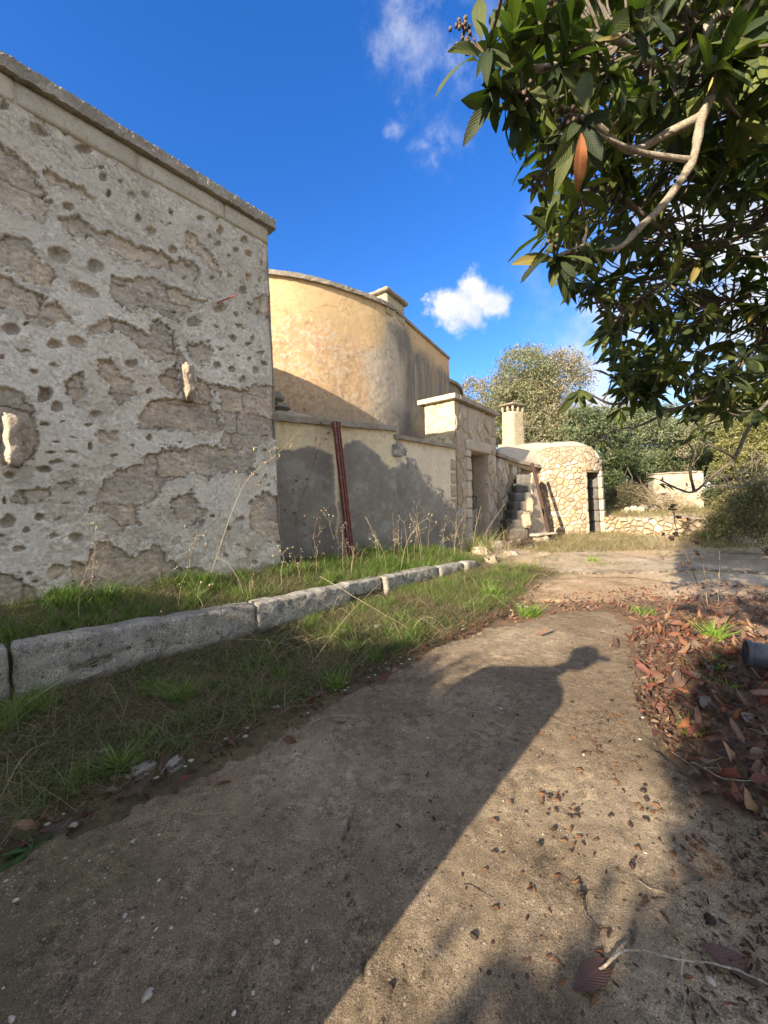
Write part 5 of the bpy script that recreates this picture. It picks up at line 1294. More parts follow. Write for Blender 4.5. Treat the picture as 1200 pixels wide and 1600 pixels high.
branch([fork, (3.3, 3.0, 2.3), at(1300, 450, 2.9), at(1200, 520, 2.8), at(1130, 600, 2.75), at(1050, 640, 2.7), at(1000, 618, 2.6), at(960, 632, 2.5), at(915, 612, 2.4)], 0.024, 0.005, 40)
branch([at(1050, 640, 2.7), at(1000, 665, 2.65), at(960, 672, 2.6), at(938, 690, 2.55)], 0.010, 0.004, 14)
branch([fork2, (3.2, 2.4, 3.3), at(1330, 250, 2.6), at(1220, 330, 2.6), at(1120, 390, 2.6), at(1040, 440, 2.5), at(980, 480, 2.4), at(950, 520, 2.3)], 0.030, 0.006, 36)
branch([at(1120, 390, 2.6), at(1050, 370, 2.3), at(960, 300, 2.1), at(905, 300, 2.0), at(850, 290, 1.95)], 0.018, 0.005, 24)
branch([fork2, (3.4, 1.8, 3.6), at(1400, 60, 2.3), at(1290, 120, 2.3), at(1200, 160, 2.3), at(1130, 130, 2.2)], 0.05, 0.01, 24)
branch([at(1200, 520, 2.8), at(1150, 470, 2.9), at(1100, 480, 2.9), at(1040, 520, 2.9)], 0.02, 0.006, 14)
branch([fork2, (3.5, 1.0, 3.2), (3.6, 0.4, 3.5)], 0.05, 0.02); branch([fork, (4.0, 2.6, 2.4), (4.6, 3.0, 3.0)], 0.05, 0.02); branch([fork, (3.9, 1.4, 2.5), (4.5, 1.0, 3.1)], 0.05, 0.02)
branch([fork2, (2.2, 0.5, 3.3), (1.3, 0.05, 3.45), (0.3, -0.6, 3.4)], 0.045, 0.012); branch([(1.9, 0.3, 3.35), (1.4, -0.8, 3.5), (0.8, -1.8, 3.4)], 0.03, 0.01); branch([(2.4, 0.6, 3.3), (2.6, -0.6, 3.6), (2.3, -1.6, 3.5)], 0.03, 0.01)  # unseen boughs added to carry the darkening canopy overhead
SK = np.concatenate([b[0] for b in BRN[2:]])
ros = []
def R0(u, v, Y, n=9, L_=0.17): ros.append((at(u, v, Y), n, L_))
for (u, v, Y, n, l) in [(758, 82, 1.38, 11, .17), (800, 62, 1.4, 9, .17), (775, 130, 1.42, 10, .17), (822, 150, 1.45, 10, .17), (850, 40, 1.4, 9, .17), (905, 195, 1.35, 10, .17),
    (880, 95, 1.45, 9, .17), (845, 215, 1.5, 9, .15), (870, 402, 1.55, 11, .16), (858, 368, 1.5, 9, .16), (905, 300, 1.6, 8, .17), (930, 60, 1.5, 9, .17), (890, 345, 1.6, 8, .15), (915, 390, 1.6, 9, .15),
    (960, 110, 1.5, 10, .17), (905, 610, 2.35, 8, .16), (940, 690, 2.5, 7, .14), (1070, 688, 2.3, 9, .13), (1098, 670, 2.4, 8, .13), (1032, 748, 2.42, 5, .12), (1050, 715, 2.4, 5, .13), (955, 520, 2.2, 9, .16), (958, 585, 2.4, 8, .16),
    (968, 640, 2.55, 7, .15), (835, 280, 1.7, 6, .08), (1000, 30, 1.5, 9, .16), (830, 20, 1.4, 9, .18), (790, 165, 1.5, 8, .16), (1120, 610, 2.6, 9, .15), (1195, 590, 2.6, 8, .15), (1180, 640, 2.5, 9, .14), (1130, 640, 2.6, 8, .14)]:
    R0(u, v, Y, n, l)
CM = [(800, -80), (830, 130), (850, 250), (855, 400), (905, 440), (938, 480), (945, 560), (965, 620), (1010, 615), (1060, 650), (1120, 640), (1200, 650), (1330, 620), (1330, -80)]
k_ = 0
while k_ < 820:
    u, v = rgl.uniform(790, 1330), rgl.uniform(-80, 660)
    if not bool(in_poly(np.array([u]), np.array([v]), CM)[0]): continue
    edge = float(poly_sd(np.array([u]), np.array([v]), CM)[0])
    Y = (1.6 + 0.9*np.clip((v-100)/500, 0, 1)) + rgl.uniform(0, 2.0)*min(1, edge/60)
    R0(u, v, Y, int(rgl.integers(8, 12)), rgl.uniform(.13, .185)); k_ += 1
for _ in range(120):      # the part of the crown out of view, above and beside the path
    d = unit(rgl.normal(size=3)); ros.append((np.array([3.6, 2.0, 3.1])+d*np.array([1.2, 1.4, 0.9])*rgl.uniform(0.5, 1), 9, .17))
SHADE_EXT = []
for _ in range(150):      # unseen canopy over and behind the camera, added to darken the near ground
    p = wa(rgl.uniform(-0.35, 2.6), rgl.uniform(-2.4, 1.4)); SHADE_EXT.append((np.array([p[0], p[1], rgl.uniform(3.0, 4.1)]), 10, .2))
SHADE_EXT = [e for e in SHADE_EXT if e[0][1] < 0.75]
ros = [r for r in ros if r[0][1] > 1.15 or r[0][0] > 2.2]
ros += SHADE_EXT
A = Acc(); leaves = []
for (tip, n, l) in ros:
    dd_ = np.linalg.norm(SK-tip, axis=1); j = int(np.argmin(dd_)); b = SK[j]
    m = (b+tip)/2+rgl.normal(size=3)*0.05*dd_[j]; m[2] -= 0.1*dd_[j]
    if dd_[j] > 0.04:
        P = smooth_path([b, m, tip], 6); V, F = tube(P, np.linspace(0.0075, 0.0035, 6), 5); A.add(V, F)
    ax = unit(unit(tip-m)*0.8+rgl.normal(size=3)*0.35+np.array([0, 0, 0.15]))
    s = unit(np.cross(ax, [0.1, 0.2, 1.0])); t = np.cross(ax, s)
    for q in range(n):
        a = q*2.4+rgl.uniform(-.3, .3); sp = rgl.uniform(0.5, 1.15)
        d = unit(ax*(1.0-sp*0.45)+(s*cos(a)+t*sin(a))*sp+np.array([0, 0, -0.42-0.35*rgl.uniform()]))
        nrm = unit(ax+np.array([0, 0, 0.6])+rgl.normal(size=3)*0.3)
        ln = l*rgl.uniform(0.45, 1.2); vi = int(rgl.integers(0, 10))
        if rgl.uniform() < 0.012: vi = 11
        leaves.append((tip+ax*rgl.uniform(-0.04, 0.02), leaf_frame(d, nrm), ln, vi))
# the one rust coloured leaf hanging among the big ones
leaves.append((at(908, 208, 1.30), leaf_frame(np.array([0.0, 0.02, -1.0]), np.array([-0.25, -1.0, 0.1])), 0.155, 10))
leaves.append((at(915, 178, 1.30), leaf_frame(np.array([-0.04, -0.1, 1.0]), np.array([-0.4, -1.0, 0.1])), 0.17, 2))
leaves.append((at(858, 395, 1.5), leaf_frame(np.array([-0.6, -0.1, -0.55]), np.array([-0.2, -0.5, 1])), 0.17, 3))
leaves.append((at(742, 88, 1.36), leaf_frame(np.array([-1.0, 0.1, -0.32]), np.array([-0.2, -0.6, 1])), 0.165, 2))
leaves.append((at(752, 62, 1.36), leaf_frame(np.array([-0.05, 0.0, 1.0]), np.array([-0.4, -1, 0.1])), 0.17, 4))
leaves.append((at(772, 62, 1.36), leaf_frame(np.array([0.12, 0.0, 1.0]), np.array([-0.2, -1, 0.2])), 0.18, 2))
app = []
for (p, Rm, ln, vi) in leaves:
    u, v, z = pix(p+Rm[:, 1]*ln*0.5); ok = z > 0.3 and -60 < u < 1260 and -60 < v < 1660
    app.append(ln/z if ok else 0.0)
order = np.argsort(-np.array(app)); S = Acc()
for rank, i in enumerate(order):
    p, Rm, ln, vi = leaves[i]
    if rank < 300 and app[i] > 0:
        o = bpy.data.objects.new('leaf', LV[vi][4]); COL.objects.link(o); o.parent = loq
        m4 = Matrix([[*(Rm[r]*ln), float(p[r]-LOQ[r])] for r in range(3)]+[[0, 0, 0, 1]]); o.matrix_local = m4
        if vi == 10: o['label'] = 'rust brown dead leaf'
    else:
        V, F, U, c, _ = LV[vi]; S.add((V*ln)@Rm.T+p, F, c, U)
o_ = S.make('leaf_mass', M_leaf, loq, smooth=True); o_['kind'] = 'stuff'
A.make('twigs', M_obark, loq)['kind'] = 'stuff'
for i, (P, r) in enumerate(BRN):
    j = 1+0.18*vn(np.arange(len(P))*0.9, 0*np.arange(len(P)), 0, 7)
    V, F = tube(P, r*j, 8); obj('trunk' if i == 0 else 'branch', V, F, M_obark if i >= 6 else M_bark, loq, smooth=True)  # lower boughs take a darker bark, their shade put into the colour
# dark flower heads
for (u, v, Y) in [(722, 40, 1.42), (728, 75, 1.42), (815, 145, 1.4), (880, 180, 1.4), (905, 200, 1.38), (862, 385, 1.5), (868, 15, 1.4), (835, 290, 1.7), (897, 188, 1.36)]:
    c = at(u, v, Y); A = Acc()
    A.add(*tube(smooth_path([c, c+rgl.normal(size=3)*0.02, SK[int(np.argmin(np.linalg.norm(SK-c, axis=1)))]], 5), 0.003, 4))
    for q in range(14):
        p = c+rgl.normal(size=3)*0.016; V, F = hexa([p+np.array(k)*0.005 for k in [(-1,-1,-1),(1,-1,-1),(1,1,-1),(-1,1,-1),(-1,-1,1),(1,-1,1),(1,1,1),(-1,1,1)]], n=(1, 1, 1), amp=0.002, rnd=0); A.add(V, F)
    A.make('flower_head', M_dstem, loq)

# ------------------------------------------------------------------ trees behind the photographer (they shade the near ground)
def back_tree(label, base, blobs, n, seed, size=0.13):
    rg = np.random.default_rng(seed); root = empty('shade_tree', (*base, gzs(*base)), label, 'tree')
    V, F, c = crown(blobs, n, size, [(0.10, 0.12, 0.045), (0.07, 0.09, 0.03)], rg, sprigs=160, spread=0.3, shell=0.2); obj('crown', V, F, M_fol, root, col=c)
    limbs((*base, 0.9), [b[0] for b in blobs], 0.07, rg).make('limbs', M_obark, root)
    V, F = tube(smooth_path([(*base, -0.1), (base[0]+0.05, base[1], 0.5), (*base, 1.0)], 6), np.linspace(0.16, 0.11, 6), 10); obj('trunk', V, F, M_obark, root)
SHL = []
for w in np.arange(-4.35, -1.5, 0.52):
    for k, z in enumerate((0.7, 1.3, 1.9, 2.5)):
        al_end = 2.55+0.25*sin(w*3)-0.18*(w+1.6)     # where its shade ends on the ground
        SHL.append((wa(w+0.15*sin(k*2+w), -5.0+0.25*cos(k+w*2), z+0.1*sin(w*5)), (0.50, 0.6, 0.5)))
back_tree('leafy shade tree behind the camera on the building side', wa(-3.0, -5.2), SHL, 52000, 51, 0.16)
SHR = [(wa(w, -4.6+0.2*k, z), (0.34, 0.5, 0.36)) for w in (0.34, 0.8, 1.3) for k, z in enumerate((0.8, 1.45, 2.05, 2.6, 3.0))]
SHR += [(wa(w, -4.6, z), (0.26, 0.4, 0.3)) for w in (-0.12,) for z in (0.9, 1.5, 2.05)]
SHR += [(wa(-0.45, -4.6, 1.95), (0.20, 0.3, 0.16)), (wa(-0.42, -4.6, 1.3), (0.2, 0.3, 0.25))]
back_tree('leafy shade tree behind the camera on the loquat side', wa(0.7, -4.7), SHR, 46000, 52, 0.16)

# ------------------------------------------------------------------ photographer (off frame, only the shadow is seen)
def person():
    c = wa(-1.2, -0.51); base = np.array([c[0], c[1], gzs(c[0], c[1])])
    root = empty('person', base, 'person in a dark coat and peaked cap, seen as a shadow on the path', 'person')
    r = Wh; f = Lh
    def P(a, b, z): return (r[0]*a+f[0]*b, r[1]*a+f[1]*b, z)
    def skin(name, verts, edges, radii, mat, sub=2, parent=root):
        me = bpy.data.meshes.new(name); me.from_pydata([P(*v) for v in verts], edges, []); me.update()
        o = link(name, me, parent); me.materials.append(mat)
        sk = o.modifiers.new('Skin', 'SKIN'); sb = o.modifiers.new('Sub', 'SUBSURF'); sb.levels = sb.render_levels = sub
        for i, rr in enumerate(radii): me.skin_vertices[0].data[i].radius = rr if isinstance(rr, tuple) else (rr, rr)
        me.skin_vertices[0].data[0].use_root = True
        return o
    v = [(0.0, 0, 0.98), (0.0, 0, 1.15), (0.0, 0, 1.32), (0.02, 0, 1.42), (0.12, 0.02, 1.53), (0.20, 0.03, 1.62),
         (-0.12, 0.0, 0.90), (-0.14, 0.03, 0.50), (-0.15, 0, 0.10), (-0.15, 0.16, 0.05),
         (0.12, 0.0, 0.90), (0.16, 0.03, 0.50), (0.18, 0, 0.10), (0.18, 0.16, 0.05),
         (-0.22, 0, 1.40), (-0.30, 0.02, 1.12), (-0.22, 0.22, 1.08),
         (0.22, 0.0, 1.38), (0.29, 0.05, 1.12), (0.22, 0.28, 1.22)]
    e = [(0, 1), (1, 2), (2, 3), (3, 4), (4, 5), (0, 6), (6, 7), (7, 8), (8, 9), (0, 10), (10, 11), (11, 12), (12, 13), (3, 14), (14, 15), (15, 16), (3, 17), (17, 18), (18, 19)]
    rd = [0.16, 0.16, 0.18, 0.13, 0.06, 0.06, 0.13, 0.12, 0.09, 0.05, 0.13, 0.12, 0.09, 0.05, 0.08, 0.06, 0.04, 0.08, 0.06, 0.035]
    skin('body', v, e, rd, M_cloth)
    A = Acc()
    def ell(c, rx, ry, rz, nu=20, nv=14, fn=None):
        V = []
        for i in range(nv+1):
            ph = pi*i/nv
            for j in range(nu):
                t = 2*pi*j/nu; V.append((c[0]+rx*sin(ph)*cos(t), c[1]+ry*sin(ph)*sin(t), c[2]+rz*cos(ph)))
        V = np.array(V); F = [[i*nu+j, i*nu+(j+1) % nu, (i+1)*nu+(j+1) % nu, (i+1)*nu+j] for i in range(nv) for j in range(nu)]
        return V, np.array(F)
    def add(o_name, parts, mat, par=root):
        B = Acc()
        for V, F in parts: B.add(np.array([P(*q) for q in V])+base, F)
        return B.make(o_name, mat, par, smooth=True)
    hd = add('head', [ell((0.25, 0.04, 1.70), 0.10, 0.078, 0.115), ell((0.355, 0.05, 1.69), 0.018, 0.012, 0.02), ell((0.24, -0.04, 1.69), 0.02, 0.01, 0.03), ell((0.24, 0.12, 1.69), 0.02, 0.01, 0.03), ell((0.325, 0.05, 1.645), 0.02, 0.025, 0.007)], M_skin)
    add('eye', [ell((0.337, 0.015, 1.715), 0.012, 0.012, 0.010)], M_hair, hd); add('eye', [ell((0.337, 0.075, 1.715), 0.012, 0.012, 0.010)], M_hair, hd)
    ring = [(0.40, -0.01, 0.36, 0.20), (0.7, -0.01, 0.355, 0.20), (0.95, -0.02, 0.355, 0.19), (1.2, -0.02, 0.36, 0.19), (1.36, -0.02, 0.37, 0.18), (1.44, -0.03, 0.33, 0.16), (1.49, 0.0, 0.22, 0.13), (1.53, 0.06, 0.12, 0.10), (1.56, 0.10, 0.085, 0.08)]
    Vr = np.array([(cx+rx*cos(t), ry*sin(t), z) for z, cx, rx, ry in ring for t in np.linspace(0, 2*pi, 28, endpoint=False)])
    Fr = np.array([[i*28+j, i*28+(j+1) % 28, (i+1)*28+(j+1) % 28, (i+1)*28+j] for i in range(len(ring)-1) for j in range(28)])
    add('coat', [(Vr, Fr)], M_cloth)
    V, F = ell((0.24, 0.04, 1.74), 0.115, 0.092, 0.10); V[:, 2] = np.maximum(V[:, 2], 1.745)
    add('cap', [(V, F), ell((0.38, 0.04, 1.745), 0.085, 0.065, 0.010)], M_cloth)
    # fingers of both hands
    for (wx, wy, wz) in ((-0.22, 0.22, 1.08), (0.22, 0.28, 1.22)):
        parts = [ell((wx+0.01, wy+0.05, wz+0.01), 0.02, 0.05, 0.04, 10, 8)]
        for q in range(4):
            z = wz+0.035-q*0.02; V, F = tube([(wx+0.01, wy+0.08, z), (wx+0.015, wy+0.115, z), (wx+0.035, wy+0.125, z), (wx+0.05, wy+0.11, z)], [0.009, 0.009, 0.008, 0.006], 6); parts.append((V, F))
        V, F = tube([(wx+0.01, wy+0.02, wz+0.04), (wx+0.03, wy+0.05, wz+0.065), (wx+0.04, wy+0.08, wz+0.06)], [0.011, 0.010, 0.007], 6); parts.append((V, F))
        add('hand', parts, M_skin)
person()

# ------------------------------------------------------------------ grass
def blades(X, Y, h, rg, pal, width=0.0045, bend=0.5, cl=None, dirn=None, lean=0.3, seg=3, zoff=0.0):
    n = len(X); Z = gz(X, Y)+zoff
    a = rg.uniform(0, 2*pi, n); dx, dy = np.cos(a), np.sin(a)
    if dirn is not None: dx = dx*0.5+dirn[0]; dy = dy*0.5+dirn[1]
    ln = rg.uniform(0.3, 1.0, n)*lean; bd = rg.uniform(0.2, 1.0, n)*bend
    pa = rg.uniform(0, pi, n); wx, wy = np.cos(pa), np.sin(pa)
    pts = []
    for i in range(seg+1):
        t = i/seg; w = width*(1-t**1.5)*0.5*rg.uniform(0.8, 1.3, n)+0.0003
        off = h*(ln*t+bd*t*t); up = h*(t-0.35*bd*t*t-0.08*t*t)
        cx, cy, cz = X+dx*off, Y+dy*off, Z+up-0.01
        pts.append(np.stack([cx-wx*w, cy-wy*w, cz], 1)); pts.append(np.stack([cx+wx*w, cy+wy*w, cz], 1))
    V = np.stack(pts, 1).reshape(-1, 3); k = 2*(seg+1)
    b = np.arange(n)[:, None]*k
    F = np.concatenate([np.stack([b[:, 0]+2*i, b[:, 0]+2*i+1, b[:, 0]+2*i+3, b[:, 0]+2*i+2], 1) for i in range(seg)])
    c = np.array(pal)[rg.integers(0, len(pal), n)]*rg.uniform(0.7, 1.3, (n, 1))
    if cl is not None: c = c*cl[:, None]
    return V, F, np.repeat(c, k, 0)
GP = [(0.095, 0.18, 0.03), (0.14, 0.23, 0.04), (0.065, 0.125, 0.022), (0.19, 0.26, 0.05), (0.20, 0.20, 0.07)]
DP = [(0.36, 0.29, 0.17), (0.28, 0.21, 0.12), (0.20, 0.15, 0.09)]
rgg = np.random.default_rng(5)
def zone(n, s0, s1, qf, dens_seed, thr, rg, clump=0.0, k=60):
    s = rg.uniform(s0, s1, n); q0, q1 = qf(s); q = q0+(q1-q0)*rg.uniform(0, 1, n)
    if clump:
        cs = rg.uniform(s0, s1, k); a, b = qf(cs); cq = a+(b-a)*rg.uniform(0, 1, k); i = rg.integers(0, k, n)
        m = rg.uniform(0, 1, n) < 0.8; s = np.where(m, cs[i]+rg.normal(0, clump, n), s); q = np.where(m, cq[i]+rg.normal(0, clump, n), q)
    a, b = qf(s); ok = (q > a) & (q < b) & (s > s0) & (s < s1)
    p = sq(s, q); d = fbm(p[:, 0]*1.7, p[:, 1]*1.7, 0, dens_seed, 3)
    ok &= d > thr+rg.uniform(-.25, .25, n)
    return p[ok, 0], p[ok, 1], s[ok], q[ok]
KQf = lambda s: np.interp(s, KS, KQ)
edgeQ = lambda s: np.interp(s, [-4.5, -3.3, -2.4, -0.8, 0.6, 1.9, 3.5], [2.60, 2.60, 2.68, 2.78, 2.95, 3.05, 2.7])
def stuff(name, parts, mat=M_grass):
    A = Acc()
    for V, F, c in parts: A.add(V, F, c)
    o = A.make(name, mat); tag(o, kind='stuff'); return o
P_ = []
# bed behind the kerb
x, y, s, q = zone(24000, -4.2, 4.2, lambda s: (0*s+0.02, KQf(s)-0.20), 500, -0.12, rgg, 0.05, 110)
P_.append(blades(x, y, rgg.uniform(0.05, 0.16, len(x))*(1+0.8*sst(fbm(x*4, y*4, 0, 541, 2), 0.0, 0.4)), rgg, GP, 0.0062, 0.55))
x, y, s, q = zone(15000, -4.2, 4.6, lambda s: (0*s+0.02, KQf(s)-0.18), 501, -0.4, rgg)
P_.append(blades(x, y, rgg.uniform(0.05, 0.22, len(x)), rgg, DP+[GP[0]], 0.003, 0.9, lean=0.8))
x, y, s, q = zone(6500, 0.4, 5.0, lambda s: (0*s+0.03, KQf(s)-0.10), 502, -0.5, rgg, 0.12, 40)
P_.append(blades(x, y, rgg.uniform(0.08, 0.26, len(x)), rgg, GP+[GP[3]], 0.006, 0.5))
stuff('bed_grass', P_)
P_ = []
x, y, s, q = zone(24000, -4.4, 3.8, lambda s: (KQf(s)+0.03, edgeQ(s)-0.08), 510, -0.08, rgg, 0.045, 150)
near = np.hypot(x, y)
P_.append(blades(x, y, rgg.uniform(0.03, 0.11, len(x))*(1+0.9*sst(fbm(x*4, y*4, 0, 540, 2), 0.0, 0.4)), rgg, GP, 0.0058, 0.6))
x, y, s, q = zone(30000, -4.4, 4.2, lambda s: (KQf(s)+0.02, edgeQ(s)+0.02), 511, -0.6, rgg)
P_.append(blades(x, y, rgg.uniform(0.04, 0.24, len(x)), rgg, DP+[(0.12, 0.085, 0.055), (0.10, 0.11, 0.04)], 0.0026, 1.2, lean=1.4))
x, y, s, q = zone(8500, -0.8, 4.8, lambda s: (KQf(s)+0.02, edgeQ(s)-0.15), 512, -0.1, rgg, 0.06, 60)
P_.append(blades(x, y, rgg.uniform(0.06, 0.22, len(x)), rgg, GP+[GP[3]]*2, 0.005, 0.5))
stuff('verge_grass', P_)
# ground cover with small round leaves below the kerb
x, y, s, q = zone(60000, -4.4, 0.8, lambda s: (KQf(s)+0.03, edgeQ(s)-0.12), 515, -0.1, rgg)
C = np.stack([x, y, gz(x, y)+rgg.uniform(0.008, 0.05, len(x))], 1)
col = np.array([(0.07, 0.115, 0.03), (0.05, 0.085, 0.022), (0.10, 0.135, 0.04), (0.14, 0.11, 0.06)])[rgg.integers(0, 4, len(x))]
stuff('ground_cover', [leaf_quads(C, 0.018, rgg, col, 0.2, 0.8)], M_fol)
# sparse far grass and dry tufts
P_ = []
def wz(n, x0, x1, y0, y1, seed, thr, rg):
    x = rg.uniform(x0, x1, n); y = rg.uniform(y0, y1, n); d = fbm(x*0.9, y*0.9, 0, seed, 4); ok = d > thr+rg.uniform(-.2, .2, n)
    s, q = to_sq(x, y); ok &= (q > 0.5)&(np.hypot(x-HC[0], y-HC[1]) > 1.6); return x[ok], y[ok]
x, y = wz(30000, 2.2, 13, 7.6, 15.5, 520, 0.12, rgg); P_.append(blades(x, y, rgg.uniform(0.04, 0.18, len(x)), rgg, [(0.20, 0.19, 0.07), (0.33, 0.27, 0.14), (0.14, 0.16, 0.05), (0.40, 0.33, 0.2)], 0.008, 0.9, lean=0.6, seg=2))
x, y = wz(18000, 3.0, 9.5, 9.6, 15.2, 521, -0.15, rgg); P_.append(blades(x, y, rgg.uniform(0.08, 0.30, len(x)), rgg, DP+[(0.2, 0.2, 0.08)], 0.010, 0.9, lean=0.5, seg=2))
x, y = wz(16000, 9, 26, 11, 26, 522, -0.5, rgg); P_.append(blades(x, y, rgg.uniform(0.10, 0.38, len(x)), rgg, [(0.33, 0.26, 0.14), (0.22, 0.18, 0.1), (0.16, 0.17, 0.06)], 0.018, 0.7, lean=0.4, seg=2))
x, y = wz(16000, 2.5, 11, 5.4, 10.5, 523, 0.22, rgg); P_.append(blades(x, y, rgg.uniform(0.03, 0.10, len(x)), rgg, [(0.16, 0.2, 0.05), (0.30, 0.25, 0.13)], 0.006, 0.9, seg=2))
stuff('meadow_grass', P_)
# dead leaf litter, joined part
rgd = np.random.default_rng(15)
DPAL = [(0.12, 0.062, 0.045), (0.17, 0.098, 0.068), (0.085, 0.05, 0.038), (0.23, 0.15, 0.10), (0.14, 0.048, 0.038), (0.21, 0.165, 0.125), (0.07, 0.045, 0.036), (0.22, 0.095, 0.05)]
DV = []
for k in range(16):
    V, F, U = leaf_shape(rgd, 1.0, rgd.uniform(0.24, 0.44), rgd.uniform(-0.7, 0.6), rgd.uniform(-0.6, 1.1), curl=rgd.uniform(-2.0, 2.0), tooth=0.28)
    c = np.array(DPAL[k % 8]); DV.append((V, F, U, c, mesh_np('dead_leaf', V, F, M_dead, np.tile(c, (len(V), 1)), U, True)))
V, F, U = leaf_shape(rgd, 1.0, 0.40, 0.1, 0.15, curl=0.25, tooth=0.05); c = np.array((0.10, 0.055, 0.045)); DV.append((V, F, U, c, mesh_np('dead_leaf', V, F, M_dead, np.tile(c, (len(V), 1)), U, True)))
def lay_leaf(x, y, ln, rg, zo=0.0, tilt=0.5):
    a = rg.uniform(0, 2*pi); z = gzs(x, y)+zo
    nrm = unit(np.array([rg.normal()*tilt, rg.normal()*tilt, 1.0])); d = np.array([cos(a), sin(a), 0]); d = unit(d-nrm*(d@nrm))
    return np.array([x, y, z]), leaf_frame(d, nrm)
LIT = [tuple(onz(u, v)[:2]) for u, v in [(1000, 1000), (1050, 975), (1150, 985), (1230, 1010), (1400, 1060), (1700, 1500), (1400, 1500), (1260, 1330), (1125, 1250), (1055, 1190), (1018, 1110)]]
S = Acc(); k_ = 0
Lx = np.array([p[0] for p in LIT]); Ly = np.array([p[1] for p in LIT])
litter = []
while k_ < 1700:
    x, y = rgd.uniform(Lx.min(), Lx.max()), rgd.uniform(Ly.min(), Ly.max())
    sd = float(poly_sd(np.array([x]), np.array([y]), LIT)[0])
    if sd < 0 and rgd.uniform() > np.exp(sd/0.10): continue
    ln = rgd.uniform(0.04, 0.135)*(0.55 if rgd.uniform() < .35 else 1.0); p, Rm = lay_leaf(x, y, ln, rgd, 0.012+rgd.uniform(0, 0.045)*min(1, max(0, sd)/0.2+0.2)); litter.append((p, Rm, ln, int(rgd.integers(0, 16)))); k_ += 1
sz = []
for (p, Rm, ln, vi) in litter:
    u, v, z = pix(p); sz.append(ln/z if (0 < u < 1200 and 0 < v < 1600 and z > .2) else 0)
for rank, i in enumerate(np.argsort(-np.array(sz))):
    p, Rm, ln, vi = litter[i]
    if rank < 230 and sz[i] > 0:
        # individuals lying on top
        o = bpy.data.objects.new('dead_leaf', DV[vi][4]); COL.objects.link(o)
        o.matrix_world = Matrix([[*(Rm[r]*ln), float(p[r])+(0.015 if r == 2 else 0)] for r in range(3)]+[[0, 0, 0, 1]])
        tag(o, 'curled brown loquat leaf in the litter along the right side of the path', 'leaf', 'dead leaves of the litter right of the path')
    else:
        V, F, U, c, _ = DV[vi]; S.add((V*ln)@Rm.T+p, F, c, U)
x_ = rgd.uniform(1.5, 5.5, 5200); y_ = rgd.uniform(3.0, 6.4, 5200)
dn = fbm(x_*1.1, y_*1.1, 0, 530, 3); ok = (dn > -0.25)&(y_ < 5.2+0.35*x_*0.5)&(poly_sd(x_, y_, slabA) < 0.03)
for x, y in zip(x_[ok], y_[ok]):
    ln = rgd.uniform(0.02, 0.07); p, Rm = lay_leaf(x, y, ln, rgd, 0.012); V, F, U, c, _ = DV[int(rgd.integers(0, 16))]; S.add((V*ln)@Rm.T+p, F, c, U)
CRB = [tuple(onz(u, v)[:2]) for u, v in [(1085, 1640), (1060, 1530), (1090, 1470), (1110, 1380), (1090, 1290), (1150, 1270), (1300, 1300), (1400, 1640)]]
for _ in range(9000):
    x, y = rgd.uniform(Lx.min(), Lx.max()), rgd.uniform(Ly.min(), Ly.max()); sd = float(poly_sd(np.array([x]), np.array([y]), LIT)[0])
    if sd < -0.10 or x > 3.2: continue
    ln = rgd.uniform(0.012, 0.05); p, Rm = lay_leaf(x, y, ln, rgd, 0.01+rgd.uniform(0, 0.03)); p[2] = max(p[2], 0.04); V, F, U, c, _ = DV[int(rgd.integers(0, 16))]; S.add((V*ln)@Rm.T+p, F, c*rgd.uniform(.4, 1.3), U)
cx_ = np.array(CRB); n_ = 0
while n_ < 3600:
    x, y = rgd.uniform(cx_[:, 0].min(), cx_[:, 0].max()), rgd.uniform(cx_[:, 1].min(), cx_[:, 1].max()); n_ += 1
    sd = float(poly_sd(np.array([x]), np.array([y]), CRB)[0])
    if sd < -0.12 or rgd.uniform() > 0.25+sd/0.25: continue
    ln = rgd.uniform(0.006, 0.03); p, Rm = lay_leaf(x, y, ln, rgd, 0.0); p[2] = max(p[2], 0.036)+0.004; V, F, U, c, _ = DV[int(rgd.integers(0, 16))]; S.add((V*ln)@Rm.T+p, F, c*rgd.uniform(.4, 1.2), U)
for _ in range(1100):
    s_ = rgd.uniform(-3.6, 3.2); q_ = float(edgeQ(s_))+rgd.normal()*0.08+0.0; pp = sq(s_, q_); ln = rgd.uniform(0.012, 0.06)*(1.6 if rgd.uniform() < .12 else 1)
    p, Rm = lay_leaf(pp[0], pp[1], ln, rgd, 0.02); V, F, U, c, _ = DV[int(rgd.integers(0, 16))]; S.add((V*ln)@Rm.T+p, F, c*0.7, U)
o_ = S.make('leaf_litter', M_dead, smooth=True); tag(o_, kind='stuff')
# leaves along the left edge and single ones that stand out
def single(u, v, ln, ang, vi, label, tilt=(0, 0), group=None, zo=0.03):
    z = 0.035
    p = onz(u, v, z+zo); nrm = unit(np.array([tilt[0], tilt[1], 1.0])); d = np.array([cos(ang), sin(ang), 0]); d = unit(d-nrm*(d@nrm)); Rm = leaf_frame(d, nrm)
    o = bpy.data.objects.new('dead_leaf', DV[vi][4]); COL.objects.link(o)
    o.matrix_world = Matrix([[*(Rm[r]*ln), float(p[r])] for r in range(3)]+[[0, 0, 0, 1]])
    tag(o, label, 'leaf', group)
single(897, 1548, 0.17, 0.45, 16, 'large dark brown leaf under the pale twig at the bottom edge', (0, -0.15), zo=0.02)
single(1095, 1475, 0.19, -0.5, 16, 'large curled purple brown leaf at the lower right edge above the pale twig', (0.1, -0.3), zo=0.03)
single(440, 1155, 0.10, 0.0, 0, 'oval reddish leaf lying alone on the path by the grass strip', (0, -0.3))
single(330, 1222, 0.13, 0.35, 7, 'orange brown leaf at the path edge beside the pale stone', (0, -0.2))
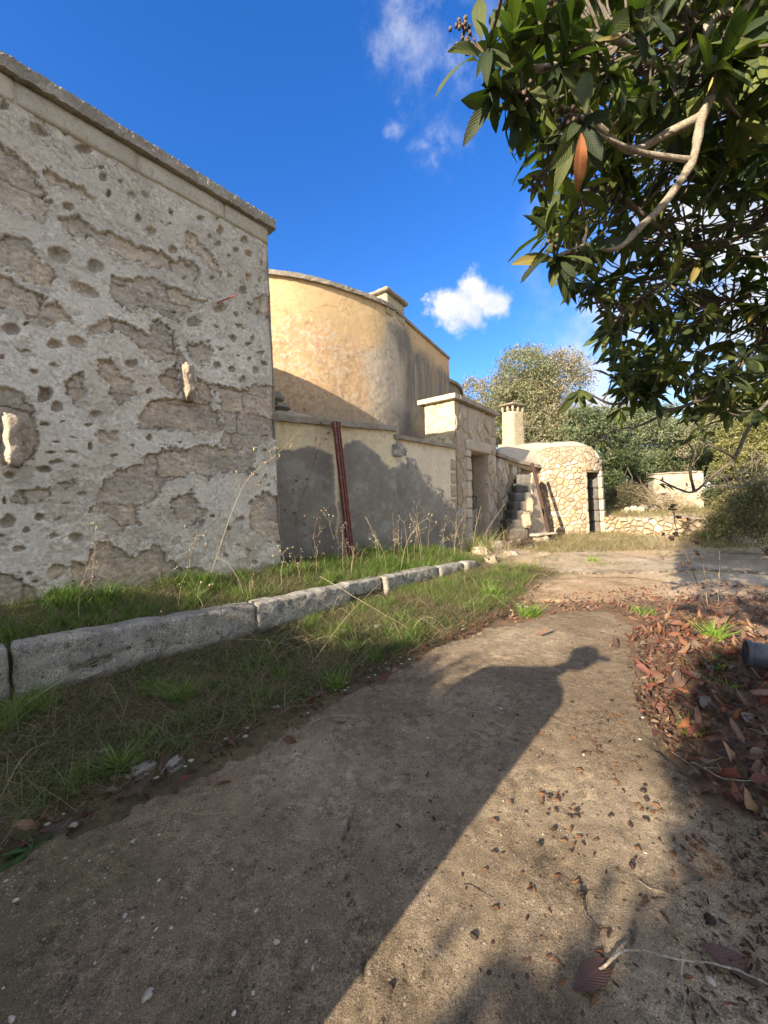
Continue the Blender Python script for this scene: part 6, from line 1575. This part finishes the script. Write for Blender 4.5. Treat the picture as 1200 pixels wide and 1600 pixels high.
single(270, 1228, 0.10, 0.5, 4, 'dark red leaf tucked behind the orange brown one at the path edge', (0.2, -0.3))
single(250, 1205, 0.11, 1.3, 6, 'dark oval leaf standing upright in the grass above the pale stone', (-0.2, -1.2), zo=0.05)
single(190, 1245, 0.14, 0.9, 6, 'long dark curled leaf left of the pale half-buried stone', (0.3, -0.6), zo=0.03)
single(60, 1300, 0.16, 0.5, 14, 'long rolled brown leaf at the far left path edge', (0.2, -0.6), zo=0.03)
single(20, 1290, 0.10, 0.2, 3, 'reddish leaf half under grass at the far left edge', (0, -0.5), zo=0.04)
single(520, 1125, 0.10, 0.1, 5, 'flat greyish leaf on the path edge among twigs', (0, -0.2))
single(590, 1065, 0.12, 0.5, 4, 'dark red leaf by the grass tuft near the middle of the path edge', (0, -0.5), zo=0.03)
single(612, 1050, 0.08, 0.9, 3, 'small upright brown leaf at the tip of the grass tuft', (0, -0.8), zo=0.03)
single(838, 992, 0.13, 0.3, 1, 'single curled brown leaf in the sun on the far part of the path', (0, -0.4))
single(1010, 1075, 0.10, 0.2, 4, 'red leaf nearest the cap shadow', (0.1, -0.3))
single(770, 965, 0.13, 1.0, 2, 'brown leaf in the grass left of the single curled leaf', (0.1, -0.5), zo=0.03)
single(250, 1372, 0.018, 0.3, 11, 'tiny yellow leaf speck on the shaded path', zo=0.003)

# ------------------------------------------------------------------ single grass tufts, weeds, stems
def tuft(label, u, v, n, h, rad, pal, seed, width=0.006, cat='grass tuft', lean=0.9, bend=0.5, z=None):
    rg = np.random.default_rng(seed); p = ong(u, v) if z is None else onz(u, v, z)
    a = rg.uniform(0, 2*pi, n); r = rad*np.sqrt(rg.uniform(0, 1, n)); X = p[0]+np.cos(a)*r; Y = p[1]+np.sin(a)*r
    V, F, c = blades(X, Y, h*1.35*rg.uniform(0.35, 1.15, n), rg, [tuple(q*1.2 for q in w_) for w_ in pal], width*1.15, bend, lean=lean)
    o = obj('grass_tuft', V, F, M_grass, None, col=c, center=True); tag(o, label, cat); return o
BG = [(0.22, 0.33, 0.05), (0.28, 0.38, 0.07), (0.17, 0.27, 0.04)]
tuft('bright green spiky tuft in the sun among dead leaves right of the path', 1115, 1000, 150, 0.17, 0.045, BG, 601, 0.007)
tuft('pale green low tuft below the bright spiky one', 1105, 1045, 60, 0.09, 0.09, BG, 602, 0.010, bend=1.0)
tuft('small green tuft between dead leaves in the right hand litter', 1080, 1148, 60, 0.08, 0.03, BG, 603, 0.006)
tuft('thin green blades by the right edge of the path', 1018, 1068, 12, 0.07, 0.02, BG, 604, 0.006)
tuft('yellow green tuft at the sunny end of the grass strip', 770, 935, 170, 0.22, 0.08, GP+BG, 605)
tuft('broad green tuft on the corner where the grass strip meets the path', 828, 962, 190, 0.16, 0.12, GP+BG, 606)
tuft('low green tuft on the joint between the two path slabs', 1005, 958, 110, 0.09, 0.14, BG+GP, 607)
tuft('dense green tuft just above the bend of the path edge', 525, 1075, 150, 0.13, 0.06, GP, 608)
tuft('tall dark green tuft standing against the kerb', 285, 1095, 190, 0.17, 0.06, GP, 609)
tuft('dark green arching tuft at the path edge by the pale stone', 190, 1205, 190, 0.13, 0.05, GP, 610)
tuft('short green tuft left of the upright dark leaf', 225, 1165, 90, 0.10, 0.03, GP, 611)
tuft('green tuft on the kerb bed at the far left edge', 38, 985, 330, 0.17, 0.13, GP+[GP[3]], 612)
tuft('green tuft in the litter right below the plastic pot', 1130, 1075, 50, 0.08, 0.05, BG, 619, 0.006)
tuft('leafy tuft at the base of the brown drainpipe', 580, 868, 240, 0.26, 0.25, GP+BG, 613, 0.008)
tuft('tall dry and green grass in front of the stone doorway', 750, 862, 200, 0.55, 0.35, DP+BG, 614, 0.012)
tuft('grass clump at the far left edge below the kerb', 8, 1145, 140, 0.16, 0.05, GP, 615)
tuft('small tuft in the middle of the grass strip near the flat stones', 555, 1020, 120, 0.14, 0.06, GP, 616)
tuft('tuft left of the sunny corner tuft', 640, 1010, 160, 0.13, 0.09, GP, 617)
tuft('small sunlit tuft on the rocky ground in front of the hut', 925, 878, 60, 0.14, 0.12, BG, 618, 0.012)
# broad leaved weed
def weed(label, u, v, n, L_, seed, pal):
    rg = np.random.default_rng(seed); p = ong(u, v); A = Acc()
    for i in range(n):
        a = i*2.4+rg.uniform(-.2, .2); V, F, U = leaf_shape(rg, 1, rg.uniform(0.2, 0.3), rg.uniform(0.2, 0.7), 0.3, ns_=5, tooth=0.3)
        d = np.array([cos(a), sin(a), rg.uniform(0.2, 0.7)]); Rm = leaf_frame(d, np.array([0, 0, 1.0])-0.3*d); ln = L_*rg.uniform(0.6, 1.1)
        A.add((V*ln)@Rm.T+p, F, np.array(pal[i % len(pal)])*rg.uniform(.8, 1.2), U)
    o = A.make('weed', M_fol, None, center=True, smooth=True); tag(o, label, 'weed')
weed('dark green leafy weed spreading onto the path at the lower left edge', 50, 1330, 26, 0.10, 620, [(0.05, 0.10, 0.025), (0.07, 0.125, 0.03)])
weed('second small leafy weed at the left edge of the path', 20, 1352, 14, 0.07, 621, [(0.07, 0.12, 0.03)])
weed('leafy weed against the tall wall above the kerb', 128, 985, 14, 0.10, 622, [(0.06, 0.11, 0.03)])
weed('single green sprig lying on the shaded path', 527, 1308, 5, 0.035, 623, [(0.09, 0.16, 0.04)])
weed('low pale weed beside the grey plastic pot', 1150, 1010, 12, 0.09, 624, [(0.2, 0.28, 0.06)])
def stem(label, pts, r, mat, side=0, seed=0, heads=0, parent=None, group=None, name='dry_weed', cat='dry stalk', slen=0.12):
    rg = np.random.default_rng(seed); A = Acc(); P = smooth_path(pts, max(10, len(pts)*5)); n = len(P)
    P = P+rg.normal(size=P.shape)*r*0.5; A.add(*tube(P, np.linspace(r, r*0.45, n), 5)); T = unit(P[-1]-P[0])
    for i in range(side):
        j = int(rg.uniform(0.3, 0.97)*n); b = P[j]; d = unit(T*0.8+rg.normal(size=3)*0.6); l = slen*rg.uniform(0.5, 1.2)
        e = b+d*l; Q = smooth_path([b, b+d*l*0.5+rg.normal(size=3)*l*0.08, e], 5); A.add(*tube(Q, np.linspace(r*0.6, r*0.25, 5), 4))
        if heads:
            for q in range(heads):
                c = e+rg.normal(size=3)*0.010; k = r*rg.uniform(1.2, 2.6)
                V, F = hexa([c+np.array(w)*k for w in [(-1,-1,-1),(1,-1,-1),(1,1,-1),(-1,1,-1),(-1,-1,1),(1,-1,1),(1,1,1),(-1,1,1)]], n=(1, 1, 1), amp=k*0.3, rnd=0); A.add(V, F)
    o = A.make(name, mat, None, center=True); tag(o, label, cat, group); return o
def g2(u, v, zo=0.0): p = ong(u, v); return p+[0, 0, zo]
def up(base, u, v, dy=0.0): return at(u, v, base[1]+dy)
b = g2(186, 905); stem('dark two-forked dry stalk leaning right in front of the pitted wall', [b, up(b, 215, 830), up(b, 262, 765)], 0.0035, M_dstem, 3, 1, 2)
b = g2(284, 888); stem('straight dark stalk with reddish head before the pitted wall', [b, up(b, 284, 850), up(b, 285, 812)], 0.0035, M_dstem, 6, 2, 3, slen=0.07)
b = g2(345, 1010); stem('tall thin stalk rising in front of the kerb and the wall', [b, up(b, 345, 900), up(b, 341, 775)], 0.0028, M_dstem, 5, 3, 1, slen=0.08)
b = g2(250, 1105); stem('thin black stalk standing before the kerb', [b, up(b, 252, 1040), up(b, 254, 960)], 0.0022, M_dstem, 1, 4, 1, slen=.03)
b = g2(365, 880); stem('pale stalk with drooping side twigs near the corner of the tall wall', [b, up(b, 367, 800), up(b, 372, 755)], 0.003, M_straw, 8, 5, 2, slen=.1)
b = g2(30, 940); stem('short dark stalk with a tufted head at the far left of the wall', [b, up(b, 29, 890), up(b, 27, 850)], 0.003, M_dstem, 3, 6, 4, slen=.03)
b = g2(140, 935); stem('pale feathery stalk beside the dark hollow in the wall foot', [b, up(b, 148, 860), up(b, 150, 800)], 0.003, M_straw, 12, 7, 1, slen=.05)
b = g2(165, 930); stem('grey feathery stalk right of the pale feathery one', [b, up(b, 170, 850), up(b, 168, 795)], 0.003, M_dstem, 9, 8, 2, slen=.05)
b = g2(0, 935); stem('long bare stalk crossing the far left edge', [b, up(b, 4, 880), up(b, 12, 820)], 0.003, M_straw, 2, 9)
b = g2(330, 985); stem('long pale stalk arching from the bed past the wall corner', [at(330, 895, b[1]), at(380, 760, b[1]+.3), at(430, 712, b[1]+.5), at(470, 672, b[1]+.7)], 0.003, M_straw, 9, 10, 3, slen=.16)
b = g2(450, 870); stem('white bare stalk in the corner beside the tall wall', [b, up(b, 446, 800), up(b, 447, 740)], 0.005, M_straw, 3, 11)
b = g2(470, 880); stem('branching thistle stalk with small heads before the grey wall', [b, up(b, 462, 820), up(b, 478, 760), up(b, 505, 678)], 0.004, M_dstem, 13, 12, 4, slen=.28)
b = g2(485, 885); stem('dark branching stalk left of the drainpipe', [b, up(b, 490, 840), up(b, 497, 800)], 0.004, M_dstem, 12, 13, 3, slen=.22)
b = g2(510, 880); stem('small dark thistle at the foot of the grey wall', [b, up(b, 520, 850), up(b, 530, 815)], 0.0035, M_dstem, 8, 14, 3, slen=.18)
b = g2(637, 858); stem('pale upright stalk cluster before the stepped break', [b, up(b, 638, 800), up(b, 645, 715)], 0.005, M_straw, 7, 15, 1, slen=.22)
b = g2(652, 862); stem('twiggy reddish stalk right of the pale cluster', [b, up(b, 655, 820), up(b, 660, 760)], 0.005, M_dstem, 14, 16, 1, slen=.25)
b = g2(700, 862); stem('bleached curling stalk near the doorway jamb', [b, up(b, 698, 830), up(b, 706, 806)], 0.006, M_straw, 4, 17, slen=.2)
b = g2(745, 870); stem('long straw stalk leaning right across the doorway', [b, up(b, 760, 830), up(b, 790, 786)], 0.006, M_straw, 3, 18, slen=.2)
b = g2(738, 872); stem('straw stalk leaning left before the doorway', [b, up(b, 742, 830), up(b, 752, 790)], 0.006, M_straw, 3, 19, slen=.2)
b = g2(20, 1210); stem('long pale grass stem arching over the kerb face', [g2(0, 1130), at(120, 1050, 2.9), at(250, 1005, 3.3), at(400, 1000, 3.6), at(500, 1020, 3.9)], 0.0028, M_straw, 3, 20, slen=.2)
stem('long straight straw crossing the end of the kerb', [g2(485, 1040), at(545, 960, 3.9), at(600, 905, 4.4)], 0.0035, M_straw, 2, 21, slen=.2)
stem('straw stem falling down from the kerb to the grass strip', [at(500, 900, 4.6), at(575, 945, 4.3), g2(672, 1002)], 0.003, M_straw, 2, 22, slen=.2)
for i, (a, m, c) in enumerate([((400, 985), (450, 990), (515, 1015)), ((425, 1025), (460, 975), (470, 980)), ((430, 1035), (520, 1010), (570, 1045)), ((440, 995), (480, 1020), (490, 1050)), ((0, 1260), (50, 1200), (110, 1160))]):
    stem(['yellow tangled straw in the middle of the grass strip', 'short forked straw in the tangle below the kerb', 'curved straw reaching the path edge from the tangle', 'thin straw falling out of the tangle', 'pale stem crossing the ground cover at the far left'][i], [g2(*a, .04), g2(*m, .11), g2(*c, .02)], 0.0024, M_straw, 5, 23+i, slen=.16)
# dead weed right, in front of the far ground
b = g2(1105, 965); stem('dark dead weed with seed heads rising right of the path', [b, up(b, 1085, 900), up(b, 1058, 830), up(b, 1052, 800)], 0.0055, M_dstem, 9, 40, 5, slen=.22)
b = g2(1115, 968); stem('second dark dead weed right of the path, leaning more', [b, up(b, 1080, 905), up(b, 1040, 850)], 0.0045, M_dstem, 5, 41, 2, slen=.2)
b = g2(1108, 960); stem('pale forked dead stalk before the shaded paving', [b, up(b, 1102, 915), up(b, 1098, 870)], 0.0045, M_straw, 5, 42, 0, slen=.15)
b = g2(1122, 945); stem('thin white stalk right of the forked dead stalk', [b, up(b, 1124, 905), up(b, 1124, 860)], 0.004, M_straw, 3, 43, 0, slen=.12)
# many more thin dead stalks along the foot of the walls and in the grass strip
rgs = np.random.default_rng(909)
for i in range(64):
    s_ = rgs.uniform(-3.3, 5.2); q_ = rgs.uniform(0.12, 0.9)
    if 2 < i % 6: s_ = rgs.uniform(0.2, 5.0)
    p = sq(s_, q_); z = gzs(p[0], p[1]); b = np.array([p[0], p[1], z]); hh = rgs.uniform(0.25, 0.8)*(1.25 if s_ > 0.3 else 0.8); ln = rgs.normal(size=2)*0.18*hh
    stem('thin dry stalk rising from the grass bed at the foot of the walls', [b, b+[ln[0]*.3, ln[1]*.3, hh*.5], b+[ln[0]*.9+rgs.normal()*.02, ln[1]*.9, hh*.85], b+[ln[0]*1.4, ln[1]*1.4, hh]], rgs.uniform(0.0022, 0.0042), M_straw if i % 3 else M_dstem, int(rgs.integers(2, 10)), 1000+i, int(rgs.integers(0, 3)), group='dry stalks along the wall foot', slen=0.16)
for i in range(60):
    s_ = rgs.uniform(-3.3, 3.4); q_ = rgs.uniform(float(KQf(s_))+0.1, float(edgeQ(s_))-0.1); p = sq(s_, q_); b = np.array([p[0], p[1], gzs(p[0], p[1])])
    a = rgs.uniform(0, 2*pi); l = rgs.uniform(0.15, 0.5); d = np.array([cos(a), sin(a), 0])
    stem('fallen dry straw arching through the grass strip beside the path', [b, b+d*l*.4+[0, 0, l*rgs.uniform(.25, .6)], b+d*l*.8+[0, 0, l*rgs.uniform(.1, .35)], b+d*l*1.1+[0, 0, 0.02]], rgs.uniform(0.0015, 0.0026), M_straw if i % 4 else M_dstem, int(rgs.integers(0, 4)), 1100+i, 0, group='dry straws in the grass strip', slen=0.1)
# rosettes of broad leaved weeds through the strip
for i in range(26):
    s_ = rgs.uniform(-3.4, 2.8); q_ = rgs.uniform(float(KQf(s_))+0.12, float(edgeQ(s_))-0.05) if i % 4 else rgs.uniform(0.2, 0.85); p = sq(s_, q_)
    A = Acc(); P0 = np.array([p[0], p[1], gzs(p[0], p[1])+0.02]); n_ = int(rgs.integers(8, 18))
    for k in range(n_):
        a = k*2.4+rgs.uniform(-.3, .3); V, F, U = leaf_shape(rgs, 1, rgs.uniform(0.25, 0.4), rgs.uniform(0.2, 0.8), 0.3, ns_=5, tooth=0.35); d = np.array([cos(a), sin(a), rgs.uniform(0.3, 1.1)])
        A.add((V*rgs.uniform(0.04, 0.10))@leaf_frame(d, np.array([0, 0, 1.0])-0.3*d).T+P0, F, np.array([(0.07, 0.13, 0.03), (0.09, 0.15, 0.035), (0.13, 0.17, 0.045)][i % 3])*rgs.uniform(.7, 1.2), U)
    o = A.make('weed', M_fol, None, center=True, smooth=True); tag(o, 'small broad-leaved weed growing among the grass beside the kerb', 'weed', 'broad-leaved weeds in the grass')
# loose crumbs and chips of stone on and beside the path edge
for i in range(70):
    s_ = rgs.uniform(-3.4, 3.0); q_ = float(edgeQ(s_))+rgs.normal()*0.10+0.02; p = sq(s_, q_)
    chip_ = rgs.uniform(0.012, 0.04)*(1.8 if i % 9 == 0 else 1)
    c = np.array([p[0], p[1], gzs(p[0], p[1])]); c[2] = max(c[2], 0.02 if q_ < float(edgeQ(s_)) else 0.034); w = chip_
    e = np.array([w/2, 0, 0]); f = np.array([0, w*.35, 0]); V, F = hexa([c-e-f, c+e-f, c+e+f, c-e+f, c-e-f+[0, 0, w*.4], c+e-f+[0, 0, w*.3], c+e+f+[0, 0, w*.45], c-e+f+[0, 0, w*.3]], n=(3, 3, 2), amp=w*.22, rnd=w*.1, ns=2.0/w, seed=1300+i)
    o = obj('stone_chip', V, F, M_pstone if i % 3 else M_kerb, None, center=True); tag(o, 'broken stone chip lying along the ragged left edge of the path', 'stone chip', 'stone chips along the path edge')
# leafless shrubs: twigs at right edge and before the cistern
def twigs(label, u, v, Y, rx, rz, n, r, mat, seed, l=0.8):
    rg = np.random.default_rng(seed); c = at(u, v, Y); A = Acc()
    for i in range(n):
        b = c+np.array([rg.normal()*rx*0.25, rg.normal()*rx*0.25, -rz*0.5]); d = unit(np.array([rg.normal()*rx, rg.normal()*rx, abs(rg.normal())*rz+0.3*rz])); ll = l*rg.uniform(.5, 1.2)
        P = smooth_path([b, b+d*ll*.4+rg.normal(size=3)*.06*l, b+d*ll*.75+rg.normal(size=3)*.12*l, b+d*ll+rg.normal(size=3)*.22*l], 9); A.add(*tube(P, np.linspace(r, r*.3, 9), 4))
        for q in range(4):
            j = rg.integers(3, 9); dd2 = unit(d+rg.normal(size=3)*.8); Q = smooth_path([P[j], P[j]+dd2*ll*.15, P[j]+dd2*ll*.3+rg.normal(size=3)*.05], 5); A.add(*tube(Q, np.linspace(r*.5, r*.2, 5), 3))
    o = A.make('bare_shrub', mat, None, center=True); tag(o, label, 'shrub')
twigs('tangle of bare pale twigs hanging in the right hand shrub', 1165, 745, 8.5, 0.9, 0.5, 34, 0.012, M_bark, 701, 1.3)
twigs('leafless brown shrub in front of the cistern block', 1050, 785, 15.5, 0.6, 0.9, 46, 0.010, M_straw, 702, 1.7)
twigs('brown thicket of twigs between hut and cistern', 1000, 785, 17.5, 0.9, 0.6, 46, 0.012, M_dstem, 703, 1.3)
twigs('tangle of dry stems in the shade at the foot of the stone steps', 812, 840, 10.9, 0.5, 0.4, 44, 0.008, M_dstem, 704, .6)
twigs('pale dry stems at the end of the kerb', 778, 852, 8.8, 0.4, 0.5, 26, 0.005, M_straw, 705, .5)

# ------------------------------------------------------------------ things lying on the path
# grey plastic pot
def pot():
    c = at(1168, 1020, 2.75); c = np.array([c[0], c[1], c[2]])
    ax = unit(np.array([0.86, -0.52, -0.06])); s = unit(np.cross(ax, [0, 0, 1])); t = np.cross(s, ax)
    root = empty('plastic_pot', (c[0], c[1], gzs(c[0], c[1])), 'dark grey plastic pot lying on its side at the right edge of the litter', 'pot')
    def rev(prof, n=36):
        V = [c+ax*x+(s*cos(a)+t*sin(a))*r for x, r in prof for a in np.linspace(0, 2*pi, n, endpoint=False)]
        F = [[i*n+j, i*n+(j+1) % n, (i+1)*n+(j+1) % n, (i+1)*n+j] for i in range(len(prof)-1) for j in range(n)]
        return np.array(V), F
    V, F = rev([(0.0, 0.086), (0.10, 0.083), (0.22, 0.079), (0.34, 0.074), (0.34, 0.0), (0.335, 0.0), (0.335, 0.070), (0.22, 0.075), (0.0, 0.081)]); obj('body', V, F, M_grey, root, smooth=True)
    V, F = rev([(-0.012, 0.084), (-0.012, 0.092), (-0.006, 0.096), (0.014, 0.096), (0.02, 0.087), (0.0, 0.0865)]); obj('rim', V, F, M_grey, root, smooth=True)
pot()
rgp = np.random.default_rng(33)
def chip(name, p, w, mat, label, cat, group, seed, fl=0.45):
    c = np.array(p); a = rgp.uniform(0, pi); e = np.array([cos(a), sin(a), 0])*w/2; f = np.array([-sin(a), cos(a), 0])*w/2*rgp.uniform(.55, .9); h = w*fl
    V, F = hexa([c-e-f, c+e-f, c+e+f, c-e+f, c-e-f+[0, 0, h], c+e-f+[0, 0, h*.8], c+e+f+[0, 0, h], c-e+f+[0, 0, h*.7]], n=(3, 3, 2), amp=w*0.12, rnd=w*0.13, ns=2.2/w, seed=seed)
    o = obj(name, V, F, mat, None, center=True, smooth=True); tag(o, label, cat, group); return o
def pz(u, v, z=0.037): return onz(u, v, z)
for i, (u, v, w, lb_) in enumerate([(230, 1558, 0.040, 'whitish stone chip on the shaded path nearest the lower left'), (432, 1474, 0.026, 'pinkish pebble in the middle of the shaded path'), (195, 1432, 0.020, 'pale oval pebble in the left of the shaded path'), (268, 1452, 0.020, 'cream pebble right of the pale oval one'), (400, 1425, 0.022, 'flat beige pebble above the pinkish one'), (208, 1315, 0.022, 'small white pebble near the upper left path edge'), (102, 1342, 0.018, 'small white pebble by the left weed'), (25, 1408, 0.022, 'pale pebble at the far left of the path'), (18, 1595, 0.028, 'reddish pebble in the bottom left corner'), (488, 1515, 0.020, 'grey flat pebble close to the shadow edge'), (1020, 1112, 0.020, 'pale chip at the right path edge beside the litter'), (1004, 1122, 0.022, 'second pale chip below the first one at the right path edge'), (1000, 1156, 0.018, 'third pale chip, the lowest of those at the right path edge'), (912, 1180, 0.020, 'cream chip among dried husks in the lit path'), (668, 1154, 0.024, 'flat grey stone inside the shoulder shadow'), (782, 1108, 0.024, 'flat pale stone inside the middle of the shadow'), (500, 1500, 0.014, 'tiny white chip left of the shadow edge'), (1110, 1535, 0.030, 'white chip at the lower right edge below the pale twig')]):
    chip('pebble', pz(u, v, 0.033), w, M_pebble, lb_, 'pebble', None, 800+i)
for i in range(260):
    u, v = rgp.uniform(0, 560), rgp.uniform(1300, 1600)
    if i > 170: u, v = rgp.uniform(300, 1050), rgp.uniform(1080, 1600)
    p = pz(u, v, 0.033); 
    if float(poly_sd(np.array([p[0]]), np.array([p[1]]), slabA)[0]) < 0.05: continue
    chip('pebble', p, rgp.uniform(0.005, 0.010)*(1.7 if i % 7 == 0 else 1), M_pebble, 'tiny pale pebble embedded in the worn path surface', 'pebble', 'tiny pebbles in the path', 830+i)
BIGF = [(842, 1322, .026), (865, 1297, .024), (987, 1355, .028), (740, 1466, .028), (1005, 1238, .026), (1010, 1251, .028), (893, 1098, .024), (955, 1096, .024), (986, 1292, .020), (952, 1160, .020), (940, 1178, .018), (900, 1268, .022), (1000, 1205, .018), (610, 1545, .024), (1110, 1440, .034), (908, 1400, .030), (750, 1518, .014), (764, 1522, .016), (1008, 1228, .018), (770, 1475, .016)]
for i, (u, v, w) in enumerate(BIGF):
    chip('dried_fruit', pz(u, v, 0.035), w, M_fruit, 'dark shrivelled loquat fruit on the sunlit part of the path', 'dried fruit', 'dried fruits on the path', 1000+i, 0.7)
A = Acc()
k_ = 0; n_h = 0
while k_ < 230:
    u = rgp.normal(930, 110); v = rgp.uniform(1070, 1560)
    if k_ % 5 == 0: u, v = rgp.uniform(620, 900), rgp.uniform(1080, 1400)
    elif k_ % 5 < 3: q_ = [(940, 1170), (960, 1215), (1000, 1190), (905, 1310), (1050, 1230), (1010, 1270), (870, 1250), (1075, 1320), (945, 1120)][int(rgp.integers(0, 9))]; u, v = rgp.normal(q_[0], 14), rgp.normal(q_[1], 11)
    p = pz(u, v, 0.036)
    if float(poly_sd(np.array([p[0]]), np.array([p[1]]), slabA)[0]) < 0.0: continue
    a = rgp.uniform(0, 2*pi); l = rgp.uniform(0.010, 0.032); d = np.array([cos(a), sin(a), 0.0])
    P = [p, p+d*l*.5+[rgp.normal()*l*.15, rgp.normal()*l*.15, l*.2], p+d*l+[0, 0, 0.002]]
    V, F = tube(P, [l*.13, l*.2, l*.1], 5); o = obj('husk', V, F, M_husk if k_ % 3 else M_fruit, None, center=True)
    tag(o, 'small curled brown husk scattered on the lit path', 'husk', 'husks scattered on the path'); k_ += 1
def twig(label, pts, r, mat, side=2, seed=0): 
    rg = np.random.default_rng(seed); A = Acc(); P = smooth_path([pz(u, v, 0.04+z) for u, v, z in pts], len(pts)*5); A.add(*tube(P+rg.normal(size=P.shape)*r*.25, np.linspace(r, r*.55, len(P))*(1+.2*vn(np.arange(len(P))*1.3, 0*np.arange(len(P)), 0, seed)), 6))
    for i in range(side):
        j = rg.integers(2, len(P)-1); d = rg.normal(size=3)*0.02; d[2] = abs(d[2])*.4; A.add(*tube([P[j], P[j]+d, P[j]+d*1.8], [r*.6, r*.5, r*.3], 5))
    o = A.make('fallen_twig', mat, None, center=True, smooth=True); tag(o, label, 'twig')
twig('pale bent twig crossing the two large leaves at the bottom right', [(930, 1520, .0), (950, 1505, .03), (975, 1485, .04), (1010, 1486, .04), (1065, 1500, .03), (1100, 1503, .025), (1150, 1515, .02), (1205, 1540, .01)], 0.0045, M_bark, 0, 1)
twig('lower fork of the pale twig running to the bottom edge', [(1068, 1502, .028), (1064, 1530, .02), (1070, 1565, .01), (1062, 1605, .0)], 0.0035, M_bark, 1, 2)
twig('thin curved twig right of the husks in the lit path', [(998, 1375, .0), (1015, 1388, .005), (1040, 1395, .003)], 0.0015, M_straw, 0, 3)
twig('brown twig with fruit stalk in the middle of the lit path', [(905, 1385, .01), (908, 1420, .01), (925, 1445, .008), (938, 1455, .003)], 0.003, M_dstem, 4, 4)
twig('long reddish fruit stalk upper right of the lit path', [(1063, 1300, .005), (1095, 1330, .01), (1125, 1358, .005)], 0.002, M_husk, 6, 5)
twig('reddish fruit stalk below the long one', [(1065, 1350, .005), (1085, 1360, .01), (1122, 1374, .003)], 0.002, M_husk, 5, 6)
twig('short dark twig left of the fruit stalks', [(728, 1382, .003), (745, 1394, .006), (768, 1405, .003)], 0.0015, M_dstem, 1, 7)
twig('pale stick at the lower end of the leaf litter', [(1080, 1190, .02), (1100, 1200, .04), (1130, 1216, .04), (1175, 1220, .03)], 0.003, M_bark, 2, 8)
twig('curved stick beside the red leaf in the litter', [(1050, 1175, .02), (1072, 1190, .03), (1090, 1205, .02)], 0.002, M_bark, 1, 9)
twig('thin bent twig lying at the grass edge of the path', [(480, 1130, .01), (520, 1118, .03), (560, 1122, .02), (600, 1150, .0)], 0.0015, M_straw, 3, 10)
twig('short grey stick at the lower left path edge', [(285, 1268, .0), (320, 1272, .01), (365, 1268, .0)], 0.0015, M_straw, 1, 11)
